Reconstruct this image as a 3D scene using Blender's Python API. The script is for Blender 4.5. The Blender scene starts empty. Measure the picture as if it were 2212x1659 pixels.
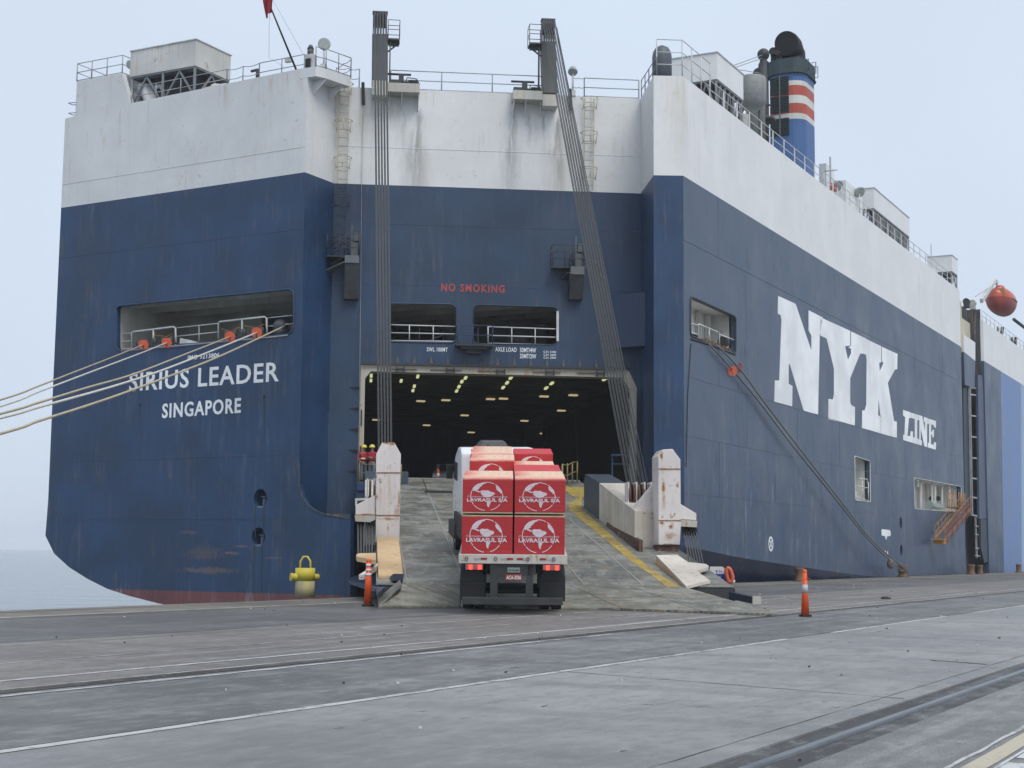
import bpy, bmesh, math, random
from mathutils import Vector, Matrix, noise
from mathutils.geometry import tessellate_polygon
random.seed(7)
scene = bpy.context.scene
COL = scene.collection
V3 = Vector

# ------------------------------------------------------------------ camera
FPX, PCX, PCY, CAM_H = 3280.0, 1106.0, 829.5, 1.5      # focal length and centre in pixels of a 2212 px wide picture
ROLL = math.atan(.0095)
PITCH = math.radians(6.315)
FW = V3((0, math.cos(PITCH), math.sin(PITCH)))
R0 = V3((1, 0, 0)); U0 = R0.cross(FW)
CR = R0*math.cos(ROLL) + U0*math.sin(ROLL)
CU = -R0*math.sin(ROLL) + U0*math.cos(ROLL)
CAM = V3((0, 0, CAM_H))
cam_d = bpy.data.cameras.new('camera'); cam = bpy.data.objects.new('camera', cam_d); COL.objects.link(cam)
cam_d.sensor_width = 36; cam_d.lens = FPX/2212*36; cam_d.clip_end = 9000; cam_d.clip_start = .1
mw = Matrix((CR, CU, -FW)).transposed().to_4x4(); mw.translation = CAM
cam.matrix_world = mw
scene.camera = cam

# ------------------------------------------------------------------ sky and sun
SUN_DIR = V3((.35, -.62, 1.0)).normalized()          # towards the veiled sun, behind the camera to the right
world = bpy.data.worlds.new('World'); scene.world = world; world.use_nodes = True
wn = world.node_tree.nodes; wl = world.node_tree.links
for n in list(wn): wn.remove(n)
wo = wn.new('ShaderNodeOutputWorld'); bg = wn.new('ShaderNodeBackground'); sky = wn.new('ShaderNodeTexSky')
sky.sky_type = 'NISHITA'; sky.sun_disc = False
sky.sun_elevation = math.asin(SUN_DIR.z); sky.sun_rotation = math.atan2(SUN_DIR.x, SUN_DIR.y)
sky.air_density = 1.0; sky.dust_density = 3.0
OVERCAST = (5.2, 5.95, 7.05, 1)                       # even cloud sheet, before the .1 strength
cm = wn.new('ShaderNodeMixRGB'); cm.inputs[0].default_value = .93; cm.inputs[2].default_value = OVERCAST
tcw = wn.new('ShaderNodeTexCoord'); nz = wn.new('ShaderNodeTexNoise'); nz.inputs['Scale'].default_value = 1.6; nz.inputs['Detail'].default_value = 3
mr = wn.new('ShaderNodeMapRange'); mr.inputs['From Min'].default_value = .3; mr.inputs['From Max'].default_value = .7
mr.inputs['To Min'].default_value = .92; mr.inputs['To Max'].default_value = 1.07
vm = wn.new('ShaderNodeVectorMath'); vm.operation = 'SCALE'
wl.new(tcw.outputs['Generated'], nz.inputs['Vector']); wl.new(nz.outputs[0], mr.inputs[0])
wl.new(sky.outputs[0], cm.inputs[1]); wl.new(cm.outputs[0], vm.inputs[0]); wl.new(mr.outputs[0], vm.inputs['Scale'])
wl.new(vm.outputs[0], bg.inputs[0]); bg.inputs[1].default_value = .1
wl.new(bg.outputs[0], wo.inputs[0])
sun_d = bpy.data.lights.new('sun', 'SUN'); sun = bpy.data.objects.new('sun', sun_d); COL.objects.link(sun)
sun_d.energy = 1.5; sun_d.angle = math.radians(28); sun_d.color = (1, .955, .89)
sun.rotation_euler = SUN_DIR.to_track_quat('Z', 'Y').to_euler(); sun.location = (20, -20, 60)
scene.view_settings.view_transform = 'Standard'; scene.view_settings.look = 'None'
scene.view_settings.exposure = 0.38; scene.view_settings.gamma = 1; scene.view_settings.use_curve_mapping = False
scene.cycles.max_bounces = 6; scene.cycles.diffuse_bounces = 3; scene.cycles.glossy_bounces = 2; scene.cycles.volume_bounces = 1

# ------------------------------------------------------------------ measuring helpers
def ray(x, y): return FW + CR*((x-PCX)/FPX) - CU*((y-PCY)/FPX)
def on_z(x, y, z=0.0):
    d = ray(x, y); return CAM + d*((z-CAM_H)/d.z)
def on_pl(pl, x, y, off=0.0):
    """point of the sight line through a picture point on a real plane (point, normal), off metres proud of it"""
    p, n = pl; d = ray(x, y)
    return CAM + d*((p + n*off - CAM).dot(n)/d.dot(n))

# ------------------------------------------------------------------ mesh building
class MB:
    def __init__(s): s.v = []; s.f = []; s.sm = []
    def add(s, vs, fs, smooth=False):
        b = len(s.v); s.v += [V3(v) for v in vs]; s.f += [[b+i for i in f] for f in fs]; s.sm += [smooth]*len(fs); return s
    def hexa(s, p):                                   # 8 points: bottom ring 4, top ring 4
        return s.add(p, [(0,3,2,1),(4,5,6,7),(0,1,5,4),(1,2,6,5),(2,3,7,6),(3,0,4,7)])
    def box(s, c, size, ax=(V3((1,0,0)), V3((0,1,0)), V3((0,0,1)))):
        c = V3(c); x, y, z = ax[0]*size[0]/2, ax[1]*size[1]/2, ax[2]*size[2]/2
        return s.hexa([c-x-y-z, c+x-y-z, c+x+y-z, c-x+y-z, c-x-y+z, c+x-y+z, c+x+y+z, c-x+y+z])
    def cone(s, a, b, r0, r1, n=10, smooth=True, caps=True):
        a, b = V3(a), V3(b); d = (b-a).normalized(); u = d.orthogonal().normalized(); w = d.cross(u)
        vs = []
        for c, r in ((a, r0), (b, r1)):
            for i in range(n):
                t = 2*math.pi*i/n; vs.append(c + (u*math.cos(t)+w*math.sin(t))*r)
        base = len(s.v); s.v += vs
        for i in range(n):
            j = (i+1) % n; s.f.append([base+i, base+j, base+n+j, base+n+i]); s.sm.append(smooth)
        if caps:
            s.f.append([base+i for i in range(n)][::-1]); s.sm.append(False)
            s.f.append([base+n+i for i in range(n)]); s.sm.append(False)
        return s
    def bar(s, a, b, w, h=None, up=V3((0,0,1))):      # rectangular bar
        a, b = V3(a), V3(b); h = h or w; d = (b-a).normalized()
        if abs(d.dot(up)) > .99: up = V3((1,0,0))
        x = d.cross(up).normalized()*w/2; z = x.cross(d).normalized()*h/2
        return s.hexa([a-x-z, a+x-z, b+x-z, b-x-z, a-x+z, a+x+z, b+x+z, b-x+z])
    def tube(s, path, r, n=8, closed=False, rs=None):
        path = [V3(p) for p in path]; m = len(path); base = len(s.v); u = None
        for k, p in enumerate(path):
            if closed: t = path[(k+1) % m]-path[k-1]
            else: t = path[min(k+1, m-1)]-path[max(k-1, 0)]
            t.normalize()
            if u is None: u = t.orthogonal().normalized()
            else:
                u = u - t*u.dot(t)
                u = u.normalized() if u.length > 1e-6 else t.orthogonal().normalized()
            w = t.cross(u); rr = rs[k] if rs else r
            for i in range(n):
                a = 2*math.pi*i/n; s.v.append(p + (u*math.cos(a)+w*math.sin(a))*rr)
        for k in range(m if closed else m-1):
            k2 = (k+1) % m
            for i in range(n):
                j = (i+1) % n; s.f.append([base+k*n+i, base+k*n+j, base+k2*n+j, base+k2*n+i]); s.sm.append(True)
        if not closed:
            s.f.append([base+i for i in range(n)][::-1]); s.sm.append(False)
            s.f.append([base+(m-1)*n+i for i in range(n)]); s.sm.append(False)
        return s
    def prism(s, poly, vec, holes=()):                # flat polygon with holes, swept along vec
        rings = [[V3(p) for p in poly]] + [[V3(p) for p in h] for h in holes]; vec = V3(vec)
        flat = [p for r in rings for p in r]; n = len(flat)
        tris = tessellate_polygon(rings)
        nv = V3((0,0,0))
        for i in range(len(rings[0])): nv += rings[0][i].cross(rings[0][(i+1) % len(rings[0])])
        flip = nv.dot(vec) > 0
        base = len(s.v); s.v += flat + [p+vec for p in flat]
        for t in tris:
            t = list(t)
            tn = (flat[t[1]]-flat[t[0]]).cross(flat[t[2]]-flat[t[0]])
            if tn.dot(vec) > 0: t = t[::-1]
            s.f.append([base+i for i in t]); s.sm.append(False)
            s.f.append([base+n+i for i in t[::-1]]); s.sm.append(False)
        o = 0
        for ri, r in enumerate(rings):
            m = len(r); rn = V3((0,0,0))
            for i in range(m): rn += r[i].cross(r[(i+1) % m])
            fl = (rn.dot(vec) > 0) != (ri > 0)
            for i in range(m):
                j = (i+1) % m; q = [base+o+i, base+o+j, base+n+o+j, base+n+o+i]
                s.f.append(q if fl else q[::-1]); s.sm.append(False)
            o += m
        return s
    def lathe(s, o, prof, n=20, axis=V3((0,0,1))):
        o = V3(o); u = axis.orthogonal().normalized(); w = axis.cross(u); base = len(s.v); m = len(prof)
        for r, h in prof:
            for i in range(n):
                t = 2*math.pi*i/n; s.v.append(o + axis*h + (u*math.cos(t)+w*math.sin(t))*max(r, 1e-4))
        for k in range(m-1):
            for i in range(n):
                j = (i+1) % n; s.f.append([base+k*n+i, base+k*n+j, base+(k+1)*n+j, base+(k+1)*n+i]); s.sm.append(True)
        s.f.append([base+i for i in range(n)][::-1]); s.sm.append(False)
        s.f.append([base+(m-1)*n+i for i in range(n)]); s.sm.append(False)
        return s
    def sphere(s, c, r, n=14, sq=(1,1,1)):
        c = V3(c); b0 = len(s.v); m = n//2+1
        for k in range(m+1):
            ph = math.pi*k/m
            for i in range(n):
                t = 2*math.pi*i/n
                s.v.append(c+V3((math.sin(ph)*math.cos(t)*r*sq[0], math.sin(ph)*math.sin(t)*r*sq[1], math.cos(ph)*r*sq[2])))
        for k in range(m):
            for i in range(n):
                j = (i+1) % n; s.f.append([b0+k*n+i, b0+(k+1)*n+i, b0+(k+1)*n+j, b0+k*n+j]); s.sm.append(True)
        return s

def setp(o, label=None, cat=None, group=None, kind=None):
    for k, v in (('label', label), ('category', cat), ('group', group), ('kind', kind)):
        if v: o[k] = v
    return o
def wloc(o):
    p = V3((0,0,0))
    while o is not None: p += o.location; o = o.parent
    return p
def empty(name, loc, label, cat, group=None):
    o = bpy.data.objects.new(name, None); COL.objects.link(o); o.location = loc; o.empty_display_size = .2
    return setp(o, label, cat, group)
def mesh_of(name, mb, loc=V3((0,0,0)), bevel=0):
    me = bpy.data.meshes.new(name); me.from_pydata([v-loc for v in mb.v], [], mb.f)
    me.polygons.foreach_set('use_smooth', mb.sm); me.update()
    if True:
        bm = bmesh.new(); bm.from_mesh(me)
        bmesh.ops.recalc_face_normals(bm, faces=bm.faces)
        if not bevel: bm.to_mesh(me); bm.free(); return me
        bmesh.ops.remove_doubles(bm, verts=bm.verts, dist=1e-5)
        es = [e for e in bm.edges if len(e.link_faces) == 2 and e.calc_face_angle(0) > .6]
        bmesh.ops.bevel(bm, geom=es, offset=bevel, segments=2, profile=.6, affect='EDGES')
        bm.to_mesh(me); bm.free()
    return me
def emit(name, mb, mat, parent=None, loc=None, bevel=0, **kw):
    """one mesh object from world-space geometry"""
    pl = wloc(parent) if parent else V3((0,0,0))
    L = V3(loc) if loc is not None else (pl if parent else V3((0,0,0)))
    me = mesh_of(name, mb, L, bevel); me.materials.append(mat)
    o = bpy.data.objects.new(name, me); COL.objects.link(o); o.location = L-pl
    if parent: o.parent = parent
    return setp(o, **kw)
def inst(o, loc, parent=None):                        # copy that shares mesh data, placed with its origin at world point loc
    c = o.copy(); COL.objects.link(c); p = parent if parent is not None else o.parent
    c.parent = p; c.location = V3(loc)-(wloc(p) if p else V3((0,0,0)))
    return c
def copy_tree(o, loc, rotz=None, label=None):
    c = o.copy(); COL.objects.link(c); c.location = loc
    if rotz is not None: c.rotation_euler.z = rotz
    if label: c['label'] = label
    for ch in o.children:
        d = ch.copy(); COL.objects.link(d); d.parent = c
        for g in ch.children:
            e = g.copy(); COL.objects.link(e); e.parent = d
    return c

# ------------------------------------------------------------------ materials
class NT:
    def __init__(s, name):
        s.m = bpy.data.materials.new(name); s.m.use_nodes = True; s.t = s.m.node_tree
        s.b = s.t.nodes['Principled BSDF']; s.oc = s.t.nodes.new('ShaderNodeTexCoord').outputs['Object']
    def link(s, a, b):
        s.t.links.new(a, b)
    def put(s, sock, v):
        if hasattr(v, 'links'): s.t.links.new(v, sock)
        elif isinstance(v, (tuple, list)) and len(v) == 3 and sock.type == 'RGBA': sock.default_value = (*v, 1)
        else: sock.default_value = v
    def noise(s, scale=(1,1,1), sc=1.0, det=4, rough=.55, coord=None):
        mp = s.t.nodes.new('ShaderNodeMapping'); mp.inputs['Scale'].default_value = scale; s.link(coord or s.oc, mp.inputs[0])
        n = s.t.nodes.new('ShaderNodeTexNoise'); n.inputs['Scale'].default_value = sc; n.inputs['Detail'].default_value = det
        n.inputs['Roughness'].default_value = rough; s.link(mp.outputs[0], n.inputs['Vector']); return n.outputs[0]
    def rng(s, v, a, b, lo=0., hi=1.):
        n = s.t.nodes.new('ShaderNodeMapRange'); n.clamp = True
        for i, x in enumerate((v, a, b, lo, hi)): s.put(n.inputs[i], x)
        return n.outputs[0]
    def math(s, op, a, b=0.):
        n = s.t.nodes.new('ShaderNodeMath'); n.operation = op; s.put(n.inputs[0], a); s.put(n.inputs[1], b); return n.outputs[0]
    def mix(s, f, a, b, mode='MIX'):
        n = s.t.nodes.new('ShaderNodeMixRGB'); n.blend_type = mode
        s.put(n.inputs[0], f); s.put(n.inputs[1], a); s.put(n.inputs[2], b); return n.outputs[0]
    def sep(s, v=None):
        n = s.t.nodes.new('ShaderNodeSeparateXYZ'); s.link(v or s.oc, n.inputs[0]); return n.outputs
    def dot(s, vec):                                   # coordinate along a direction
        n = s.t.nodes.new('ShaderNodeVectorMath'); n.operation = 'DOT_PRODUCT'; s.link(s.oc, n.inputs[0]); n.inputs[1].default_value = vec
        return n.outputs['Value']
    def bump(s, h, strength=.3, dist=.02, prev=None):
        n = s.t.nodes.new('ShaderNodeBump'); n.inputs['Strength'].default_value = strength; n.inputs['Distance'].default_value = dist
        s.link(h, n.inputs['Height'])
        if prev: s.link(prev, n.inputs['Normal'])
        s.link(n.outputs[0], s.b.inputs['Normal']); return n.outputs[0]
    def done(s, col, rough=.6, metal=0., spec=.5):
        s.put(s.b.inputs['Base Color'], col); s.put(s.b.inputs['Roughness'], rough); s.put(s.b.inputs['Metallic'], metal)
        s.b.inputs['Specular IOR Level'].default_value = spec; return s.m

def simple(name, col, rough=.6, metal=0., var=.2, sc=3., spec=.5, emit=None, es=1.):
    t = NT(name); n = t.noise(sc=sc)
    c = t.mix(t.rng(n, .3, .7), [x*(1-var) for x in col], [min(1, x*(1+var*.5)) for x in col])
    m = t.done(c, t.rng(n, .2, .8, max(.05, rough-.1), min(1, rough+.1)), metal, spec)
    if emit: t.b.inputs['Emission Color'].default_value = (*emit, 1); t.b.inputs['Emission Strength'].default_value = es
    return m
def steel(name, col, rust=.1, rough=.5, streak=.15, rcol=(.22,.09,.03), rsc=1., patch=.12, patch_col=None, dirt=0., stains=(), sdir=None, bump=.25, wav=0.0, zfade=None, scuff=None, blobs=(), scuff_z=None):
    """painted ship steel: broad fading, vertical streaks, rust specks and runs"""
    t = NT(name)
    n1 = t.noise(sc=.35, det=5); n2 = t.noise((1.6,1.6,.07), sc=1.3, det=5, rough=.65); n3 = t.noise(sc=9, det=3)
    c = t.mix(t.rng(n1, .38, .62), [x*(1-patch) for x in col], [min(1, x*(1+patch)) for x in col])
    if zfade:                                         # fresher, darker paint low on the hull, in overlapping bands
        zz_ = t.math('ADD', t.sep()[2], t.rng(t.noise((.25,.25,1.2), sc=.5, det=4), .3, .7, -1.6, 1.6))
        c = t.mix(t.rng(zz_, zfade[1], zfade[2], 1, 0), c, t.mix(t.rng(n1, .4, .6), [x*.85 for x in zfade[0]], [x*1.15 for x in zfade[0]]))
    sc = patch_col or [x*(1-streak*1.6) for x in col]
    c = t.mix(t.rng(n2, .48, .72, 0, min(1, streak*3)), c, sc)
    c = t.mix(t.rng(n3, .4, .7, 0, .12), c, [x*.75 for x in col])
    if scuff:                                         # pale scrapes and chalky runs
        zq_ = t.rng(t.sep()[2], scuff_z[0], scuff_z[1], 1, .12) if scuff_z else 1.0
        m = t.math('MULTIPLY', t.rng(t.noise((1.2,1.2,.16), sc=2.0, det=6, rough=.7), .565, .68), t.rng(t.noise(sc=.12, det=2), .42, .55))
        c = t.mix(t.math('MULTIPLY', t.math('MULTIPLY', m, scuff), zq_), c, (.36,.40,.46))
        m = t.math('MULTIPLY', t.rng(t.noise((2.4,2.4,.55), sc=1.1, det=6, rough=.78), .555, .60), t.rng(t.noise((1,1,.8), sc=.16, det=2), .42, .54))
        c = t.mix(t.math('MULTIPLY', m, min(.75, scuff*1.7)), c, [x*.4 for x in col])
    if rust:
        m = t.math('MULTIPLY', t.rng(t.noise((3.,3.,.16), sc=1.6*rsc, det=6, rough=.7), .52, .66), t.rng(t.noise(sc=.6*rsc, det=3), .45, .62))
        sp = t.math('MULTIPLY', t.rng(t.noise(sc=4*rsc, det=6, rough=.78), .57, .65), t.rng(t.noise(sc=1.1*rsc), .48, .6))
        c = t.mix(t.math('MULTIPLY', m, min(1, rust*4)), c, (.42,.27,.13)); c = t.mix(t.math('MULTIPLY', sp, min(1, rust*6)), c, rcol)
    if stains:
        w = t.dot(sdir); z = t.sep()[2]; nn = t.noise((2,2,.35), sc=2.4, det=5)
        for (w0, wd, zt, ln, colr, st) in stains:     # a run of dirt that starts under a fitting and fades downward
            a = t.math('ABSOLUTE', t.math('SUBTRACT', t.math('ADD', w, t.rng(nn, .3, .7, -.16, .16)), w0))
            zz = t.math('SUBTRACT', zt, z)
            m = t.math('MULTIPLY', t.rng(a, 0, wd, 1, 0), t.math('MULTIPLY', t.rng(zz, 0, ln, 1, 0), t.rng(t.math('ADD', zz, t.rng(nn, .3, .7, -.5, .5)), -.1, .1+wd*1.2)))
            c = t.mix(t.math('MULTIPLY', t.math('MULTIPLY', m, t.rng(nn, .25, .6, .5, 1)), st*.78), c, colr)
    if blobs:                                         # rust blooms with ragged edges: (along, height, half width, half height, strength)
        w = t.dot(sdir); z = t.sep()[2]; nn = t.rng(t.noise(sc=5., det=6, rough=.75), .3, .7, -.75, .75)
        for (w0, z0, rw, rz, st) in blobs:
            a = t.math('DIVIDE', t.math('SUBTRACT', w, w0), rw); b = t.math('DIVIDE', t.math('SUBTRACT', z, z0), rz)
            d_ = t.math('ADD', t.math('SQRT', t.math('ADD', t.math('MULTIPLY', a, a), t.math('MULTIPLY', b, b))), nn)
            c = t.mix(t.math('MULTIPLY', t.rng(d_, 1.35, .7), st*.7), c, (.50,.33,.16)); c = t.mix(t.math('MULTIPLY', t.rng(d_, .85, .35), st), c, (.23,.085,.03))
    if bump:
        nb = t.bump(t.noise(sc=3, det=3), bump*.4, .02)
        if wav: t.bump(t.noise((.5,.5,.42), sc=1., det=1), wav, .12, nb)
    return t.done(c, t.rng(n1, .3, .7, rough-.08, rough+.1))
# ------------------------------------------------------------------ the ship: planes measured from the paint line
ZB = 20.0                                            # height of the white / blue paint line above the quay
K = {k: on_z(*v, ZB) for k, v in dict(L0=(132,449), L1=(659,372), M0=(722,396), M1=(1384,418), R0=(1412,378.5), R1=(1476,379.5), E=(2078.3,750.4)).items()}
for k in K: K[k].z = 0
UP = V3((0,0,1))
AX = (K['E']-K['R1']).normalized()                   # forward along the ship
SB = V3((AX.y, -AX.x, 0))                            # to starboard
SHIP_O = K['R1'].copy()
ship = empty('car_carrier_ship', SHIP_O, 'huge blue and white vehicle carrier ship moored at the quay with its stern ramp lowered', 'ship')
def mkpl(a, b):
    d = (b-a).normalized(); return (a.copy(), V3((d.y, -d.x, 0)))
PT, PR, PM, PP, PF = mkpl(K['L0'], K['L1']), mkpl(K['L1'], K['M0']), mkpl(K['M0'], K['M1']), mkpl(K['M1'], K['R0']), mkpl(K['R0'], K['R1'])
PS = (K['R1'].copy(), SB.copy())
MX = (K['M1']-K['M0']).normalized(); MN = PM[1]      # along the ramp wall, and outward from it
ZT = 25.05                                           # deck edge
def dn(p, z): return V3((p.x, p.y, z))
def fillet(pts, r, n=4):
    out = []; m = len(pts)
    rr = r if isinstance(r, (list, tuple)) else [r]*m
    for i, p in enumerate(pts):
        a = (pts[i-1]-p); b = (pts[(i+1) % m]-p); q = min(rr[i], a.length*.45, b.length*.45)
        if q < 1e-3: out.append(p); continue
        A = p+a.normalized()*q; B = p+b.normalized()*q
        for k in range(n+1):
            t = k/n; out.append(A*(1-t)**2 + p*2*t*(1-t)*1.0 + B*t*t)
    return out

STAIN_D = (.07,.06,.055); STAIN_R = (.33,.17,.08); GREY = (.17,.165,.16)
def wM(x, y=300):                                    # coordinate along the ramp wall, measured at deck height
    return (on_pl(PM, x, y)-SHIP_O).dot(MX)
M = {}
M['blue'] = steel('blue_hull_paint', (.015,.048,.116), rust=.04, rough=.42, streak=.09, patch=.22, wav=.35, scuff=.10, sdir=tuple((K['L1']-K['L0']).normalized()), blobs=[((on_pl(PT,x,y)-SHIP_O).dot((K['L1']-K['L0']).normalized()), on_pl(PT,x,y).z, rx, rz, st) for x, y, rx, rz, st in ((450,1232,1.5,.14,.22),(500,1195,.5,.06,.3),(440,1195,1.1,.3,.12),(410,1150,.6,.08,.15),(520,1180,.35,.05,.25),(590,1205,.5,.04,.2))])
M['blue_mid'] = steel('blue_ramp_wall_paint', (.021,.050,.104), rust=.03, rough=.5, streak=.14, patch=.18, wav=.35, scuff=.08, sdir=tuple(MX),
    stains=[(wM(905,500), .8, 19.9, 9, (.03,.05,.09), .5), (wM(1205,500), 1.6, 19.9, 10, (.04,.055,.08), .6), (wM(1305,500), .8, 19.9, 8, (.02,.04,.09), .5)])
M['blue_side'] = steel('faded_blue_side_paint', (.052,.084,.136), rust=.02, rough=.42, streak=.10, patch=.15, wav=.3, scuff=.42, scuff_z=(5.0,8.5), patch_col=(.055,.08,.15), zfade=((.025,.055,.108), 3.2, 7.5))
M['blue_low'] = steel('blue_tuck_shade_paint', (.014,.030,.080), rust=.05, rough=.38, streak=.1, patch=.2, scuff=.15)  # newer navy paint, with the shade of the tucked-under hull coloured in
M['white'] = steel('white_upper_paint', (.68,.69,.69), rust=.05, rough=.45, streak=.06, patch=.05, wav=.2)
def wT(x): return (on_pl(PT, x, 200)-SHIP_O).dot((K['L1']-K['L0']).normalized())
RU = (.42,.24,.09)
M['white_t'] = steel('white_stern_block_paint', (.68,.69,.69), rust=.06, rough=.45, streak=.08, patch=.06, wav=.2, sdir=tuple((K['L1']-K['L0']).normalized()),
    stains=[(wT(658.5), .10, 25.2, 30, (.45,.30,.14), .75), (wT(650), .5, 25.2, 1.5, RU, .4), (wT(620), .12, 25.2, 1.2, RU, .6), (wT(585), .2, 25.2, .9, RU, .6), (wT(560), .1, 25.2, 1.4, RU, .6), (wT(545), .2, 25.2, .8, RU, .6), (wT(488), .25, 25.2, 1.6, RU, .65), (wT(475), .12, 25.2, 2.2, RU, .4), (wT(405), .3, 25.2, .6, RU, .5), (wT(262), .12, 24.8, 1.2, RU, .7), (wT(228), .25, 23.9, 1.3, RU, .75), (wT(150), .1, 24.8, 2, RU, .4), (wT(180), .1, 27.2, 2, RU, .4), (wT(240), .15, 27.2, 2.4, RU, .3)])
M['white_side'] = steel('white_side_paint', (.75,.76,.755), rust=.04, rough=.42, streak=.07, patch=.05, wav=.2, sdir=tuple(AX), stains=[(.1, .7, 25.2, 5.5, (.50,.40,.26), .8), (3.2, .3, 25.2, 3, (.5,.45,.36), .5), (7, .3, 25.2, 4, (.5,.47,.4), .4), (30, .5, 25.2, 4, (.5,.48,.42), .4), (52, .6, 24, 6, (.48,.46,.42), .5), (60, .5, 24, 5, (.48,.46,.42), .5)])
M['white_mid'] = steel('stained_white_wall_paint', (.71,.715,.71), rust=.06, rough=.5, streak=.04, patch=.05, wav=.2, sdir=tuple(MX),
    stains=[(wM(733), .5, 25, 6.5, (.50,.42,.27), .8), (wM(784), .35, 24.6, 5, (.42,.33,.18), .9), (wM(784), .07, 25, 2.6, (.05,.05,.05), .9), (wM(806), .3, 24.4, 4.5, (.30,.2,.16), .6),
            (wM(904), .28, 24, 5.5, STAIN_D, .95), (wM(893), .9, 22.8, 7, GREY, .75), (wM(915), .6, 22, 7, (.3,.27,.22), .6), (wM(872), .15, 24, 1.5, GREY, .8),
            (wM(1108), .22, 24, 3.4, STAIN_D, .9), (wM(1104), .7, 22.8, 7, GREY, .7), (wM(1143), .12, 24, 2.2, GREY, .8), (wM(1176), .12, 24, 2.0, GREY, .8),
            (wM(1209), .3, 23.9, 6.0, STAIN_D, .85), (wM(1206), 1.1, 23.2, 8, (.26,.24,.2), .75), (wM(1234), .25, 24.4, 3.5, STAIN_R, .7), (wM(850), .5, 24.2, 1.5, GREY, .6)])
M['red'] = steel('red_boot_paint', (.16,.06,.065), rust=.05, rough=.6, scuff=.3)
M['dark_in'] = simple('hold_shade_tone', (.020,.018,.014), .9, var=.4, sc=.4)  # near-black stands in for the shade of the hold; its paint is cream-grey
M['cream_in'] = steel('cream_inner_paint', (.60,.59,.54), rust=.05, rough=.7, patch=.2)
M['grey_in'] = steel('grey_inner_paint', (.36,.345,.30), rust=.05, rough=.7, patch=.3)
M['white_in'] = steel('white_inner_paint', (.75,.75,.71), rust=.1, rough=.6, patch=.15)
M['rail'] = simple('white_rail_paint', (.62,.63,.62), .5, var=.3, sc=1.5)
M['rail_g'] = simple('grey_rail_paint', (.34,.35,.36), .55, var=.3, sc=1.5)
M['deck'] = simple('deck_green_grey', (.16,.18,.17), .8)
M['dark'] = simple('dark_grey_machinery', (.045,.05,.055), .6, var=.4)
M['mast'] = steel('mast_grey_paint', (.105,.115,.112), rust=.04, rough=.6, patch=.15)
M['trussm'] = simple('truss_grey_paint', (.20,.22,.235), .6)
M['rope_g'] = simple('greased_wire_rope', (.065,.068,.068), .55, var=.3, sc=6)
M['letter'] = steel('white_lettering_paint', (.84,.86,.87), rust=.0, rough=.45, streak=.04)
M['redpaint'] = simple('red_lettering_paint', (.50,.07,.05), .5)
M['black'] = simple('black_rubber', (.015,.015,.016), .6)
M['rustpost'] = steel('rust_brown_steel', (.17,.10,.055), rust=.3, rough=.8, patch=.3)

WT = .28                                             # plating depth
def panel(name, pl, poly, mat, holes=(), t=WT, parent=None, **kw):
    mb = MB().prism(poly, -pl[1]*t, holes); return emit(name, mb, mat, parent or ship, **kw)
def P(pl, *pts, off=0.0): return [on_pl(pl, x, y, off) for x, y in pts]
ZW = -.53
# -- transom (left block)
bx, bz = -1.2, 0
tl = P(PT, (132,449))[0]; tr = P(PT, (659,372))[0]; tl.z = tr.z = ZB
e1 = P(PT, (116,800), (104,1080), (98,1157), (117,1196), (150,1226), (190,1251), (232,1272))
lowr = P(PT, (757,1275), (757,1122), (700,1112), (680,1104), (664,1092), (652,1073), (646,1045), (650,700))
zr = e1[-1].z
openT = fillet(P(PT, (252,661), (635,624), (635,721), (252,759)), [.25,.35,.5,.35])
blueT = [tl] + e1 + [dn(lowr[0], zr)] + lowr[1:-1] + [tr]
bit_px = [(562,1077), (558,1160)]
def disc(pl, c, r, n=20, off=0):
    c0 = on_pl(pl, *c, off); d = V3((-pl[1].y, pl[1].x, 0))
    return [c0 + d*math.cos(2*math.pi*i/n)*r + UP*math.sin(2*math.pi*i/n)*r*1.12 for i in range(n)]
holesT = [openT] + [disc(PT, c, .42) for c in bit_px]
panel('hull_plating', PT, blueT, M['blue'], holesT)
redT = [e1[-1]] + P(PT, (278,1287), (340,1303), (420,1318), (520,1332)) + [dn(lowr[0], P(PT, (520,1332))[0].z), dn(lowr[0], zr)]
panel('boot_top_plating', PT, redT, M['red'], label='dull red boot topping just above the waterline')
upT = [tl, tr] + P(PT, (660,146), (284,223), (282,221), (264,158), (166,176), (164,250), (140.7,256.5))
upT = [tl, tr] + P(PT, (660,146), (282,223), (264,158), (166,176), (164,250), (140.7,256.5))
panel('upper_plating', PT, upT, M['white_t'])
# -- recess side, ramp wall, ramp-side return, corner face, starboard side
def wall(pl, a, b, z0, z1, mat, name, holes=(), t=WT, **kw):
    return panel(name, pl, [dn(a, z0), dn(b, z0), dn(b, z1), dn(a, z1)], mat, holes, t, **kw)
wall(PR, K['L1'], K['M0'], 3.3, ZB, M['blue'], 'hull_plating'); wall(PR, K['L1'], K['M0'], ZB, ZT, M['white'], 'upper_plating')
openA = fillet(P(PM, (843,655), (986,657), (986,741), (843,738)), [.05,.35,.35,.05])
openB = fillet(P(PM, (1022,658), (1206,663), (1206,745), (1022,742)), .35)
dl, dr = on_pl(PM, 777, 790), on_pl(PM, 1376, 810)
zd = on_pl(PM, 1000, 792).z; ZS = 4.92               # door head and sill heights
doorO = [dn(dl, 0.0), dn(dl, zd), dn(on_pl(PM, 1358, 806), zd), dn(dr, zd-.9), dn(dr, 0.0)]
m0, m1 = K['M0'], K['M1']
blueM = [dn(m0, 0.0), doorO[0], doorO[1], doorO[2], doorO[3], doorO[4], dn(m1, 0.0), dn(m1, ZB), dn(m0, ZB)]
panel('hull_plating', PM, blueM, M['blue_mid'], [openA, openB])
wall(PM, m0, m1, ZB, ZT, M['white_mid'], 'upper_plating')
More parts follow.
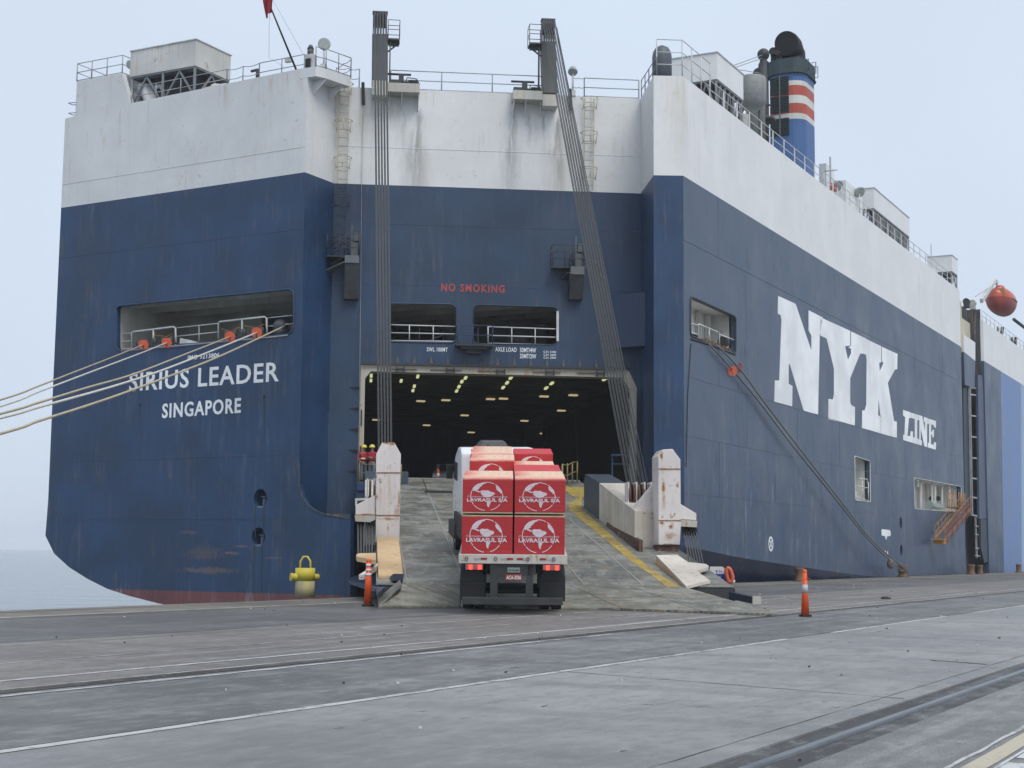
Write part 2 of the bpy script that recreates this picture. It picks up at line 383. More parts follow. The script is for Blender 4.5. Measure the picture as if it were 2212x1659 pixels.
wall(PP, m1, K['R0'], -3, ZB, M['blue'], 'hull_plating'); wall(PP, m1, K['R0'], ZB, ZT, M['white'], 'upper_plating')
slotA = on_pl(PS, 2079, 900); slotB = on_pl(PS, 2128.6, 900)
ya, yb = (slotA-SHIP_O).dot(AX), (slotB-SHIP_O).dot(AX)
def S(y, z, off=0.0): return SHIP_O + AX*y + UP*z + SB*off      # point on the starboard side
openS1 = fillet(P(PS, (1491,640), (1589,684), (1589,766), (1491,725)), .3)
openS2 = fillet(P(PS, (1846,985), (1879,996), (1880,1084), (1847,1080)), .15)
openS3 = fillet(P(PS, (1974,1032), (2076,1051), (2076,1107), (1976,1099)), .2)
holesS = [openS1, openS2, openS3] + [disc(PS, c, .40) for c in ((1946,1130), (1947,1189))]
lowc = P(PS, (1477,1180), (1530,1190), (1580,1201), (1640,1211), (1700,1220), (1760,1229), (1830,1239), (1900,1247), (1960,1253))
lowc[0] = S(0, lowc[0].z); yl9 = (lowc[-1]-SHIP_O).dot(AX)
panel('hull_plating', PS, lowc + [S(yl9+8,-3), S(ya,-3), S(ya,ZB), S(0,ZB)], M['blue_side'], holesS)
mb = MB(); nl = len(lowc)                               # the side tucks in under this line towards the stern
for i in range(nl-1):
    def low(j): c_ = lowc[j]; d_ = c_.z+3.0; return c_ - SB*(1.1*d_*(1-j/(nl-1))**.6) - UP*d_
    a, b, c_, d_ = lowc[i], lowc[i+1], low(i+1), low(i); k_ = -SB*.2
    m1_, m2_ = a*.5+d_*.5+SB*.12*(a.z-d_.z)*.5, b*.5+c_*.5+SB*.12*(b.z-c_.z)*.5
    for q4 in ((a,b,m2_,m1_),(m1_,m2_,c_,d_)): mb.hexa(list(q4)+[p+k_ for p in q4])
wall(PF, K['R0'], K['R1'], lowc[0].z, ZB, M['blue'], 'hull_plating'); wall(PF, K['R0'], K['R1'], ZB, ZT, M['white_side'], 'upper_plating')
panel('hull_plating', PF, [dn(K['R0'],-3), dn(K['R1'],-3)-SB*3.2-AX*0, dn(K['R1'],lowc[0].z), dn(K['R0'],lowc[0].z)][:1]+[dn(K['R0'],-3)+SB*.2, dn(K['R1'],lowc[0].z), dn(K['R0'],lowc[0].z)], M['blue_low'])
emit('lower_hull_plating', mb, M['blue_low'], ship, label='blue plating, coloured darker as in shade, that tucks in under the starboard quarter')
panel('upper_plating', PS, [S(0,ZB), S(ya,ZB), S(ya,ZT), S(0,ZT)], M['white_side'])
# forward of the side-ramp slot
st1, st2 = [(on_pl(PS, x, 900)-SHIP_O).dot(AX) for x in (2166, 2204)]
sl = .055
zt2 = ZT-1.15
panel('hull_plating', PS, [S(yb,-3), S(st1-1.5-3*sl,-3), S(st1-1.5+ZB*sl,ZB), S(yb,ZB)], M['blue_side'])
M['stripe1'] = steel('light_blue_stripe_paint', (.12,.21,.42), rust=0, rough=.45, streak=.05); M['stripe2'] = steel('pale_blue_stripe_paint', (.28,.41,.58), rust=0, rough=.45, streak=.05)
panel('stripe_plating', PS, [S(st1-1.5-3*sl,-3), S(st2-2-3*sl,-3), S(st2+ZB*sl,ZB), S(st1-1.5+ZB*sl,ZB)], M['stripe1'], label='light blue slanted stripe across the hull side')
panel('stripe_plating', PS, [S(st2-2-3*sl,-3), S(st2+10-3*sl,-3), S(st2+14+ZB*sl,ZB), S(st2+ZB*sl,ZB)], M['stripe2'], label='pale blue slanted stripe across the hull side')
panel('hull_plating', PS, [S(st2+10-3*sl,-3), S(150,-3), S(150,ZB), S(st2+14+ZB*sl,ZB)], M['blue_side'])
panel('upper_plating', PS, [S(yb,ZB), S(150,ZB), S(150,zt2), S(yb,zt2)], M['white_side'])
# bow, port side, deck and bottom close the body
BW = (K['L0']-SHIP_O).dot(-SB)
Pp = lambda x, y, z: SHIP_O - SB*x + AX*y + UP*z
yl = (K['L0']-SHIP_O).dot(AX)
side = [P(PT,(140.7,256.5))[0], tl] + redT[1:0:-1][:0] + e1 + redT[1:5]
mb = MB()
for a, b in zip(side, side[1:]):
    a, b = a+AX*.29, b+AX*.29; i_ = SB*.25+UP*.02
    mb.hexa([a, a+i_, a+i_+AX*157, a+AX*157, b, b+i_, b+i_+AX*157, b+AX*157])
mb.prism([Pp(0.2,150,-3), Pp(BW-.2,150,-3), Pp(BW-10,172,-3), Pp(BW/2,190,-3), Pp(10,172,-3)], UP*27)
emit('hull_plating', mb, M['blue'], ship)
def plan(z, inset=.3, y1=149.5):
    q = [K['L0']+AX*inset+SB*inset, K['L1']+AX*inset-SB*inset, K['M0']+AX*inset*1.6-SB*inset*.6, K['M1']+AX*inset*1.5+SB*.0, K['R0']+AX*inset*2+SB*inset, K['R1']+AX*inset*1.2-SB*inset]
    return [dn(p, z) for p in q]
q = plan(ZT-.45); mb = MB().prism(q + [dn(Pp(.3,ya-.3,0), ZT-.45), dn(Pp(BW-.3,ya-.3,0), ZT-.45)], UP*.3)
mb.prism([dn(Pp(3.2,ya-.3,0), zt2-.45), dn(Pp(3.2,yb+.1,0), zt2-.45), dn(Pp(.3,yb+.1,0), zt2-.45), dn(Pp(.3,149.5,0), zt2-.45), dn(Pp(BW-.3,149.5,0), zt2-.45), dn(Pp(BW-.3,ya-.3,0), zt2-.45)], UP*.3)
emit('weather_deck', mb, M['deck'], ship)
# shelf below the recess and the face that returns to the ramp wall
shelf = [dn(P(PT,(652,1073))[0], 3.0), dn(P(PT,(757,1122))[0], 3.0), dn(on_pl(PM,757,1000), 3.0), dn(K['M0'], 3.0)]
M['shelf'] = steel('dirty_shelf_steel', (.06,.065,.07), rust=.2, rough=.7)
emit('recess_shelf', MB().prism([p-PT[1]*.02 for p in shelf], UP*.22), M['shelf'], ship)
c1, c2 = P(PT,(757,1122))[0], on_pl(PM,777,1100)
emit('hull_plating', MB().prism([dn(c1,-3), dn(c2,-3), dn(c2,3.2), dn(c1,3.2)], V3((-.25,.1,0))), M['blue'], ship)
# thin half-round along the curved lower edge of the recess, and vertical corner beads
mb = MB().tube([p+PT[1]*.02 for p in P(PT, (646,1000),(647,1045),(653,1073),(665,1091),(681,1103),(702,1111),(757,1121))], .028, 6)
emit('edge_bead', mb, M['shelf'], ship)
mb = MB()
def seam(pl, a, b, z, r=.012): emit('weld_seam', MB().bar(dn(a, z)+pl[1]*.004, dn(b, z)+pl[1]*.004, .02, r*2), SMAT[0], ship)
SMAT = [M['white']]
seam(PM, m0, m1, 21.95, .012); seam(PT, K['L0'], K['L1'], 21.3, .010)
SMAT[0] = M['blue_side']; seam(PM, m0, m1, 18.0); seam(PM, m0, m1, 14.9); seam(PT, K['L0'], K['L1'], 17.2); seam(PT, K['L0'], K['L1'], 6.1); seam(PT, K['L0'], K['L1'], 3.0)
for z in (16.8, 10.1, 7.2, 4.4): seam(PS, S(0,0), S(ya,0), z, .012)
zs_ = [4.4, 7.2, 10.1, 13.0, 16.8, ZB]
def vseam(pl, p, z0, z1): emit('weld_seam', MB().box(dn(p, (z0+z1)/2)+pl[1]*.002, (.035, .012, z1-z0), (V3((-pl[1].y, pl[1].x, 0)), pl[1], UP)), M['blue_side'], ship)
for i in range(5):
    for k in range(7):
        yy = 5+k*9.2+(i % 2)*4.4
        if not (14 < yy < 56 and zs_[i] > 9) and yy < ya-1 and not (28 < yy < 34) and not (45 < yy < 62 and i < 1): vseam(PS, S(yy,0), zs_[i], zs_[i+1])

# ------------------------------------------------------------------ lettering
def text_mb(body, ll, lr, ul, n, off=0.0, proud=.012, sx=1.0):
    cu = bpy.data.curves.new('t', 'FONT'); cu.body = body; cu.offset = off; cu.resolution_u = 3; cu.space_character = sx
    ob = bpy.data.objects.new('t', cu); COL.objects.link(ob)
    dg = bpy.context.evaluated_depsgraph_get(); me = bpy.data.meshes.new_from_object(ob.evaluated_get(dg))
    bpy.data.objects.remove(ob)
    xs = [v.co.x for v in me.vertices]; ys = [v.co.y for v in me.vertices]; x0, x1, y0, y1 = min(xs), max(xs), min(ys), max(ys)
    bm = bmesh.new(); bm.from_mesh(me); bpy.data.meshes.remove(me)
    bmesh.ops.remove_doubles(bm, verts=bm.verts, dist=1e-5)
    r = bmesh.ops.extrude_face_region(bm, geom=list(bm.faces))
    top = {v for v in r['geom'] if isinstance(v, bmesh.types.BMVert)}
    bm.verts.index_update(); mb = MB(); vs = []
    for v in bm.verts:
        p = ll + (lr-ll)*((v.co.x-x0)/(x1-x0)) + (ul-ll)*((v.co.y-y0)/(y1-y0)) + n*(proud if v in top else -.004)
        vs.append(p)
    mb.add(vs, [[v.index for v in f.verts] for f in bm.faces]); bm.free(); return mb
def words(body, pl, a, b, c, mat, name='lettering', off=.0, sx=1.0, parent=None, **kw):
    ll, lr, ul = P(pl, a, b, c)
    mb = text_mb(body, ll, lr, dn(ll, ul.z), pl[1], off, sx=sx); return emit(name, mb, mat, parent or ship, **kw)
words('SIRIUS LEADER', PT, (279,846), (602,824), (279,806), M['letter'], off=.016, sx=1.1, label='white ship name painted on the stern')
words('SINGAPORE', PT, (350,904), (520,892), (351,872), M['letter'], off=.024, sx=1.14, label='white port of registry painted on the stern')
words('IMO 9213806', PT, (406,778), (474,772), (406,768), M['letter'], off=.014, sx=1.1, label='white registration number under the mooring opening')
words('NO SMOKING', PM, (953,629), (1090,633), (953,612), M['redpaint'], off=.02, sx=1.25, label='red warning lettering on the ramp wall')
words('SWL 100MT', PM, (922,759), (967,760), (922,750), M['letter'], off=.014, sx=1.1)
words('AXLE LOAD', PM, (1070,759), (1116,760.5), (1070,749.5), M['letter'], off=.014, sx=1.1)
words('50MT/4W', PM, (1123,761), (1158,762), (1123,751), M['letter'], off=.014)
words('35MT/2W', PM, (1123,774), (1158,775), (1123,764), M['letter'], off=.014)
for i, tx in enumerate(('C.H. 5100', 'C.H. 3600', 'C.H. 2900')):
    words(tx, PM, (1174,762+i*6.3), (1201,762.6+i*6.3), (1174,757.6+i*6.3), M['letter'], off=.01)
# big slab letters, outlines measured on the side
def z8(x, y): return (1591+x*.3968, 658.3+y*.3968)
def slab(pts, label, mat=None):
    q = [on_pl(PS, *z8(*p)) for p in pts]
    emit('lettering', MB().prism([p-SB*.004 for p in q], SB*.016), mat or M['letter'], ship, label=label)
slab([(226,-48),(315,-8),(322,-2),(407,250),(407,170),(392,140),(392,30),(470,70),(452,165),(452,175),(443,597),(365,578),(288,320),(283,330),(283,430),(304,442),(302,553),(205,527),(208,412),(232,412),(244,85),(240,58),(224,48)], 'white slab letter N on the hull side')
slab([(455,68),(618,142),(618,222),(590,226),(606,300),(623,265),(623,240),(609,233),(623,222),(623,145),(704,184),(704,272),(688,266),(672,266),(618,400),(618,530),(624,546),(644,557),(643,657),(499,622),(500,512),(524,516),(530,490),(530,350),(490,185),(478,178),(456,168)], 'white slab letter Y on the hull side')
slab([(704,186),(787,226),(787,312),(776,318),(779,362),(800,318),(791,308),(791,229),(876,268),(874,352),(862,352),(823,425),(857,633),(872,636),(872,724),(786,702),(786,605),(782,602),(772,510),(770,600),(784,610),(784,700),(682,673),(684,574),(697,576),(706,545),(708,300),(704,272)], 'white slab letter K on the hull side')
slab([(906,572),(948,586),(948,617),(938,616),(930,713),(945,716),(948,688),(960,690),(960,752),(907,738),(907,708),(914,707),(918,612),(906,603)], 'white slab letter L on the hull side')
slab([(950,588),(989,600),(989,628),(983,630),(983,727),(990,730),(990,762),(961,753),(961,722),(970,722),(970,622),(950,616)], 'white slab letter I on the hull side')
slab([(990,600),(1010,606),(1026,690),(1026,640),(1019,636),(1019,610),(1042,618),(1042,646),(1037,650),(1037,776),(1022,772),(1002,672),(1002,735),(1008,740),(1008,766),(991,762),(991,735),(995,733),(995,630),(990,626)], 'white small slab letter N on the hull side')
slab([(1043,620),(1085,633),(1085,670),(1075,666),(1073,655),(1059,651),(1059,690),(1066,692),(1067,680),(1074,682),(1073,722),(1066,720),(1065,708),(1058,706),(1058,758),(1073,763),(1075,748),(1086,750),(1084,790),(1041,778),(1041,752),(1048,750),(1048,650),(1043,648)], 'white slab letter E on the hull side')
# side thruster mark, tug mark, draught numerals
cx = on_pl(PS, 1665, 1175); mb = MB()
def ring(c, r0, r1, n=28, ax=AX, nn=SB):
    for i in range(n):
        t0, t1 = 2*math.pi*i/n, 2*math.pi*(i+1)/n; q = []
        for r, t in ((r0,t0),(r1,t0),(r1,t1),(r0,t1)): q.append(c+ax*math.cos(t)*r+UP*math.sin(t)*r)
        mb.prism([p-nn*.004 for p in q], nn*.014)
ring(cx, .30, .42); mb.bar(cx+AX*.21+UP*.21+SB*.004, cx-AX*.21-UP*.21+SB*.004, .01, .09, up=UP); mb.bar(cx+AX*.21-UP*.21+SB*.004, cx-AX*.21+UP*.21+SB*.004, .01, .09, up=UP)
emit('hull_mark', mb, M['letter'], ship, label='white circle crossed by an X low on the hull side')
q = [on_pl(PS, *z8(*p)) for p in ((788,1225),(795,1222),(832,1226),(838,1235),(838,1258),(818,1262),(816,1278),(812,1278),(808,1260),(790,1256))]
emit('hull_mark', MB().prism([p-SB*.004 for p in q], SB*.016), M['letter'], ship, label='white tug pushing mark low on the hull side')
words('11', PS, z8(808,1356), z8(824,1360), z8(808,1338), M['letter'], off=.02)
# ------------------------------------------------------------------ inside: vehicle hold
HX0, HX1 = -3.0, 15.5                                # along the ramp wall, from M0
def W(w, s, z, off=0): return dn(K['M0'] + MX*w - MN*s, z)        # s metres inside the ramp wall
wl_, wr_ = (on_pl(PM, 777, 900)-K['M0']).dot(MX), (on_pl(PM, 1376, 900)-K['M0']).dot(MX)
wc = (wl_+wr_)/2
zc = zd+.35
mb = MB()
def slabbox(mb, w0, w1, s0, s1, z0, z1): return mb.hexa([W(w0,s0,z0), W(w1,s0,z0), W(w1,s1,z0), W(w0,s1,z0), W(w0,s0,z1), W(w1,s0,z1), W(w1,s1,z1), W(w0,s1,z1)])
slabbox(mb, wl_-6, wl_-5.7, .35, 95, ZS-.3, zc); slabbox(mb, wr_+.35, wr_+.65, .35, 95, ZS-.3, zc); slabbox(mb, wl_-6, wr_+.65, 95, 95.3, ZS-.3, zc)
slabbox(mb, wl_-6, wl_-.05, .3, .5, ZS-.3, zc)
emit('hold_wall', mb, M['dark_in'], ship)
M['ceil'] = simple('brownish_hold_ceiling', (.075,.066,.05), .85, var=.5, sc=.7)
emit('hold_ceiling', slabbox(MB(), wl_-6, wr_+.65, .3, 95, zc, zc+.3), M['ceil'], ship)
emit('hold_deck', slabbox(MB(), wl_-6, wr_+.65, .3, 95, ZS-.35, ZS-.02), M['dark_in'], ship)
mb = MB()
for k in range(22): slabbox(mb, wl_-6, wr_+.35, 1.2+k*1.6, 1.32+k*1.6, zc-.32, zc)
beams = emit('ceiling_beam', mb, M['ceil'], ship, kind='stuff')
for k in range(4):
    for w in (wl_-2, wr_-1.2): emit('hold_pillar', slabbox(MB(), w, w+.3, 14+k*16, 14.4+k*16, ZS, zc), M['dark_in'], ship)
M['tube'] = simple('lit_fluorescent_tube', (.3,.3,.2), .4, emit=(.88,.92,.45), es=.5)
M['tube2'] = simple('lit_warm_tube', (.3,.25,.15), .4, emit=(.95,.78,.42), es=.36)
def lampbar(px, py, w, l, mat, along=AX, zz=None):
    z = (zz if zz else zc-.40); p = on_z(px, py, z); x = V3((along.y, -along.x, 0))
    emit('ceiling_lamp', MB().box(p, (w, l, .09), (x, along, UP)), mat, ship)
z5 = lambda x, y: (685.8+x*.2976, 466.3+y*.2976)
for x, y in ((390,1160),(388,1195),(607,1198),(728,1166),(703,1237),(693,1268),(1075,1176),(1048,1203),(1027,1240),(1010,1271),(1403,1176),(1376,1212),(1348,1246),(1700,1216),(1660,1250),(2085,1186)):
    lampbar(*z5(x, y), .14, 1.0, M['tube'], along=-MN)
for x, y in ((750,1345),(932,1338),(1256,1330),(1350,1327),(1645,1311),(1856,1302),(1068,1448),(1770,1414),(425,1481),(2108,1462),(792,1520),(1502,1488),(1803,1543),(1116,1572),(1640,1580),(1100,1700)):
    lampbar(*z5(x, y), .50, .30, M['tube2'], along=(MX*-.25-MN).normalized())
# door frame: cream surround, head clamps, hinge brackets, inner jambs
M['frame'] = steel('cream_door_frame', (.46,.43,.36), rust=.25, rough=.6)
il, it = on_pl(PM, 787, 900), on_pl(PM, 1000, 806)
fr_o = [doorO[1]+UP*.0, doorO[2], doorO[3], dn(doorO[4], ZS-.4), dn(doorO[4], ZS-.4)-MX*.16]
mb = MB()
a_, b_ = (il-K['M0']).dot(MX), wr_-.30
zi = it.z
poly = [W(wl_,0,ZS-.4), W(a_,0,ZS-.4), W(a_,0,zi-.35), W(a_+.28,0,zi), W(wr_-.75,0,zi-.05), W(wr_-.22,0,zi-.85), W(wr_-.22,0,ZS-.4), W(wr_,0,ZS-.4), W(wr_,0,zd-.9), W((on_pl(PM,1358,806)-K['M0']).dot(MX),0,zd), W(wl_,0,zd)]
mb.prism([p+MN*(-.02) for p in poly], -MN*.9)
emit('door_frame', mb, M['frame'], ship, label='cream painted frame of the stern ramp door')
mb = MB(); slabbox(mb, wl_+.05, wr_-.5, -.16, -.003, zd+.003, zd+.10)
emit('door_head_ledge', mb, M['dark'], ship)
for i in range(16):
    w = wl_+1.0+i*.84
    mb = MB().hexa([W(w-.09,-.14,zd+.11), W(w+.09,-.14,zd+.11), W(w+.09,-.004,zd+.11), W(w-.09,-.004,zd+.11), W(w-.015,-.02,zd+.5), W(w+.015,-.02,zd+.5), W(w+.015,-.004,zd+.5), W(w-.015,-.004,zd+.5)])
    emit('bracket', mb, M['dark'], ship)
for i in range(5):
    z = 5.4+i*1.05
    emit('bracket', MB().hexa([W(wl_-.55,-.01,z), W(wl_-.02,-.16,z), W(wl_-.02,-.004,z), W(wl_-.55,-.004,z), W(wl_-.55,-.01,z+.04), W(wl_-.02,-.16,z+.09), W(wl_-.02,-.004,z+.09), W(wl_-.55,-.004,z+.04)]), M['dark'], ship)
for x in (865, 973, 1082, 1188, 1297):
    p = on_pl(PM, x, 798); w = (p-K['M0']).dot(MX)
    mb = MB(); slabbox(mb, w-.22, w+.22, -.16, -.0, zi+.10, zi+.17); slabbox(mb, w-.22, w-.17, -.15, 0, zi-.02, zi+.24); slabbox(mb, w+.17, w+.22, -.15, 0, zi-.02, zi+.24)
    emit('door_clamp', mb, M['dark'], ship)
for (u0, u1) in ((.10,.2),(.25,.36),(.42,.5),(.62,.72),(.78,.86)):
    mb = MB(); slabbox(mb, wl_+(wr_-wl_)*u0, wl_+(wr_-wl_)*u1, -.05, .02, zi+.11, zi+.15); emit('seal_strip', mb, M['rustpost'], ship)
mb = MB()
for z in (5.9, 7.7): slabbox(mb, wl_+.06, wl_+.12, -.03, .02, z, z+.8)
for z in (6.4, 8.0): slabbox(mb, wr_-.16, wr_-.10, -.03, .02, z, z+.7)
emit('frame_slot', mb, M['black'], ship)

# ------------------------------------------------------------------ mooring deck behind the openings
zm0, zm1 = on_pl(PM, 1100, 745).z-.10, on_pl(PT, 450, 640).z+.45
ql = plan(zm0-.2, .29)
back = [dn(S(24,0,-.3), zm0-.2), dn(S(24,0,-BW+.3), zm0-.2)]
emit('mooring_deck', MB().prism(ql+back, UP*.18), M['grey_in'], ship)
qc = plan(zm1, .29); emit('mooring_ceiling', MB().prism(qc+[dn(p, zm1) for p in back], UP*.15), M['grey_in'], ship)
mb = MB().prism([dn(back[0], zm0), dn(back[1], zm0), dn(back[1], zm1), dn(back[0], zm1)], -AX*.2)
emit('mooring_bulkhead', mb, M['grey_in'], ship)
pL = P(PT, (249,700))[0]; mb = MB().prism([dn(pL+AX*.3,zm0), dn(pL+AX*6,zm0), dn(pL+AX*6,zm1), dn(pL+AX*.3,zm1)], -SB*.15)
mb.prism([dn(pL+AX*6,zm0), dn(pL+AX*6+SB*5,zm0), dn(pL+AX*6+SB*5,zm1), dn(pL+AX*6,zm1)], AX*.15)
emit('mooring_bulkhead', mb, M['cream_in'], ship)
for k in range(9):
    y_ = -6.8+k*1.7; x0_, x1_ = -BW+1.0, (-16.6 if y_ < -5.3 else min(-15.95+(y_+5.87)*1.532-.9, -1.5))
    mb = MB().box(dn(S(y_, 0, (x0_+x1_)/2), zm1-.22), (x1_-x0_, .1, .44), (SB, AX, UP)); emit('ceiling_beam', mb, M['cream_in'], ship)
mb = MB()
for k in range(14): mb.box(dn(S(8, 0, -BW+3+k*1.9), zm1-.14), (.07, 9, .28), (SB, AX, UP))
emit('ceiling_beam', mb, M['grey_in'], ship)
emit('deck_machinery', MB().box(dn(S(2.2,0,-21), zm0+1.1), (6, .5, 2.2), (SB, AX, UP)), M['dark'], ship); emit('deck_machinery', MB().box(dn(S(2.2,0,-11), zm0+.8), (5, .5, 1.6), (SB, AX, UP)), M['dark'], ship)
for w, l in ((wc-2.2, 1), (wc+1.2, 1)):
    mb = MB(); mb.cone(W(w-.6,2.2,zm0+.7), W(w+.6,2.2,zm0+.7), .38, .38, 14); mb.cone(W(w-.62,2.2,zm0+.7), W(w-.56,2.2,zm0+.7), .62,.62,16); mb.cone(W(w+.56,2.2,zm0+.7), W(w+.62,2.2,zm0+.7), .62,.62,16)
    emit('mooring_winch', mb, M['dark'], ship)
# starboard mooring space: pale wall with ribs and an arched doorway
sy = [(p-SHIP_O).dot(AX) for p in openS1]; y0, y1 = min(sy), max(sy); zs0, zs1 = min(p.z for p in openS1), max(p.z for p in openS1)
def sroom(y0, y1, z0, z1, depth, mat, ribs, nm='side_bulkhead'):
    mb = MB(); mb.box(S((y0+y1)/2, (z0+z1)/2, -depth), (.1, y1-y0+.6, z1-z0+.5), (SB, AX, UP))
    mb.box(S(y1+.12, (z0+z1)/2, -depth/2-WT/2-.05), (depth-WT-.12, .1, z1-z0+.5), (SB, AX, UP)); mb.box(S(y0-.12, (z0+z1)/2, -depth/2-WT/2-.05), (depth-WT-.12, .1, z1-z0+.5), (SB, AX, UP))
    mb.box(S((y0+y1)/2, z1+.14, -depth/2-WT/2-.05), (depth-WT-.12, y1-y0+.12, .1), (SB, AX, UP)); mb.box(S((y0+y1)/2, z0-.14, -depth/2-WT/2-.05), (depth-WT-.12, y1-y0+.12, .1), (SB, AX, UP))
    emit(nm, mb, mat, ship)
    for k in range(ribs):
        yy = y0+(y1-y0)*(k+.6)/ribs; emit('wall_rib', MB().box(S(yy, (z0+z1)/2, -depth+.22), (.3, .08, z1-z0+.1), (SB, AX, UP)), mat, ship)
sroom(y0, y1, zs0, zs1, 1.6, M['white_in'], 5)
def sbox(openp): a = [(p-SHIP_O).dot(AX) for p in openp]; z = [p.z for p in openp]; return min(a), max(a), min(z), max(z)
b2 = sbox(openS2); sroom(*b2, 2.0, M['white_in'], 0); b3 = sbox(openS3); sroom(*b3, 2.2, M['white_in'], 6)
emit('door_side_post', slabbox(MB(), wr_-.42, wr_-.12, -.45, -.03, ZS, zd-1.0), steel('weathered_cream_post', (.42,.41,.36), rust=.3, rough=.7, streak=.3, patch_col=(.16,.16,.15)), ship)
# frames round the three side openings and the two ramp-wall openings
def lip(openp, n, r=.05, mat=None): emit('opening_lip', MB().tube([p+n*.01 for p in openp], r, 6, closed=True), mat or M['cream_in'], ship)
lip(openS1, SB, .05, M['dark']); lip(openS2, SB, .025, M['white_in']); lip(openS3, SB, .025, M['white_in']); lip(openB, MN, .025, M['blue_mid']); emit('opening_edge', MB().bar(on_pl(PM,1204.5,672,.0), on_pl(PM,1204.5,737,.0), .07, .12, up=MX), M['rail'], ship); lip(openT, PT[1], .05, M['blue']); lip(openA, MN, .04, M['blue_mid'])

# recessed bollards in round hull pockets
def pocket(pl, c, r, mat):
    c0 = on_pl(pl, *c); n = pl[1]
    mb = MB(); d = V3((-n.y, n.x, 0)); N = 18; ringp = []
    for k, (dd, s) in enumerate(((0,1.0),(-.6,1.0),(-.62,0))):
        pass
    base = len(mb.v)
    for dd in (-.01, -.62):
        for i in range(N):
            t = 2*math.pi*i/N; mb.v.append(c0+n*dd+d*math.cos(t)*r*1.02+UP*math.sin(t)*r*1.14)
    for i in range(N): j = (i+1) % N; mb.f.append([i, j, N+j, N+i]); mb.sm.append(True)
    mb.f.append([N+i for i in range(N)]); mb.sm.append(False)
    o = emit('hull_pocket', mb, mat, ship)
    b = MB().cone(c0-n*.35-UP*r*1.0, c0-n*.35+UP*r*.15, .10, .10, 10); b.cone(c0-n*.35+UP*r*.15, c0-n*.35+UP*r*.3, .17, .17, 10); b.box(c0-n*.3-UP*r*1.0, (r*1.3, .5, .12), (d, n, UP))
    emit('recessed_bollard', b, M['stain_b'], o)
    for sx in (-.55, .5):                              # rust runs, thin dried crust below the pocket lip
        pass
M['stain_b'] = steel('worn_blue_bollard', (.12,.17,.25), rust=.3, rough=.7, scuff=.5)
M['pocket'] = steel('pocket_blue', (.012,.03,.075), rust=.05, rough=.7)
for c in bit_px: pocket(PT, c, .42, M['pocket'])
for c in ((1946,1130),(1947,1189)): pocket(PS, c, .40, M['pocket'])
M['run'] = steel('rust_run_crust', (.035,.05,.06), rust=.5, rough=.9, rcol=(.16,.08,.03))
def run(pl, x, y0, y1, w):
    a, b = on_pl(pl, x, y0), on_pl(pl, x-.5, y1); d = V3((-pl[1].y, pl[1].x, 0)); pts = []
    n = 8
    L = [a+(b-a)*k/n-d*w*(1-k/n*.6)*(.7+.6*random.random()) for k in range(n+1)]; R = [a+(b-a)*k/n+d*w*(1-k/n*.6)*(.7+.6*random.random()) for k in range(n+1)]
    emit('rust_run', MB().prism(L+R[::-1], pl[1]*.006), M['run'], ship)
for x, y in bit_px:
    run(PT, x-10, y+17, y+17+(66 if y < 1100 else 105), .05); run(PT, x+8, y+17, y+17+(66 if y < 1100 else 100), .055)
run(PT, 302.5, 876, 1000, .03); run(PT, 571, 858, 960, .03); run(PT, 619, 1090, 1150, .018)
emit('vent_plug', MB().cone(on_pl(PT,303,875,-.01), on_pl(PT,303,875,.03), .07, .07, 8).cone(on_pl(PT,571,857,-.01), on_pl(PT,571,857,.03), .07, .07, 8), M['black'], ship)
for x, y0, y1, w in ((1478+170*.3,1000,1100,.06),): pass

# ------------------------------------------------------------------ railings
def rail(pts, h=1.0, bars=(1.0,.5,.04), post=1.5, r=.025, mat=None, name='railing', flat=None, sag=0, parent=None, pr=None, posts_at=None, **kw):
    mat = mat or M['rail_g']; mb = MB(); pts = [V3(p) for p in pts]
    for bb in bars:
        for a, b in zip(pts, pts[1:]):
            if sag:
                m = max(2, round((b-a).length/post)); 
                for k in range(m):
                    p0 = a+(b-a)*k/m; p1 = a+(b-a)*(k+1)/m; pa = [p0+(p1-p0)*t/5+UP*(h*bb-sag*4*(t/5)*(1-t/5)) for t in range(6)]; mb.tube(pa, r*.8, 5)
            else: mb.tube([a+UP*h*bb, b+UP*h*bb], r, 5)
    o = emit(name, mb, mat, parent or ship, **kw)
    for si, (a, b) in enumerate(zip(pts, pts[1:])):
        m = max(1, round((b-a).length/post))
        for k in range(m+(1 if si == len(pts)-2 else 0)):
            p = a+(b-a)*k/m
            q = MB()
            if flat: q.box(p+UP*h/2, (flat, .03, h), ((b-a).normalized(), V3((-(b-a).y, (b-a).x, 0)).normalized(), UP))
            else: q.cone(p, p+UP*h, r*1.25, r*1.25, 5)
            if parent is None: emit('post', q, mat, o)
            else: emit('post', q, mat, parent)
    return o
# rails inside the openings
def prail(pl, off, segs, mat, r=.03, name='railing', **kw):       # rails given as picture polylines on a real plane
    mb = MB()
    for s_ in segs: mb.tube(P(pl, *s_, off=off), r, 6)
    return emit(name, mb, mat, ship, **kw)
prail(PT, -.45, [[(285,757),(285,719),(287,717),(375,706),(379,709),(380,745)], [(331.5,711.5),(331.5,742)]], M['rail'], .055, label='white guard frame round the roller fairlead')
prail(PT, -.45, [[(472,731),(472,698),(475,695),(572,684.5),(576,688),(576.5,722)], [(523,690),(523,725)]], M['rail'], .055, label='white guard frame round the roller fairlead')
prail(PT, -.6, [[(252,723),(285,719)], [(252,740),(285,736)], [(252,757),(285,752)], [(380,708.5),(472,698.5)], [(380,727),(472,717)], [(430,703),(430,738)], [(576,687),(634,681)], [(576,705),(634,699)]], M['rail'], .03)
prail(PT, .02, [[(262,759),(330,752),(450,741),(560,731),(622,724)]], M['rail_g'], .05, name='fairlead_sill')
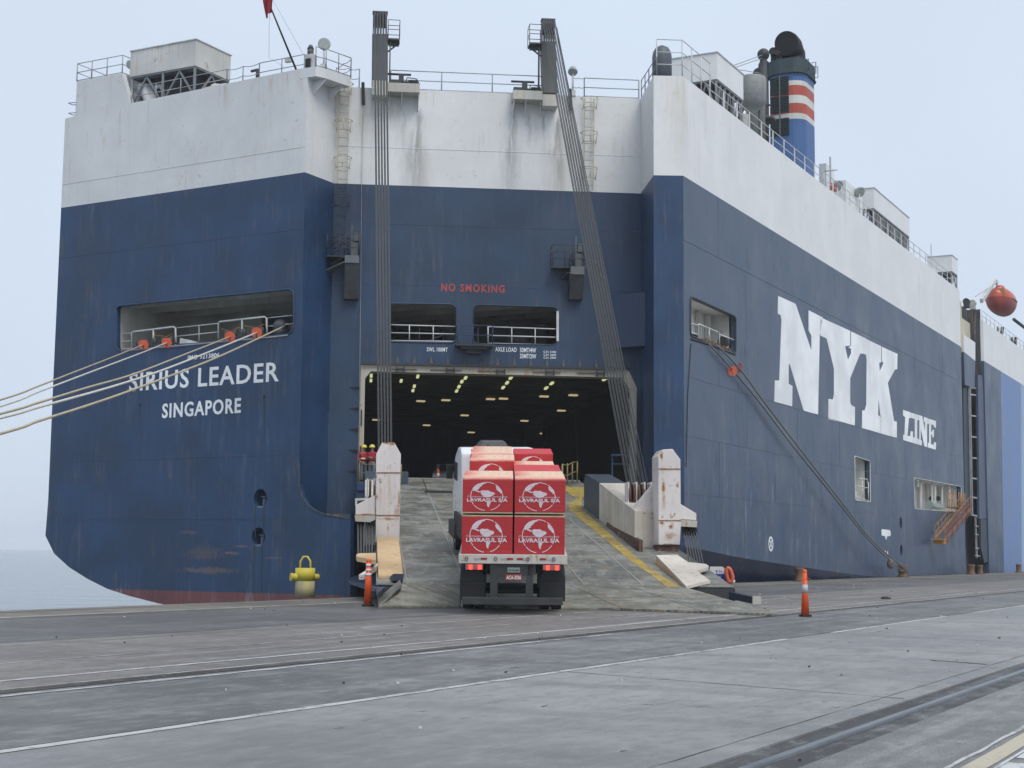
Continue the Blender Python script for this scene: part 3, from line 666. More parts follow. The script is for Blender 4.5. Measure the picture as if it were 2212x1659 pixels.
for a, b in (((290,752),(378,742)), ((478,733),(575,722))):
    mb = MB()
    mb.bar(on_pl(PT,*a,-.25), on_pl(PT,*b,-.25), .3, .12)
    for t in (.1,.3,.5,.7,.9):
        p = on_pl(PT, a[0]+(b[0]-a[0])*t, a[1]+(b[1]-a[1])*t, -.25); mb.cone(p, p+UP*.38, .11, .11, 10)
    emit('roller_fairlead', mb, M['dark'], ship)
p = on_pl(PT, 606, 722, -.7)
mb = MB().cone(p-UP*.1, p+UP*.35, .36, .34, 14); mb.sphere(p+UP*.40, .40, 14, (1,1,.9)); mb.sphere(p+SB*.45+AX*.5+UP*.3, .36, 12)
emit('mooring_bitt', mb, simple('blue_grey_bitt', (.06,.075,.09), .5), ship)
q = P(PT, (389,730),(412,735),(432,740),(388,742), off=-.2); emit('white_plate', MB().prism(q, -PT[1]*.03), M['rail'], ship)
q = P(PT, (376,744),(418,744),(400,746.5),(380,746.5), off=-.15); emit('white_plate', MB().prism(q, -PT[1]*.03), M['rail'], ship)
zl = lambda x, y: (685.8+x*.2976, 466.3+y*.2976)
prail(PM, -.12, [[zl(500,790), zl(1005,803)], [zl(500,848), zl(1005,858)], [zl(520,905), zl(990,912)], [zl(667,795), zl(667,912)], [zl(840,798), zl(840,918)]], M['rail'], .032)
prail(PM, -.12, [[zl(1238,805), zl(1742,822)], [zl(1238,868), zl(1742,882)], [zl(1238,925), zl(1742,938)], [zl(1238,803), zl(1238,930)], [zl(1410,812), zl(1410,935)], [zl(1580,815), zl(1580,935)]], M['rail'], .032)
prail(PM, -2.3, [[zl(740,795), zl(740,900)], [zl(968,800), zl(968,905)], [zl(800,905), zl(1000,835)], [zl(1165,790), zl(1165,925)]], M['rail_g'], .03)
# small balcony between the openings
c = on_pl(PM, *zl(1137, 945), .35)
mb = MB().box(c, (1.9, .9, .10), (MX, MN, UP)); mb.box(c-UP*.12, (1.3,.5,.14), (MX, MN, UP)); mb.box(c-UP*.25-MN*.2, (.8,.4,.25), (MX, MN, UP))
emit('balcony_platform', mb, M['dark'], ship)
mb = MB()
for w in (-.85, -.1, .9): mb.tube([c+MX*w+MN*.4, c+MX*w+MN*.4+UP*1.0], .025, 5)
for z in (.5, 1.0): mb.tube([c-MX*.85-MN*.3+UP*z, c-MX*.85+MN*.4+UP*z, c+MX*.9+MN*.4+UP*z, c+MX*.9-MN*.3+UP*z], .022, 5)
emit('balcony_railing', mb, simple('dark_blue_rail', (.03,.06,.12), .6), ship)
# box fairing on the right of the ramp wall
a0, a1 = on_pl(PM, 1319, 638, .05), on_pl(PP, 1393, 631)
z0 = on_pl(PM, 1319, 752, .05).z; z1 = a0.z
a1b = on_pl(PP, 1393, 700)
pf = [dn(a0,z0), dn(a1b,z0), dn(a1b-MN*.6,z0), dn(a0-MN*.04,z0)]
mb = MB().hexa(pf + [dn(p, z1) for p in pf]); emit('wall_casing', mb, steel('casing_blue', (.024,.05,.105), rust=.02), ship)

# side openings: rails, rollers
zs = lambda x, y: (1206.9+x*.2976, 466.3+y*.2976)
prail(PS, -.1, [[zs(955,780), zs(1010,793), zs(1010,893)], [zs(1010,790), zs(1020,787), zs(1158,845), zs(1165,855), zs(1165,925)], [zs(1092,820), zs(1092,905)], [zs(955,848), zs(1012,862)], [zs(1170,862), zs(1280,905)]], M['rail'], .04)
prail(PS, -.35, [[zs(1240,890), zs(1240,1000)], [zs(1170,915), zs(1280,960)]], M['dark'], .02)
prail(PS, .0, [[zs(958,893), zs(1100,935), zs(1280,1005)]], M['dark'], .07, name='fairlead_sill')
for q_, r in (((984,877), .16), ((1195,915), .30)):
    p = on_pl(PS, *zs(*q_), -.3); emit('roller', MB().cone(p-AX*.12-UP*.0, p+AX*.12, r, r, 14).cone(p-UP*.5, p, .16, .12, 8), M['dark'], ship)
mb = MB()
for k in range(9): p = on_pl(PS, *zs(1035+k*24, 900+k*9), -.15); mb.box(p, (.25, .16, .14+.1*(k % 2)), (SB, AX, UP))
emit('roller_fairlead', mb, M['rustpost'], ship)
prail(PS, -.1, [[z8(650,1020), z8(650,1065)], [z8(685,960), z8(685,1066)], [z8(718,965), z8(718,1070)], [z8(652,985), z8(724,1000)], [z8(648,1045), z8(722,1068)], [z8(665,945), z8(712,950), z8(712,975)]], M['rail'], .035)
for q8 in ((665,915),(683,1025)): emit('deck_machinery', MB().sphere(on_pl(PS,*z8(*q8),-1.0), .22, 10, (1,1.2,.8)), M['dark'], ship)
p = on_pl(PS, *z8(685,838), -.5); emit('bulkhead_lamp', MB().box(p, (.1,.5,.14), (SB, AX, UP)), M['rail'], ship)
for x in (1005, 1066, 1082, 1120, 1160): a, b = on_pl(PS, *z8(x, 955+(x-1005)*.2), -.25), on_pl(PS, *z8(x, 1105), -.25); emit('stanchion', MB().bar(a, b, .12, .12, up=AX), M['white_in'], ship)
mb = MB(); p = on_pl(PS, *z8(1085,1092), -.1); mb.box(p, (.4, 3.6, .35), (SB, AX, UP)); p = on_pl(PS, *z8(1050,1090), .05); mb.cone(p-AX*.1, p+AX*.5, .34, .34, 12); mb.box(on_pl(PS, *z8(980,975), -.2), (.3,.6,.5), (SB, AX, UP))
emit('ladder_winch', mb, simple('pale_green_grey', (.32,.38,.36), .6), ship)
for x in (1060, 1098): p = on_pl(PS, *z8(x, 1055), -1.2); emit('deck_machinery', MB().sphere(p, .22, 10), M['dark'], ship)

# accommodation ladder, orange with dull red netting
M['orange'] = steel('faded_orange_ladder_paint', (.42,.20,.06), rust=.3, rough=.7)
M['netting'] = simple('dull_red_net', (.20,.08,.08), .9)
A_, B_ = on_pl(PS, *z8(1225,1105), .35), on_pl(PS, *z8(1080,1275), .35)
stair = emit('boarding_stair', MB().bar(A_, B_, .08, .22).bar(A_+SB*.8, B_+SB*.8, .08, .22), M['orange'], ship, label='orange boarding stair slung against the hull side')
n = 16
for k in range(n+1):
    p = A_+(B_-A_)*k/n; emit('stair_tread', MB().box(p+SB*.4, (.8,.26,.03), (SB, AX, UP)), M['rustpost'], stair)
mb = MB()
for o_ in (0, .8):
    for hh in (.5, 1.0): mb.tube([A_+SB*o_+UP*hh, B_+SB*o_+UP*hh], .025, 5)
    for k in range(0, n+1, 2): p = A_+(B_-A_)*k/n+SB*o_; mb.tube([p, p+UP*1.0], .022, 5)
emit('handrail', mb, M['orange'], stair)
mb = MB()
for k in range(34):
    p = A_+(B_-A_)*k/33+SB*.86; mb.bar(p+UP*.9, p-UP*.45+AX*.25*math.sin(k), .02)
for hh in (-.4,-.1,.2,.5,.8): mb.bar(A_+SB*.86+UP*hh, B_+SB*.86+UP*hh, .02)
emit('safety_net', mb, M['netting'], stair)
c = on_pl(PS, *z8(1195,1105), .5); mb = MB().box(c, (1.1, 2.6, .1), (SB, AX, UP))
for dx in (-1.3,-.6,.1,.7,1.3):
    mb.tube([c+AX*dx+SB*.5, c+AX*dx+SB*.5+UP*1.25], .035, 5); mb.tube([c+AX*dx-SB*.4, c+AX*dx-SB*.4+UP*1.25], .03, 5)
for hh in (.6,1.2): mb.tube([c-AX*1.3+SB*.5+UP*hh, c+AX*1.3+SB*.5+UP*hh], .03, 5); mb.tube([c-AX*1.3-SB*.4+UP*hh, c+AX*1.3-SB*.4+UP*hh], .03, 5)
emit('stair_platform', mb, M['orange'], ship)
c = B_+SB*.4; emit('stair_platform', MB().box(c-UP*.05, (.9, 1.5, .12), (SB, AX, UP)).box(c-UP*.25, (.8, 1.2, .3), (SB, AX, UP)), M['orange'], ship)

# side-ramp slot amidships
M['lat'] = simple('dark_blue_lattice', (.03,.045,.07), .6)
q0 = (ya+yb)/2
mb = MB().box(S(q0, 11, -1.5), (.15, yb-ya+.5, 28), (SB, AX, UP)); mb.box(S(ya-.08, 11, -.9), (1.3,.1,28), (SB, AX, UP)); mb.box(S(yb+.08, 11, -.9), (1.3,.1,28), (SB, AX, UP))
emit('slot_upper_wall', MB().box(S(q0, (ZB+ZT)/2-.8, -1.25), (.1, yb-ya-.1, ZT-ZB-1.2), (SB, AX, UP)), steel('rust_streaked_slot_paint', (.58,.54,.44), rust=.5, rough=.7), ship)
emit('slot_wall', mb, steel('slot_dark', (.04,.05,.07), rust=.2), ship)
mb = MB().box(S(ya+.9, (ZB+ZT)/2-.4, -.75), (1.2, 1.2, ZT-ZB-.8), (SB, AX, UP)); emit('rusty_corner_post', mb, steel('rusty_cream_post', (.55,.5,.38), rust=.5, rough=.7), ship)
def s8(x, y, off=0): return on_pl(PS, *z8(x, y), off)
q = [s8(*p) for p in ((1254,160),(1318,205),(1318,305),(1256,255))]; emit('slot_cover', MB().prism([p-SB*.3 for p in q], -SB*.2), M['white_side'], ship)
q = [s8(*p) for p in ((1256,257),(1318,307),(1316,455),(1262,435))]; emit('slot_cover', MB().prism([p-SB*.3 for p in q], -SB*.2), M['blue_side'], ship)
q = [s8(*p) for p in ((1322,380),(1345,385),(1390,1165),(1330,1165))]; emit('slot_cover', MB().prism([p-SB*.12 for p in q], -SB*.2), steel('slot_blue', (.05,.075,.13), rust=.03), ship)
lt = emit('side_ramp_frame', MB().bar(s8(1268,445,-.4), s8(1280,1145,-.4), .2, .2, up=AX).bar(s8(1310,455,-.4), s8(1325,1150,-.4), .2, .2, up=AX), M['rail_g'], ship, label='folded side ramp frame with dark lattice in the hull slot')
q = [s8(*p) for p in ((1268,450),(1310,458),(1325,1150),(1280,1145))]; emit('lattice_panel', MB().prism([p-SB*.55 for p in q], -SB*.1), M['lat'], lt)
for t in (0,.055,.22,.385,.55,.71,.86,1): emit('cross_bar', MB().bar(s8(1268+12*t,450+695*t,-.38), s8(1310+15*t,455+697*t,-.38), .14, .14, up=UP), M['rail_g'], lt)
mb = MB().bar(s8(1300,1155,-.4), s8(1308,1380,-.4), .15, .15, up=AX).bar(s8(1325,1160,-.4), s8(1332,1385,-.4), .15, .15, up=AX)
for y in (1205, 1250, 1325, 1365): mb.bar(s8(1300,y,-.38), s8(1330,y+4,-.38), .12, .12, up=UP)
emit('side_ramp_leg', mb, M['rail_g'], ship)
q = [s8(*p) for p in ((1335,1165),(1365,1170),(1375,1400),(1355,1405),(1338,1330))]; emit('slot_cover', MB().prism([p-SB*.1 for p in q], -SB*.2), M['lat'], ship)

# ------------------------------------------------------------------ weather-deck railings
def deckline(pl, pts, inset=.08):
    return [dn(on_pl(pl, x, y, -inset), ZT) for x, y in pts]
ra = deckline(PT, [(284,222),(390,201),(490,181),(560,167),(658,146)]); rail(ra[:3], post=2.1); rail(ra[2:4], post=1.2, sag=.08); rail(ra[3:], post=1.6)
hb = P(PT, (166,176), (264,158), off=-.05); th = 2.2
rail([dn(hb[0]+AX*th, hb[0].z), hb[0], hb[1], dn(hb[1]+AX*th, hb[1].z)], post=1.05)
mb = MB()                                            # tall block at the port quarter
zb0 = ZT-.4; a, b = P(PT, (166,176), (264,158), off=-.29)
mb.hexa([dn(a,zb0), dn(b,zb0), dn(b+AX*th,zb0), dn(a+AX*th,zb0), a, b, dn(b+AX*th,b.z), dn(a+AX*th,a.z)]); emit('stern_house', mb, M['white'], ship)
mb = MB()
for y in (221, 243): p = on_pl(PT, 165, y, -.1); mb.tube([p, p-SB*.55+MN*.1, p-SB*.55+AX*.3, p+AX*.35], .025, 5)
emit('grab_rail', mb, M['rail_g'], ship)
# corner platform beside the recess
c0 = dn(K['L1'], 0)
q = [c0-SB*.45, c0+SB*.5+PT[1]*.02, c0+SB*.75+AX*.5, c0+SB*1.1+AX*2.2, c0+AX*2.4-SB*.3]
emit('corner_platform', MB().prism([dn(p, ZT-.25) for p in q], UP*.5), M['white'], ship)
emit('platform_bracket', MB().prism([dn(c0+AX*.5, ZT-1.0), dn(c0+AX*.5+SB*.8, ZT-.3), dn(c0+AX*.5, ZT-.3)], AX*.05).prism([dn(c0+AX*1.8, ZT-1.0), dn(c0+AX*1.8+SB*.95, ZT-.3), dn(c0+AX*1.8, ZT-.3)], AX*.05), M['white'], ship)
rail([dn(q[1], ZT+.25), dn(q[2], ZT+.25), dn(q[3], ZT+.25)], post=.9)
rm = deckline(PM, [(726,176),(776,178)]); rail([dn(q[3], ZT+.2)]+rm, post=.9, sag=.07)
rail(deckline(PM, [(844,182),(1172,202)]), post=2.5); rail(deckline(PM, [(1238,206),(1262,207)]), post=.8, sag=.05); rail(deckline(PM, [(1262,207),(1380,212)]), post=2.2)
zq = ZT
rf = [dn(K['M1']+AX*.1, zq), dn(K['R0']-PP[1]*.1+AX*.15, zq), dn(K['R1']+AX*.15-SB*.1, zq), S(4.2,zq,-.1)]
rail(rf[:2], post=1.0); rail(rf[1:], h=1.9, bars=(1,.66,.33), post=1.5, mat=M['rail'])
e2 = rail([S(4.2,zq,-.12), S(ya-.3,zq,-.12)], post=2.1, flat=.17, mat=M['rail'])
rail([S(yb+.2,zt2,-.12), S(110,zt2,-.12)], post=2.2, mat=M['rail'])
rail([S(ya-1,zq,-.12), S(ya-1,zq,-3)], post=1.4, mat=M['rail'])
# ------------------------------------------------------------------ ramp masts on the ramp wall
def sm(x, y, off=0): return on_pl(PM, x, y, off)
def mast(x0, x1, xt0, xt1, ybot, ytop, yhead0, yhead1, side, yp, px0, px1, base, lab):
    off = .55
    b0, b1, t0, t1 = sm(x0,ybot,off), sm(x1,ybot,off), sm(xt0,ytop,off), sm(xt1,ytop,off); D = -MN*.9
    m = emit('ramp_mast', MB().hexa([b0, b1, b1+D, b0+D, t0, t1, t1+D*.7, t0+D*.7]), M['mast'], ship, label=lab)
    h0, h1 = sm(xt0+3,yhead1,off), sm(xt1-2,yhead1,off); z0, z1 = sm(x0,yhead0,off).z, h0.z
    W_ = (h1-h0).length
    for k in range(6):                                # thin cheek plates carrying the sheaves
        w = W_*k/5; p = h0+MX*w
        emit('cheek_plate', MB().box(dn(p, (t0.z+z1)/2)-MN*.3, (.045, .5, z1-t0.z), (MX, MN, UP)), M['mast'], m)
    for k in range(5):
        p = dn(h0+MX*(W_*(k+.5)/5), z1-.42)-MN*.22
        emit('sheave', MB().cone(p-MX*.05, p+MX*.05, .42, .42, 20), M['dark'], m)
    emit('head_plate', MB().box(dn((h0+h1)/2, z1-.05)-MN*.25, (W_+.1, .5, .05), (MX, MN, UP)), M['mast'], m)
    pp = [sm(px0,yp,off-.3), sm(px1,yp,off-.3)]
    pc = (pp[0]+pp[1])/2; w_ = (pp[1]-pp[0]).length
    mb = MB().box(pc, (w_, .9, .07), (MX, MN, UP)); mb.bar(pc-UP*.05+MX*w_/2*side, pc-UP*.55-MX*w_/2*side, .07); mb.box(pc-UP*.15, (w_*.9,.07,.2), (MX, MN, UP))
    emit('mast_platform', mb, M['mast'], m)
    mb = MB(); e = MX*w_/2
    for s1 in (-1, 1):
        for s2 in (-1, 1): q = pc+e*s1+MN*.42*s2; mb.tube([q, q+UP*1.0], .02, 5)
    for hz in (.5, 1.0): mb.tube([pc-e*side+MN*.42+UP*hz, pc+e*side+MN*.42+UP*hz, pc+e*side-MN*.42+UP*hz, pc-e*side-MN*.42+UP*hz], .02, 5)
    emit('platform_railing', mb, M['mast'], m)
    q = pc+MX*(-side*w_*.3); emit('mast_ladder', MB().tube([q, dn(q, ZT)], .035, 6).tube([q+MN*.3, dn(q+MN*.3, ZT)], .03, 6), M['mast'], m)
    # foundation bracket with its fittings
    f0, f1, f2, f3 = base
    a = sm(f0,f2,.9); b = sm(f1,f2,.9); zt = sm(f0,f2,.9).z; zb = sm(f0,f3,.9).z
    F = emit('mast_foundation', MB().hexa([dn(a,zb), dn(b,zb), dn(b-MN*.9,zb), dn(a-MN*.9,zb), dn(a,zt), dn(b,zt), dn(b-MN*.9,zt), dn(a-MN*.9,zt)]), M['found'], ship)
    for t in (.05, .45, .97):
        p = dn(a+(b-a)*t-MN*.9, zb); emit('gusset', MB().prism([p-UP*.0+MX*-.02, p+MN*.8+MX*-.02, p-UP*.75+MX*-.02], MX*.04), M['white_mid'], F)
    mb = MB()
    for t, w, h in ((.2,.5,.25),(.42,.25,.55),(.6,.6,.2),(.8,.5,.28)):
        p = dn(a+(b-a)*t-MN*.5, zt+h/2); mb.box(p, (w,.4,h), (MX, MN, UP))
    p = dn(a+(b-a)*.42-MN*.5, zt+.6); mb.cone(p-MX*.7, p+MX*.5, .06, .06, 8); mb.tube([dn(a+(b-a)*.55-MN*.2,zt), dn(a+(b-a)*.6-MN*.2,zt+.35), dn(a+(b-a)*.9-MN*.2,zt+.3), dn(b-MN*.2,zt)], .03, 5)
    emit('foundation_fitting', mb, M['dark'], F)
    return m, h0, h1, W_
M['found'] = steel('rusty_foundation_paint', (.48,.47,.42), rust=.4, rough=.6, streak=.15)
mL, hl0, hl1, wL = mast(803,838, 804,838, 177,73, 45,22, 1, 90, 838,863, (838,907,178,197), 'slim dark grey steel mast above the left ramp cables')
mR, hr0, hr1, wR = mast(1174,1205, 1169,1200, 200,89, 58,38, -1, 99, 1142,1169, (1109,1172,194,213), 'slim dark grey steel mast above the right ramp cables')
pp = P(PM, (804,176), (839,176), off=.6); emit('mast_base', MB().box(dn((pp[0]+pp[1])/2, ZT-.25)-MN*.15, (.8,.9,.75), (MX, MN, UP)), M['found'], ship)
pp = P(PM, (1172,198), (1203,200), off=.6); emit('mast_base', MB().box(dn((pp[0]+pp[1])/2, ZT-.55)-MN*.15, (.8,.9,.6), (MX, MN, UP)), M['found'], ship)
emit('cable_tray', MB().bar(sm(784,178,.12), sm(785,226,.12), .09, .16), M['black'], ship)
emit('cable_tray', MB().bar(sm(1231,192,.12), sm(1234,238,.12), .12, .16), M['black'], ship)
emit('hanging_wire', MB().tube([sm(784,226,.1), sm(781,420,.1), sm(779,640,.1), sm(776,900,.3), on_pl(PM,770,1090,1.0)], .014, 5), M['rail_g'], ship)

# caged ladders on the ramp wall
M['ladw'] = steel('rusty_cream_ladder', (.52,.48,.36), rust=.35, rough=.7); M['ladb'] = simple('blue_ladder', (.035,.05,.07), .7)
def ladder(xt, yt, xb, yb_, ymid, hoops):
    for (ya_, yb2, mat) in ((yt, ymid, M['ladw']), (ymid, yb_, M['ladb'])):
        def X(y): return xt+(xb-xt)*(y-yt)/(yb_-yt)
        a, b = sm(X(ya_),ya_,.22), sm(X(yb2),yb2,.22)
        L = emit('wall_ladder', MB().bar(a-MX*.24, b-MX*.24, .05, .05, up=MX).bar(a+MX*.24, b+MX*.24, .05, .05, up=MX), mat, ship)
        n = int((a-b).length/.42)
        for k in range(n):
            p = a+(b-a)*(k+.5)/n; emit('rung', MB().cone(p-MX*.24, p+MX*.24, .022, .022, 5), mat, L)
        for hy in hoops:
            if ya_ <= hy < yb2:
                mb = MB(); c = sm(X(hy),hy,.22)
                for hz, rr in ((0,.46),(-.55,.36)): mb.tube([c+UP*hz+MX*math.cos(t)*rr+MN*(math.sin(t)*.55) for t in [math.pi*i/8 for i in range(9)]], .022, 5)
                for t in (.15,.5,.85): mb.tube([c+MX*math.cos(t*math.pi)*.46+MN*math.sin(t*math.pi)*.55, c-UP*.55+MX*math.cos(t*math.pi)*.36+MN*math.sin(t*math.pi)*.55], .02, 5)
                for s_ in (-1,1): mb.tube([c+MX*.46*s_, c+MX*.24*s_-UP*.05], .02, 5)
                emit('safety_hoop', mb, mat, L)
ladder(744,181, 736,535, 396, (182,262,342,424,516))
ladder(1273,212, 1271,410, 409, (214,288,365)); 
# winch balconies half way down the wall
def wbal(x0, x1, yt, yb_, yl, xr=None):
    a, b = sm(x0,yt,.9), sm(x1,yt,.9); z1 = a.z; z0 = sm(x0,yb_,.9).z; zl_ = sm(x0,yl,.5).z
    B = emit('winch_balcony', MB().hexa([dn(a,z0), dn(b,z0), dn(b-MN*.9,z0), dn(a-MN*.9,z0), dn(a,z1), dn(b,z1), dn(b-MN*.9,z1), dn(a-MN*.9,z1)]), steel('balcony_grey', (.13,.15,.16), rust=.15), ship)
    emit('balcony_support', MB().prism([dn(a-MN*.9,z0-.003), dn(a-MN*.05,z0-.003), dn(a-MN*.5,zl_), dn(a-MN*.9,zl_)], (b-a)), M['dark'], B)
    mb = MB(); w = (b-a).length
    mb.box(dn(a+(b-a)*.7-MN*.4, z1+.35), (w*.4,.3,.7), (MX, MN, UP)); mb.box(dn(a+(b-a)*.75-MN*.4, z1+1.0), (w*.3,.25,.45), (MX, MN, UP)); mb.bar(dn(a+(b-a)*.45-MN*.3, z1), dn(a+(b-a)*.45-MN*.3, z1+1.6), .08)
    emit('winch', mb, M['mast'], B)
    mb = MB()
    for w_, s_ in ((-.9,.0),(-.9,.8),(-.3,.85),(0,.85),(w,.85),(w,.1)): mb.tube([dn(a+MX*w_-MN*.9+MN*s_, z1), dn(a+MX*w_-MN*.9+MN*s_, z1+1.1)], .025, 5)
    for hz in (.4,.75,1.1): mb.tube([dn(a-MX*.9-MN*.88, z1+hz), dn(a-MX*.9-MN*.1, z1+hz), dn(a+MX*w-MN*.05, z1+hz), dn(a+MX*w-MN*.8, z1+hz)], .022, 5)
    mb.box(dn(a-MX*.45-MN*.5, z1-.04), (.9,.8,.06), (MX, MN, UP))
    emit('balcony_guard', mb, M['dark'], B)
    return B
wbal(745,776,551,567,645); wbal(1233,1262,575,592,646)
mb = MB()
for hz in (0,.5,1.0):
    p = sm(715,572,.15)+UP*hz; mb.tube([p, sm(747,552,.9)+UP*hz], .025, 5)
    p = sm(1232,588,.9)+UP*hz; mb.tube([sm(1228,600,.1)+UP*(hz-.6), p], .025, 5); mb.tube([sm(1262,575,.9)+UP*hz, sm(1308,600,.1)+UP*hz], .02, 5)
mb.bar(sm(700,590,.1), sm(747,568,.8), .5, .06)
emit('balcony_rail', mb, M['mast'], ship)
mb = MB(); mb.bar(sm(1219,604,.2), sm(1233,590,.7), .5, .05); emit('balcony_step', mb, M['dark'], ship)

# lamps, horns on the weather deck
M['lampm'] = simple('pale_lamp_housing', (.38,.42,.40), .5)
def flood(p, h, r, tilt=(0,0,0), nm='deck_floodlight'):
    o = emit(nm, MB().tube([p, p+UP*h], .05, 6).box(p+UP*.15, (.3,.3,.3)), M['rail'], ship)
    d = (V3((0,-1,-.3))+V3(tilt)).normalized(); c = p+UP*(h+.1)
    emit('lamp_head', MB().cone(c-d*.25, c+d*.05, r*.6, r, 14).cone(c+d*.05, c+d*.12, r, r*.9, 14), M['lampm'], o)
flood(dn(on_pl(PT,279,222,-1.6), ZT+1.9), 1.0, .26, (-.8,0,0)); flood(dn(on_pl(PT,699,150,-.6), ZT+.2), 1.25, .32, (.2,0,.2)); flood(dn(sm(1237,206,-.1), ZT), 1.25, .26, (0,0,-1))
p = dn(on_pl(PT, 670, 146, -.5), ZT+.1)
o = emit('stern_light', MB().box(p+UP*.5, (.5,.4,.95), (SB, AX, UP)), M['rail'], ship)
emit('lantern', MB().box(p+UP*.42-AX*.22, (.34,.06,.62), (SB, AX, UP)), M['black'], o); emit('lantern', MB().cone(p+UP*.97, p+UP*1.3, .16, .16, 12).cone(p+UP*1.3, p+UP*1.5, .18, .08, 12), M['mast'], o)
p = dn(on_pl(PT, 556, 168, -.4), ZT); emit('call_horn', MB().bar(p, p+UP*.85, .13, .16).bar(p+UP*.8, p+UP*.78-SB*.4, .12, .1).cone(p, p+UP*.12, .2, .14, 8), M['dark'], ship)
emit('deck_box', MB().box(dn(on_pl(PT, 623, 150, -.3), ZT+.95), (.35,.2,.2), (SB, AX, UP)), M['rail'], ship)
pole_a, pole_b = dn(on_pl(PT, 647, 148, -.15), ZT-.1), on_pl(PT, 588, -55, -.1)+PT[1]*1.5
emit('flagstaff', MB().cone(pole_a, pole_b, .055, .03, 8), M['black'], ship)
emit('staff_stay', MB().tube([dn(on_pl(PT,655,147,-.1), ZT+1), pole_b], .01, 4), M['rail_g'], ship)
fl_a, fl_b = on_pl(PT, 581, 124, .1), on_pl(PT, 583, -60, 1.4); emit('halyard', MB().tube([dn(on_pl(PT, 612, 146,-.1), ZT+.6), fl_a, fl_b], .012, 4), M['rail_g'], ship)
mb = MB(); n = 12; P0 = fl_a+(fl_b-fl_a)*.55; P1 = fl_b; rows = []
for i in range(n+1):
    t = i/n; c = P0*(1-t)+P1*t; wid = .28+.25*t; row = []
    for j in range(9):
        u = j/8; row.append(c - SB*(u*wid*1.2-.12) + AX*.10*math.sin(u*9+t*3) - UP*u*.35)
    rows.append(row)
vs = [p for r in rows for p in r]+[p+AX*.01 for r in rows for p in r]; fs = []; m = 9*(n+1)
for i in range(n):
    for j in range(8):
        a = i*9+j; fs.append([a,a+1,a+10,a+9]); fs.append([m+a,m+a+9,m+a+10,m+a+1])
mb.add(vs, fs, True); emit('flag', mb, simple('red_flag_cloth', (.42,.03,.04), .8), None, loc=P0, label='small red flag hanging from the halyard over the left stern block', cat='flag')

# ------------------------------------------------------------------ white casings on trussed legs
def casing(o, xw, yl, z0, z1, zd_, nx, ny, mat, lab=None, flr=True, dark_in=True):
    """box from z0 to z1 with aft starboard corner o, xw wide to port, yl long, on braced legs down to zd_"""
    o = dn(o, 0); c = o-SB*xw/2+AX*yl/2
    B = emit('raised_casing', MB().box(dn(c,(z0+z1)/2), (xw, yl, z1-z0), (SB, AX, UP)), mat, ship, label=lab)
    emit('casing_rim', MB().box(dn(c,z1+.02), (xw+.1, yl+.1, .05), (SB, AX, UP)), M['rail'], B)
    emit('casing_rim', MB().box(dn(c,z0-.05), (xw-.06, yl-.06, .09), (SB, AX, UP)), M['trussm'], B)
    def leg(a, b, w=.13): emit('truss_leg', MB().bar(a, b, w, w), M['trussm'], B)
    ys = [yl*k/ny for k in range(ny+1)]; xs = [xw*k/nx for k in range(nx+1)]
    for y in ys: leg(dn(o+AX*min(max(y,.1),yl-.1)-SB*.1, z0-.1), dn(o+AX*min(max(y,.1),yl-.1)-SB*.1, zd_))
    for x in xs[1:]: leg(dn(o-SB*min(x,xw-.1)+AX*.1, z0-.1), dn(o-SB*min(x,xw-.1)+AX*.1, zd_))
    for k in range(ny):
        a, b = ys[k], ys[k+1]; m_ = (a+b)/2
        leg(dn(o+AX*m_-SB*.1, z0-.12), dn(o+AX*(a+.15)-SB*.1, zd_), .09); leg(dn(o+AX*m_-SB*.1, z0-.12), dn(o+AX*(b-.15)-SB*.1, zd_), .09)
    for k in range(nx):
        a, b = xs[k], xs[k+1]; m_ = (a+b)/2
        leg(dn(o-SB*m_+AX*.1, z0-.12), dn(o-SB*(a+.15)+AX*.1, zd_+.3), .09); leg(dn(o-SB*m_+AX*.1, z0-.12), dn(o-SB*(b-.15)+AX*.1, zd_+.3), .09)
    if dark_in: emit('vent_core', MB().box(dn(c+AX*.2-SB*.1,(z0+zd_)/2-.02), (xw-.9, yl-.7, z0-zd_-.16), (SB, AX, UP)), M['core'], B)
    return B
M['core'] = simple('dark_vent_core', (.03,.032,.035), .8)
M['cas_l'] = steel('rust_streaked_casing', (.60,.60,.57), rust=.35, rough=.55, rsc=.7)
# left casing
def planeAt(p, n): return (p, n)
cT = on_pl(PT, 424, 85, -.5); cB = on_pl(PT, 424, 141, -.5); lT = on_pl(PT, 288, 115, -.5); pR = (cT, PR[1])
rT = on_pl((dn(cT,0), SB), 499, 119)
casing(cT, (cT-lT).length, (rT-cT).dot(AX), cB.z, cT.z, ZT-.1, 2, 1, M['cas_l'], 'white casing with brown rust runs on braced legs above the left stern block')
d0 = dn(on_pl(PT, 318, 215, -.9), ZT)
emit('air_duct', MB().tube([d0-SB*.9+AX*.2, d0-SB*.9+UP*1.0+AX*.2, d0-SB*.6+UP*1.35+AX*.2, d0-SB*.1+UP*1.1, d0+SB*.35+UP*.3, d0+SB*.4], .38, 12), M['white'], ship)
emit('air_duct', MB().tube([d0+SB*.5+UP*1.15, d0+SB*.9+UP*1.15, d0+SB*1.1+UP*.9, d0+SB*1.1], .12, 10), M['rail'], ship)
for x, w, h in ((372,1.0,.8),(400,.8,1.0),(425,.9,.7),(455,.9,.45)):
    p = dn(on_pl(PT, x, 200, -1.6), ZT-.2+h/2); emit('deck_unit', MB().box(p, (w,.8,h), (SB, AX, UP)), M['dark'], ship, bevel=.04)
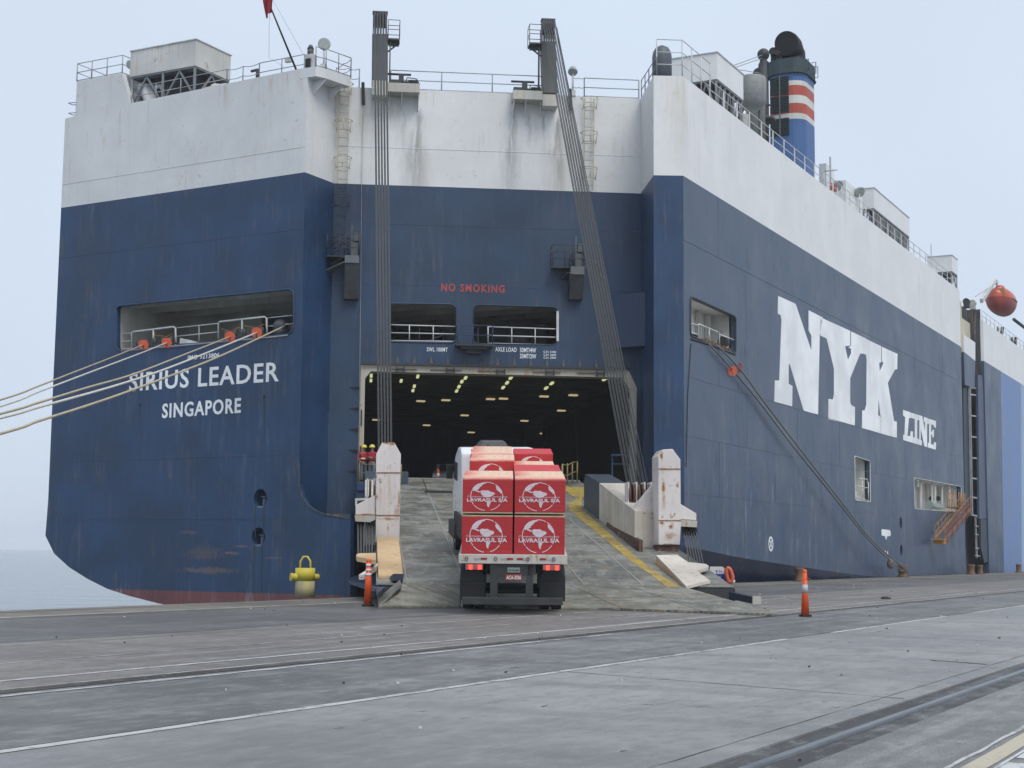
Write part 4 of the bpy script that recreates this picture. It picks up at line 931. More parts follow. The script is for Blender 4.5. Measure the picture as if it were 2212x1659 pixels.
p = dn(on_pl(PT, 478, 190, -1.0), ZT-.1); emit('deck_unit', MB().box(p+UP*.3, (1.5,.9,.55), (SB, AX, UP)).cone(p+UP*.55-SB*.3, p+UP*.75-SB*.3, .4, .3, 10), M['found'], ship, bevel=.05)

# starboard casings: given by the top and bottom picture points of the corner edge and the far top corner
def sside(ctop, cbot, far, left, inset, ny, nx=1, lab=None, zdk=None, dark=True):
    pl = (SHIP_O-SB*inset, SB); a = on_pl(pl, *ctop); b = on_pl(pl, *cbot); f_ = on_pl(pl, *far)
    l = on_pl((dn(a,0), AX), *left)
    return casing(a, (l-a).length, (f_-a).dot(AX), b.z, a.z, (zdk or ZT)-.1, nx, ny, M['white_side'], lab, dark_in=dark)
sside((1549,113), (1549,170), (1605.5,162), (1451,128), .5, 3, 2, 'plain white casing on braced legs at the starboard stern corner')
sside((1887.5,405.5), (1887.5,449), (1964,471), (1861,407), .5, 8, 1, 'long white casing on a row of braced legs, beyond the funnel')
sside((2056,551), (2056,585), (2068,560), (2003,555), .5, 1, 1, 'short white casing at the forward end of the high deck')
# solid deckhouses behind the funnel
def house(ctop, far, left, inset, mat, lab, z0=ZT-.1):
    pl = (SHIP_O-SB*inset, SB); a = on_pl(pl, *ctop); f_ = on_pl(pl, *far); l = on_pl((dn(a,0), AX), *left)
    xw, yl_ = (l-a).length, (f_-a).dot(AX); c = dn(a-SB*xw/2+AX*yl_/2, (z0+a.z)/2)
    H_ = emit('deckhouse', MB().box(c, (xw, yl_, a.z-z0), (SB, AX, UP)), mat, ship, label=lab)
    return H_, a, xw, yl_
h1_, a1_, w1_, l1_ = house((1827,389), (1862,411), (1799,391), .9, M['white_side'], 'plain white deckhouse beyond the funnel')
h2_, a2_, w2_, l2_ = house((1784.5,352.5), (1802,366), (1769,354), 2.5, M['white'], 'narrow white deckhouse just beyond the funnel')
emit('deckhouse_door', MB().box(dn(a2_-SB*w2_*.5-AX*.03, ZT+1.2), (w2_*.5, .04, 2.0), (SB, AX, UP)), M['dark'], h2_)
p = dn(on_pl((SHIP_O-SB*2, SB), 1794, 385), ZT); emit('radio_mast', MB().tube([p, p+UP*4.2], .06, 6).tube([p+UP*3.2-SB*.5, p+UP*3.2+SB*.5], .035, 5), M['rail_g'], ship)
for x, y in ((1809,404),(1857,418)):
    p = dn(on_pl((SHIP_O-SB*.6, SB), x, y+30), ZT); hh = on_pl((SHIP_O-SB*.6, SB), x, y).z-ZT
    flood(p, hh, .42, (.5,0,-.5))
for x in (1798, 1803): 
    p = on_pl((SHIP_O-SB*.6, SB), x, 406); emit('hose_box', MB().box(dn(p, ZT+.9), (.2,.25,.4), (SB, AX, UP)), M['redpaint'], ship)
p = on_pl((SHIP_O-SB*3, SB), 2012, 575); emit('whip_antenna', MB().tube([dn(p,ZT), dn(p,ZT)+UP*5], .04, 5), M['rail_g'], ship)

# grey cowl at the corner
p = dn(on_pl(PF, 1430, 160, -1.1), ZT)
emit('vent_cowl', MB().lathe(p, [(.42,0),(.42,.25),(.5,.3),(.5,1.3),(.46,1.55),(.33,1.78),(.12,1.9)], 18), simple('blue_grey_cowl', (.10,.12,.14), .5), ship)
# grey ventilation drum, pipes, derrick post
def atS(x, inset, z): p = on_pl((SHIP_O-SB*inset, SB), x, 250); return dn(p, z)
pl5 = (SHIP_O-SB*1.6, SB); a, b = on_pl(pl5, 1624, 171), on_pl(pl5, 1624, 215)
emit('vent_drum', MB().lathe(dn(a, b.z-.5), [(.35,-2.2),(.35,-.2),(.55,0),(.85,.3),(.85,a.z-b.z+.5),(.8,a.z-b.z+.58)], 20), simple('drum_grey', (.26,.28,.27), .6), ship)
p = dn(a, ZT)-SB*.2; emit('vent_pipe', MB().cone(p-AX*.9-UP*.4, p-AX*.9+UP*2.1, .3, .3, 14), simple('pipe_grey', (.30,.32,.31), .6), ship)
a = on_pl(pl5, 1638, 215); emit('vent_pipe', MB().cone(dn(a,ZT-.3), a+UP*.4, .42, .42, 16), M['mast'], ship)
a = on_pl(pl5, 1649, 118); D_ = emit('derrick_post', MB().cone(dn(a,ZT), a, .30, .22, 12).sphere(a, .38, 12).cone(dn(a,a.z-4.2), dn(a,a.z-4.0), .7, .7, 14), M['dark'], ship)
emit('derrick_brace', MB().bar(a-UP*.4, dn(a,a.z-4)-SB*1.7, .16).bar(a-UP*.4, dn(a,a.z-4)+AX*1.0-SB*.4, .16).bar(dn(a,a.z-3.2)-SB*1.6, dn(a,a.z-3.2)+SB*.4, .1), M['dark'], D_)
for dz, x, y in ((0,1583,142),(-.2,1587,146),(-1.2,1593,150)): emit('topping_wire', MB().tube([a+UP*dz, on_pl((SHIP_O-SB*1.4,SB),x,y)], .025, 4), M['rail_g'], D_)

# ------------------------------------------------------------------ funnel
fx, fy = 4.0, 31.4
f0 = (on_pl((SHIP_O-SB*fx, SB), 1712, 300)-SHIP_O).dot(AX); FO = SHIP_O-SB*fx+AX*f0
fd = (FO-CAM).dot(FW)
fz = lambda y: on_pl((FO, V3((0,-1,0))), 1712, y).z
def fplan(z, k=1.0, a=1.30, b=1.75, r=.95):
    pts = []
    for cx_, cy_, t0 in ((a-r,b-r,0),(-(a-r),b-r,90),(-(a-r),-(b-r),180),(a-r,-(b-r),270)):
        for i in range(7):
            t = math.radians(t0+i*15); pts.append(dn(FO + SB*k*(cx_+r*math.cos(t)) + AX*k*(cy_+r*math.sin(t)), z))
    return pts
FB = steel('funnel_blue', (.05,.13,.31), rust=.03, rough=.5, streak=.12); FR = steel('funnel_red', (.42,.075,.045), rust=.05, rough=.5); FWm = steel('funnel_white', (.62,.62,.58), rust=.12, rough=.5)
FD = steel('sooty_funnel_cap', (.03,.055,.065), rust=.05, rough=.7, patch=.3)
fun = None
zz = [ZT-.4, fz(272), fz(260), fz(238.5), fz(221.7), fz(200.5), fz(190.5), fz(172.6)]
def band(z0, z1, mat, par, k=1.0, nm='funnel_band', lab=None, k1=None):
    p0, p1 = fplan(z0, k), fplan(z1, k1 or k); n = len(p0); mb = MB()
    mb.add(p0+p1, [[i,(i+1)%n,n+(i+1)%n,n+i] for i in range(n)]+[list(range(n))[::-1], list(range(n,2*n))]); 
    return emit(nm, mb, mat, par, label=lab)
fun = band(zz[0], zz[1], FB, ship, nm='funnel', lab='blue funnel with red and white bands and a sooty cap')
for (a, b, m_) in ((1,2,FWm),(2,3,FR),(3,4,FWm),(4,5,FR),(5,6,FWm),(6,7,FB)): band(zz[a], zz[b], m_, fun)
band(zz[7], fz(143), FD, fun, 1.06, 'funnel_cap'); band(zz[7]-.06, zz[7], FD, fun, 1.1, 'funnel_rim')
af = FO-AX*1.75
M['louv'] = simple('dark_green_louvre', (.03,.045,.045), .6)
for x0, x1 in ((-.98,-.36),(-.28,.30)):
    for za, zb_ in ((fz(306),fz(269)), (fz(257),fz(222)), (fz(219),fz(181))):
        c = dn(af+SB*(x0+x1)/2, (za+zb_)/2); fr = emit('louvre_frame', MB().box(c-AX*.03, ((x1-x0)+.02, .05, zb_-za), (SB, AX, UP)), M['louv'], fun)
    # slats
        n = int((zb_-za)/.13)
        mb = MB()
        for k in range(n): z = za+(zb_-za)*(k+.5)/n; mb.box(dn(c,z)-AX*.09, (x1-x0-.04, .09, .025), (SB, AX, UP))
        emit('louvre_slats', mb, FD if za < fz(260) else FD, fun, kind='stuff')
emit('louvre_post', MB().bar(dn(af-SB*.32-AX*.08, fz(308)), dn(af-SB*.32-AX*.08, fz(178)), .08, .08), M['mast'], fun)
for z in (fz(172),): 
    mb = MB()
    for k in range(5): t = -.5+k*.45; p = dn(FO+SB*1.45*math.cos(t)+AX*1.9*math.sin(t), fz(158)); mb.tube([p-UP*.3, p+(p-dn(FO,p.z)).normalized()*.3-UP*.3, p+(p-dn(FO,p.z)).normalized()*.3+UP*.5, p+UP*.5], .03, 4)
    emit('grab_bars', mb, M['dark'], fun)
# swan-neck exhaust
c = dn(FO, 0); zt_ = fz(143); r = .80
ztop = fz(103)
path = [dn(c+AX*.35, zt_-.5), dn(c+AX*.35, zt_+.4), dn(c+AX*.30, zt_+1.0), dn(c+AX*.05, ztop+.10), dn(c-AX*.5, ztop+.18), dn(c-AX*1.15, ztop-.02), dn(c-AX*1.4, ztop-.1)]
path = [path[0], path[1], path[2], dn(c+AX*.12, ztop-.35), dn(c-AX*.25, ztop+.02), dn(c-AX*.8, ztop+.05), dn(c-AX*1.2, ztop-.06)]
SOOT = simple('sooty_exhaust', (.022,.024,.027), .75)
ex = emit('exhaust_elbow', MB().tube(path, r, 22, rs=[.9,.88,.86,.84,.82,.81,.81]), SOOT, fun)
e_ = path[-1]; dd = (path[-1]-path[-2]).normalized(); mb = MB(); N = 22
emit('exhaust_lip', MB().tube([e_+(SB*math.cos(2*math.pi*i/N)+dd.cross(SB)*math.sin(2*math.pi*i/N))*.80 for i in range(N)], .05, 6, closed=True), SOOT, fun)
for ox, oy, h, rr in ((-1.0,-.7,.9,.28),(-.95,.1,1.3,.22),(-.55,-1.1,.6,.2)): 
    p = dn(FO+SB*ox+AX*oy, zt_-.3); emit('exhaust_pipe', MB().tube([p, p+UP*h, p+UP*(h+.25)-AX*.12, p+UP*(h+.3)-AX*.45], rr, 12), SOOT, fun)
for ox, hh in ((-1.9,1.2),(-2.3,.7)): p = dn(FO+SB*ox-AX*.3, zt_-2.0); emit('exhaust_pipe', MB().cone(dn(p,ZT), p+UP*(hh+1), .33, .3, 12).sphere(p+UP*(hh+1), .42, 12), SOOT, fun)

# ------------------------------------------------------------------ lifeboat and davit
plb = (SHIP_O-SB*1.2, SB); bc = on_pl(plb, 2163, 651)
M['lboat'] = simple('orange_red_lifeboat', (.52,.085,.045), .35, var=.15); M['lboat2'] = simple('dark_red_lifeboat_hull', (.30,.05,.035), .45, var=.2)
Lb = empty('lifeboat', dn(bc, bc.z-1.6), 'enclosed orange lifeboat hanging above the hull side far along the ship', 'lifeboat')
def boat(z0, z1, prof, L, mat, nm):
    mb = MB(); n = 12; m = 16; rows = []
    for k in range(n+1):
        t = -1+2*k/n; s_ = max(.02, (1-abs(t)**2.6))**.5; row = []
        for i in range(m+1):
            a = math.pi*i/m; row.append(bc + AX*t*L + SB*(-math.cos(a)*1.45*s_) + UP*(z0+(z1-z0)*math.sin(a)*(.35+.65*s_)))
        rows.append(row)
    vs = [p for r_ in rows for p in r_]; fs = []
    for k in range(n):
        for i in range(m): a = k*(m+1)+i; fs.append([a,a+1,a+m+2,a+m+1])
    fs.append(list(range(m+1))); fs.append([n*(m+1)+i for i in range(m+1)][::-1])
    mb.add(vs, fs, True); return emit(nm, mb, mat, Lb)
boat(0, 1.35, 0, 3.3, M['lboat'], 'canopy'); boat(0, -1.5, 0, 3.4, M['lboat2'], 'hull')
emit('rubbing_strake', MB().tube([bc+AX*3.4*math.sin(a)*.98+SB*(-math.cos(a))*1.5*1.0 for a in [2*math.pi*i/24 for i in range(24)]], .07, 6, closed=True), M['lboat2'], Lb)
emit('hatch', MB().box(bc-AX*2.9+UP*.5+SB*.5, (.7,.12,.8), (SB, AX, UP)), M['orange'], Lb)
emit('conning_dome', MB().sphere(bc+UP*1.25-AX*.8, .55, 12, (1,1,.7)), M['lboat'], Lb)
dvb, dvt = on_pl(plb, 2120, 650), on_pl(plb, 2149, 606)
emit('davit', MB().bar(dvb, dvt, .3, .42).bar(dvb-AX*3.0, dvt-UP*.3, .1, .1).bar(dvt-UP*.1, dvt+AX*1.0-UP*.1, .4, .35), M['rail'], ship)
emit('davit_fall', MB().tube([dvt+AX*.8, bc-AX*2.0+UP*.9], .05, 5), M['dark'], ship)
for dy in (-5, 3.2): 
    p = dn(S((bc-SHIP_O).dot(AX)+dy,0,-.5), zt2); emit('davit_cradle', MB().bar(p, p+SB*.2+UP*1.1, .3, .3).bar(p-AX*1.6, p-AX*1.6+UP*.9, .2, .2), M['mast'], ship)
for x, y, m_ in ((2088,652,M['dark']),(2101,655,M['found'])):
    p = on_pl((SHIP_O-SB*1.0, SB), x, y); emit('deck_winch', MB().cone(p-AX*.3, p+AX*.3, .32, .32, 12).box(p-UP*.4, (.5,.6,.4), (SB,AX,UP)), m_, ship)
p0, p1 = on_pl(PS, 2190, 690, .3), on_pl(PS, 2211, 706, .3); emit('boom', MB().tube([p0, p1, p1+AX*8], .17, 8), M['dark'], ship)

# ------------------------------------------------------------------ the stern ramp
SL = .1440
def RP_(w, s, h=0): return dn(K['M0']+MX*w+MN*s, 5.07-SL*s+h)
_rn = (MN*SL+UP).normalized()
RPL = (RP_(0,0), _rn)
def ws(x, y, h=0):
    p = on_pl((RP_(0,0,h), _rn), x, y)-K['M0']; return p.dot(MX), p.dot(MN)
sT = ws(837,1186)[1]                                  # towers stand here
wLa, wLb = ws(811,1186)[0], ws(863,1186)[0]; wRa, wRb = ws(1422,1188)[0], ws(1469,1190)[0]
sH = ws(1440,1266)[1]
def plate_mat(name, col):
    t = NT(name); n1 = t.noise(sc=.7, det=7, rough=.7); n2 = t.noise((1,.25,1), sc=3.5, det=6, rough=.7); n3 = t.noise((.5,4,1), sc=2.2, det=5, rough=.7)
    c = t.mix(t.rng(n1,.40,.60), [x*.55 for x in col], [x*1.3 for x in col])
    c = t.mix(t.rng(n3,.51,.62,0,.8), c, (.055,.055,.045)); c = t.mix(t.rng(n2,.53,.64,0,.6), c, (.34,.36,.32))
    c = t.mix(t.math('MULTIPLY', t.rng(t.noise(sc=1.7,det=6,rough=.75),.54,.62), .6), c, (.22,.125,.055))
    s = t.dot(tuple(MN)); w = t.math('SINE', t.math('MULTIPLY', s, 2*math.pi/.11))
    c = t.mix(t.rng(w, .4, 1, 0, .35), c, [x*.5 for x in col])
    t.bump(w, .5, .012); return t.done(c, t.rng(n1,.3,.7,.35,.65))
M['plate'] = plate_mat('worn_green_grey_ramp_plate', (.215,.218,.198)); M['plate2'] = plate_mat('pale_ramp_flap_steel', (.23,.23,.19))
M['weld'] = steel('pale_weld_bead', (.27,.275,.26), rust=.2, rough=.6); M['plateunder'] = simple('dark_ramp_underside', (.04,.045,.05), .8)
w0r, w1r = wLa-.05, wRb+.05
mb = MB()
def rbox(mb, w0, w1, s0, s1, h0, h1, w0b=None, w1b=None):
    w0b = w0 if w0b is None else w0b; w1b = w1 if w1b is None else w1b
    return mb.hexa([RP_(w0b,s1,h0), RP_(w1b,s1,h0), RP_(w1,s0,h0), RP_(w0,s0,h0), RP_(w0b,s1,h1), RP_(w1b,s1,h1), RP_(w1,s0,h1), RP_(w0,s0,h1)])
ramp = emit('ramp', rbox(MB(), w0r-.2, w1r+.35, -.25, sH, -.55, -.05, w0r+.2, w1r+.05), M['plateunder'], ship, label='long stern ramp with worn green-grey steel deck plates')
cols = [w0r, wLb+.05, wLb+1.75, wLb+3.5, wLb+5.25, wLb+7.0, wRa-.05, w1r]
rows = [-.2, 2.9, 5.75]+[6.05+(sH-6.05)*k/8 for k in range(9)]
for j, (sa, sb_) in enumerate(zip(rows, rows[1:])):
    if sb_-sa < .5: continue
    for w_a, w_b in zip(cols, cols[1:]):
        k_ = random.uniform(-.006,.006)
        emit('ramp_plate', rbox(MB(), w_a+.02, w_b-.02, sa+.02, sb_-.02, -.045, .004+k_), M['plate'], ramp)
mb = MB()
for w in cols[1:-1]: mb.bar(RP_(w,6.1,.0), RP_(w,sH,.0), .055, .03)
for s in rows[3:]: mb.bar(RP_(w0r,s,.0), RP_(w1r,s,.0), .05, .04)
mb.bar(RP_(w0r,-.2,.02), RP_(w1r,-.2,.02), .12, .06)
emit('weld_bead', mb, M['weld'], ramp)
a, b = ws(918,1063), ws(976,1063); emit('hinge_gap_dark', rbox(MB(), a[0], b[0], a[1]-.4, a[1]+.35, .012, .03), M['black'], ramp)  # black strip laid on the plates to draw the darkness of the hinge gap
# end flaps resting on the quay
hx = [ws(x,1266) for x in (868,1000,1235,1360,1474)]
tipx = [(818,1311),(995,1311.5),(1344,1317),(1516,1322.5),(1683,1328.5)]
tips = [on_z(x, y, .03) for x, y in tipx]
for k in range(4):
    ha, hb_ = RP_(hx[k][0], sH+.02, .0), RP_(hx[k+1][0]-.02, sH+.02, .0); ta_, tb_ = tips[k], tips[k+1]+(tips[k]-tips[k+1]).normalized()*.03
    if k == 0: ha = on_z(868, 1262, .62); 
    mb = MB().hexa([ta_-UP*.02, tb_-UP*.02, hb_-UP*.12, ha-UP*.12, ta_+UP*.035, tb_+UP*.035, hb_, ha])
    emit('ramp_flap', mb, M['plate2'], ramp)
# left wing of the first flap
q = [on_z(818,1311,.03), on_z(816,1292,.22), on_z(864,1252,.72), on_z(868,1264,.6)]
emit('ramp_flap', MB().prism(q, -UP*.05), M['plate2'], ramp)
# yellow edge line
zr_ = lambda x, y: (1206.9+x*.2645, 905.2+y*.2645)
Lp = [(110,668),(75,700),(92,745),(180,820),(300,920),(440,1035),(600,1170),(740,1262),(880,1370)]; Rp = [(990,1370),(860,1290),(700,1180),(560,1065),(430,945),(330,858),(250,790),(196,735),(185,690),(192,632)]
q = [RP_(*ws(*zr_(*p), .012), .010) for p in Lp+Rp]
_t = NT('worn_yellow_line'); _a = _t.noise((1,1,1), sc=2.6, det=7, rough=.75); _b = _t.noise(sc=.5, det=3); _c = _t.mix(_t.rng(_b,.4,.6), (.36,.25,.04), (.46,.34,.07)); _c = _t.mix(_t.rng(_a,.49,.60,0,.85), _c, (.15,.14,.10)); M['yline'] = _t.done(_c, .7)
emit('edge_line', MB().prism(q, UP*.006), M['yline'], ramp, label='worn yellow line along the right edge of the ramp')
p0, p1 = ws(1430,1046), ws(1500,1046)
# side girders, lifting towers and their arms (mirrored pair)
def bl(x, y, rx, ry, st):
    p = on_pl((RP_(0,sT), MN.copy()), x, y); return ((p-SHIP_O).dot(MX), p.z, rx*.0157, ry*.0157, st)
M['tower'] = steel('rusty_white_tower_paint', (.66,.62,.60), rust=.5, rough=.5, streak=.06, rsc=1.5, sdir=tuple(MX),
    blobs=[bl(*b) for b in ((1433,1052,4,14,1),(1463,1048,4,6,.8),(1429,985,4,9,.9),(1431,1130,6,4,1),(1450,1137,5,5,1),(1446,1158,14,9,.5),(833,957,9,3,.9),(847,959,6,3,.9),(862,1080,2.5,16,.7),(814,1074,3,5,.8),(838,1140,2,9,.6),(1446,1176,20,2,.9),(832,1022,10,2,.6),(1440,1013,22,2.5,.5),(1434,1080,5,20,.45),(856,1105,6,14,.35),(838,1121,20,3,.6),(790,1112,20,3,.8),(1490,1128,14,5,.8))])
M['gird'] = steel('stained_cream_girder', (.56,.52,.45), rust=.3, rough=.6, streak=.10, patch=.2, patch_col=(.30,.26,.2))
M['tan'] = steel('tan_primer_panel', (.56,.40,.22), patch=.25, rust=.6, rough=.6)
M['gdark'] = simple('slate_blue_girder_end', (.045,.065,.085), .5, var=.15); M['rustdark'] = steel('dark_rusted_steel', (.09,.05,.04), rust=.5, rough=.8)
PTW = (RP_(0, sT), MN.copy())
def TW(*pts, off=0): return [on_pl(PTW, x, y, off) for x, y in pts]
def tower(outline, lab):
    q = TW(*outline); t = emit('lifting_tower', MB().prism(q, -MN*1.15), M['tower'], ramp, bevel=.025, label=lab); return t
towL = tower([(825,956),(852,956),(866,981),(863,1172),(811.5,1172),(812.7,981)], 'left rusty white lifting tower with a bevelled top')
towR = tower([(1432,971),(1453,969.5),(1470,992.5),(1471,1135),(1469,1177),(1422.5,1177),(1422,985)], 'right rusty white lifting tower with bevelled top and rust patches')
mb = MB()
M['crust'] = steel('rust_crust', (.30,.14,.05), rust=.6, rough=.9)
for pts in (((813,1021),(865,1021)), ((812,1113),(864,1113)), ((1423,1013),(1470,1013)), ((1423,1124),(1471,1124))):
    a, b = TW(*pts, off=.01); emit('weld_band', MB().bar(a, b, .02, .03), M['crust'], ramp)
for q, par in (([(811,1172.5),(863.5,1172.5),(862,1187),(811,1187)], 1), ([(1422,1177.5),(1469,1177.5),(1466,1191),(1421,1191)], 2)):
    emit('tower_foot', MB().prism([p-MN*.1 for p in TW(*q)], -MN*.95), M['rustdark'], ramp)
def arm(outline, lip_, lab):
    a = emit('cable_arm', MB().prism([p-MN*.12 for p in TW(*outline)], -MN*.8), M['tower'], ramp, bevel=.015, label=lab)
    emit('arm_lip', MB().prism([p-MN*.05 for p in TW(*lip_)], -MN*.95), M['found'], ramp); return a
arm([(768,1091),(811,1069),(811,1112),(768,1112)], [(766,1113),(811,1113),(811,1122),(800,1128),(768,1126)], 'short arm on the left tower holding the lower cables')
arm([(1471.5,1088),(1506,1109),(1506,1124),(1471.5,1121)], [(1471.5,1122),(1507,1125),(1506,1139),(1471.5,1137)], 'short arm on the right tower holding the lower cables')
emit('arm_bracket', MB().prism([p-MN*.2 for p in TW((767,1076),(796,1075),(796,1079),(772,1081),(771,1091),(767,1091))], -MN*.1), M['found'], ramp)
for k in range(6):
    p = TW((1477+k*5,1145), off=-.5)[0]; emit('lower_sheave', MB().cone(p-MX*.03, p+MX*.03, .2, .2, 12), M['black'], ramp)
    a, b = TW((1476+k*5.2,1145), off=-.45)[0], RP_(*ws(1490+k*5.8,1217,.15), .15); emit('lower_cable', MB().tube([a, b], .026, 6), M['rope_g'], ramp)
    p = TW((773.5+k*6,1130), off=-.5)[0]; emit('lower_sheave', MB().cone(p-MX*.03, p+MX*.03, .15, .15, 12), M['black'], ramp)
    a, b = TW((773.5+k*6,1130), off=-.45)[0], RP_(*ws(774+k*6,1208,.15), .15); emit('lower_cable', MB().tube([a, b], .034, 6), M['rope_g'], ramp)
# girders
g0, g1, gd = ws(1294,1122), ws(1416,1183), ws(1258.5,1096)
wg = g0[0]; ht0 = on_pl((RP_(*g0), MN), 1294, 1043).z-RP_(*g0).z; 
def girder(wi, sgn, lab):
    wo = wi+sgn*1.05
    def sec(s, h, h0=.0): return [RP_(wi,s,h0), RP_(wo,s,h0), RP_(wi,s,h), RP_(wo,s,h)]
    A, B = sec(g0[1], ht0), sec(sT-.9, ht0*.88)
    G = emit('side_girder', MB().hexa([B[0],B[1],A[1],A[0],B[2],B[3],A[3],A[2]]), M['gird'], ramp, bevel=.02, label=lab)
    C0 = sec(gd[1]+.4, ht0*1.0); C1 = sec(gd[1], ht0*.8)
    A2 = sec(g0[1]-.003, ht0+.02)
    emit('girder_end', MB().hexa([A2[0],A2[1],C0[1],C0[0],A2[2],A2[3],C0[3],C0[2]]).hexa([C0[0],C0[1],C1[1],C1[0],C0[2],C0[3],C1[3],C1[2]]), M['gdark'], ramp)
    # cheeks and sheaves for the main cables
    for k, w in enumerate((.15,.45,.75,.98)):
        p = RP_(wi+sgn*w, sT-3.3, ht0*.9+.25); emit('sheave_cheek', MB().box(p, (.05,.7,.95), (MX, MN, UP)), M['tower'], ramp, bevel=.02)
    for k in range(5):
        p = RP_(wi+sgn*(.2+k*.17), sT-3.3, ht0*.9+.25); emit('main_sheave', MB().cone(p-MX*.04, p+MX*.04, .42, .42, 18), M['rustdark'], ramp)
    # stained seam and lower rail of the girder
    emit('girder_rail', rbox(MB(), wi-sgn*.0, wi-sgn*.06, g0[1]+2.2, sT-.2, -.0, .16), M['rustdark'], ramp)
    return G
girder(wg+.0, 1, 'stained cream girder along the right side of the ramp'); girder(wLb-.12, -1, 'girder behind the left lifting tower')
mb = MB().hexa([RP_(wg,sT-1.6,ht0*.86), RP_(wRa+.3,sT-1.6,ht0*.86), RP_(wRa+.3,sT-1.1,ht0*.86), RP_(wg,sT-1.1,ht0*.86)]+[RP_(wRa,sT-1.3,ht0*.86+1.0), RP_(wRa+.3,sT-1.3,ht0*.86+1.0), RP_(wRa+.3,sT-1.1,ht0*.86+1.0), RP_(wRa,sT-1.1,ht0*.86+1.0)])
emit('tower_gusset', mb, M['tower'], ramp)
# forward toe beams, outriggers
def toe(wa, wb, s1_, mat, mat2, sg):
    t = emit('toe_beam', MB().hexa([RP_(wa,s1_,.0), RP_(wb,s1_,.0), RP_(wb,sT+.1,.0), RP_(wa,sT+.1,.0), RP_(wa,s1_,.10), RP_(wb,s1_,.10), RP_(wb,sT+.1,.42), RP_(wa,sT+.1,.42)]), mat, ramp, bevel=.02)
toe(wLa+.03, wLb-.04, ws(840,1250)[1], M['tan'], None, -1)
s1_ = ws(1482,1266)[1]; tp = [RP_(wg,sT+.1,.42), RP_(wg+1,sT+.1,.42), RP_(wg,s1_,.12)]; TPL = (tp[0], (tp[1]-tp[0]).cross(tp[2]-tp[0]).normalized()); TPL = (TPL[0], TPL[1] if TPL[1].z > 0 else -TPL[1])
q = [on_pl(TPL, *p) for p in ((1417,1199),(1463,1198),(1486,1214),(1524,1218),(1531,1222),(1528,1226),(1505,1233),(1534,1254),(1508,1259.5),(1482,1266))]
emit('toe_plate', MB().prism(q, -UP*.09), M['gird'], ramp)
qa, qb = on_pl(TPL,1417,1199), on_pl(TPL,1482,1266); emit('toe_side', MB().hexa([dn(qa,qa.z-.5), dn(qb,qb.z-.2), dn(qb,qb.z-.2)+MX*.08, dn(qa,qa.z-.5)+MX*.08, qa-UP*.09, qb-UP*.09, qb-UP*.09+MX*.08, qa-UP*.09+MX*.08]), M['tan'], ramp)
qc = ws(1345,1150); emit('toe_side', MB().hexa([RP_(wg-.02,sT+.1,.0), RP_(wg+.1,sT+.1,.0), RP_(wg+.1,qc[1],.0), RP_(wg-.02,qc[1],.0), RP_(wg-.02,sT+.1,.40), RP_(wg+.1,sT+.1,.40), RP_(wg+.1,qc[1],.18), RP_(wg-.02,qc[1],.18)]), M['rustdark'], ramp)
q = [RP_(*ws(x,y,.3),.3) for x, y in ((812,1204),(775,1205),(769,1208),(771,1213),(812,1220))]
emit('outrigger', MB().prism(q, UP*.14), M['tan'], ramp)
emit('strut', MB().bar(RP_(*ws(780,1247,.05),.05), RP_(*ws(822,1220,.1),.1), .14), M['tower'], ramp)
q = [on_z(x,y,.35) for x, y in ((752,1256),(770,1249),(822,1249),(858,1252),(815,1292),(812,1280),(756,1262))]
emit('ramp_side_beam', MB().prism(q, UP*.12), simple('navy_beam', (.015,.03,.075), .5), ramp)
cur = simple('slate_kerb', (.022,.036,.06), .6)
q0_, q1_, q2_ = on_z(860,1256,.62), on_z(838,1278,.25), on_z(816,1292,.2); emit('guide_kerb', MB().bar(q0_+UP*.12, q1_+UP*.16, .3, .2).bar(q1_+UP*.16, q2_+UP*.1, .3, .2), cur, ramp)
q0_, q1_ = on_z(1482,1272,.42), on_z(1628,1302,.10); emit('guide_kerb', MB().bar(q0_+UP*.1, q1_+UP*.08, .22, .2), cur, ramp)
emit('kerb_end', MB().box(q1_+UP*.09+(q1_-q0_).normalized()*.12, (.24,.24,.22)), M['found'], ramp)
# main ramp cables
def cable(a, b, r=.028): emit('ramp_cable', MB().tube([a, b], r, 6), M['rope_g'], ship)
nc = 10
for k in range(nc):
    j_ = k//2; x0, x1 = 808+6.2*j_+(k%2)*1.9, 818+6.8*j_+(k%2)*2.0
    a = sm(x0, 30, .85); b = on_pl((PTW[0]-MN*1.0, MN), x1, 1040); cable(a, b, .021)
nc = 12
for k in range(nc):
    j_ = k//2; a = sm(1172+5.0*j_+(k%2)*2.0, 46, .85); b = on_pl((RP_(0,sT-3.3), MN), 1361+7.2*j_+(k%2)*2.6, 1082); cable(a, b, .020)
a = sm(1203,60,.85); cable(a, on_pl((RP_(0,sT-3.3), MN), 1404, 1075), .02); 
cable(sm(1205,80,.6), sm(1233,215,.25), .02)

# deck-hand platform left of the ramp head
M['ywrail'] = simple('faded_yellow_rail', (.26,.21,.09), .6, var=.3); M['navy'] = simple('navy_fitting', (.02,.045,.12), .6)
pw0, pw1 = (on_pl(PM,768,1000)-K['M0']).dot(MX)+.1, wLb-.2
emit('hand_platform', MB().hexa([W(pw0,-3.2,4.35), W(pw1,-3.2,4.35), W(pw1,-.05,4.45), W(pw0,-.05,4.45), W(pw0,-3.2,4.72), W(pw1,-3.2,4.72), W(pw1,-.05,4.88), W(pw0,-.05,4.88)]), M['navy'], ship)
mb = MB()
for w in (pw0+.1, pw0+1.2, pw0+2.1):
    mb.tube([W(w,-3.0,4.72), W(w,-3.0,5.65)], .026, 5)
for h in (5.2, 5.62): mb.tube([W(pw0+.1,-.1,h+.1), W(pw0+.1,-3.0,h), W(pw0+2.1,-3.0,h-.1)], .018, 5)
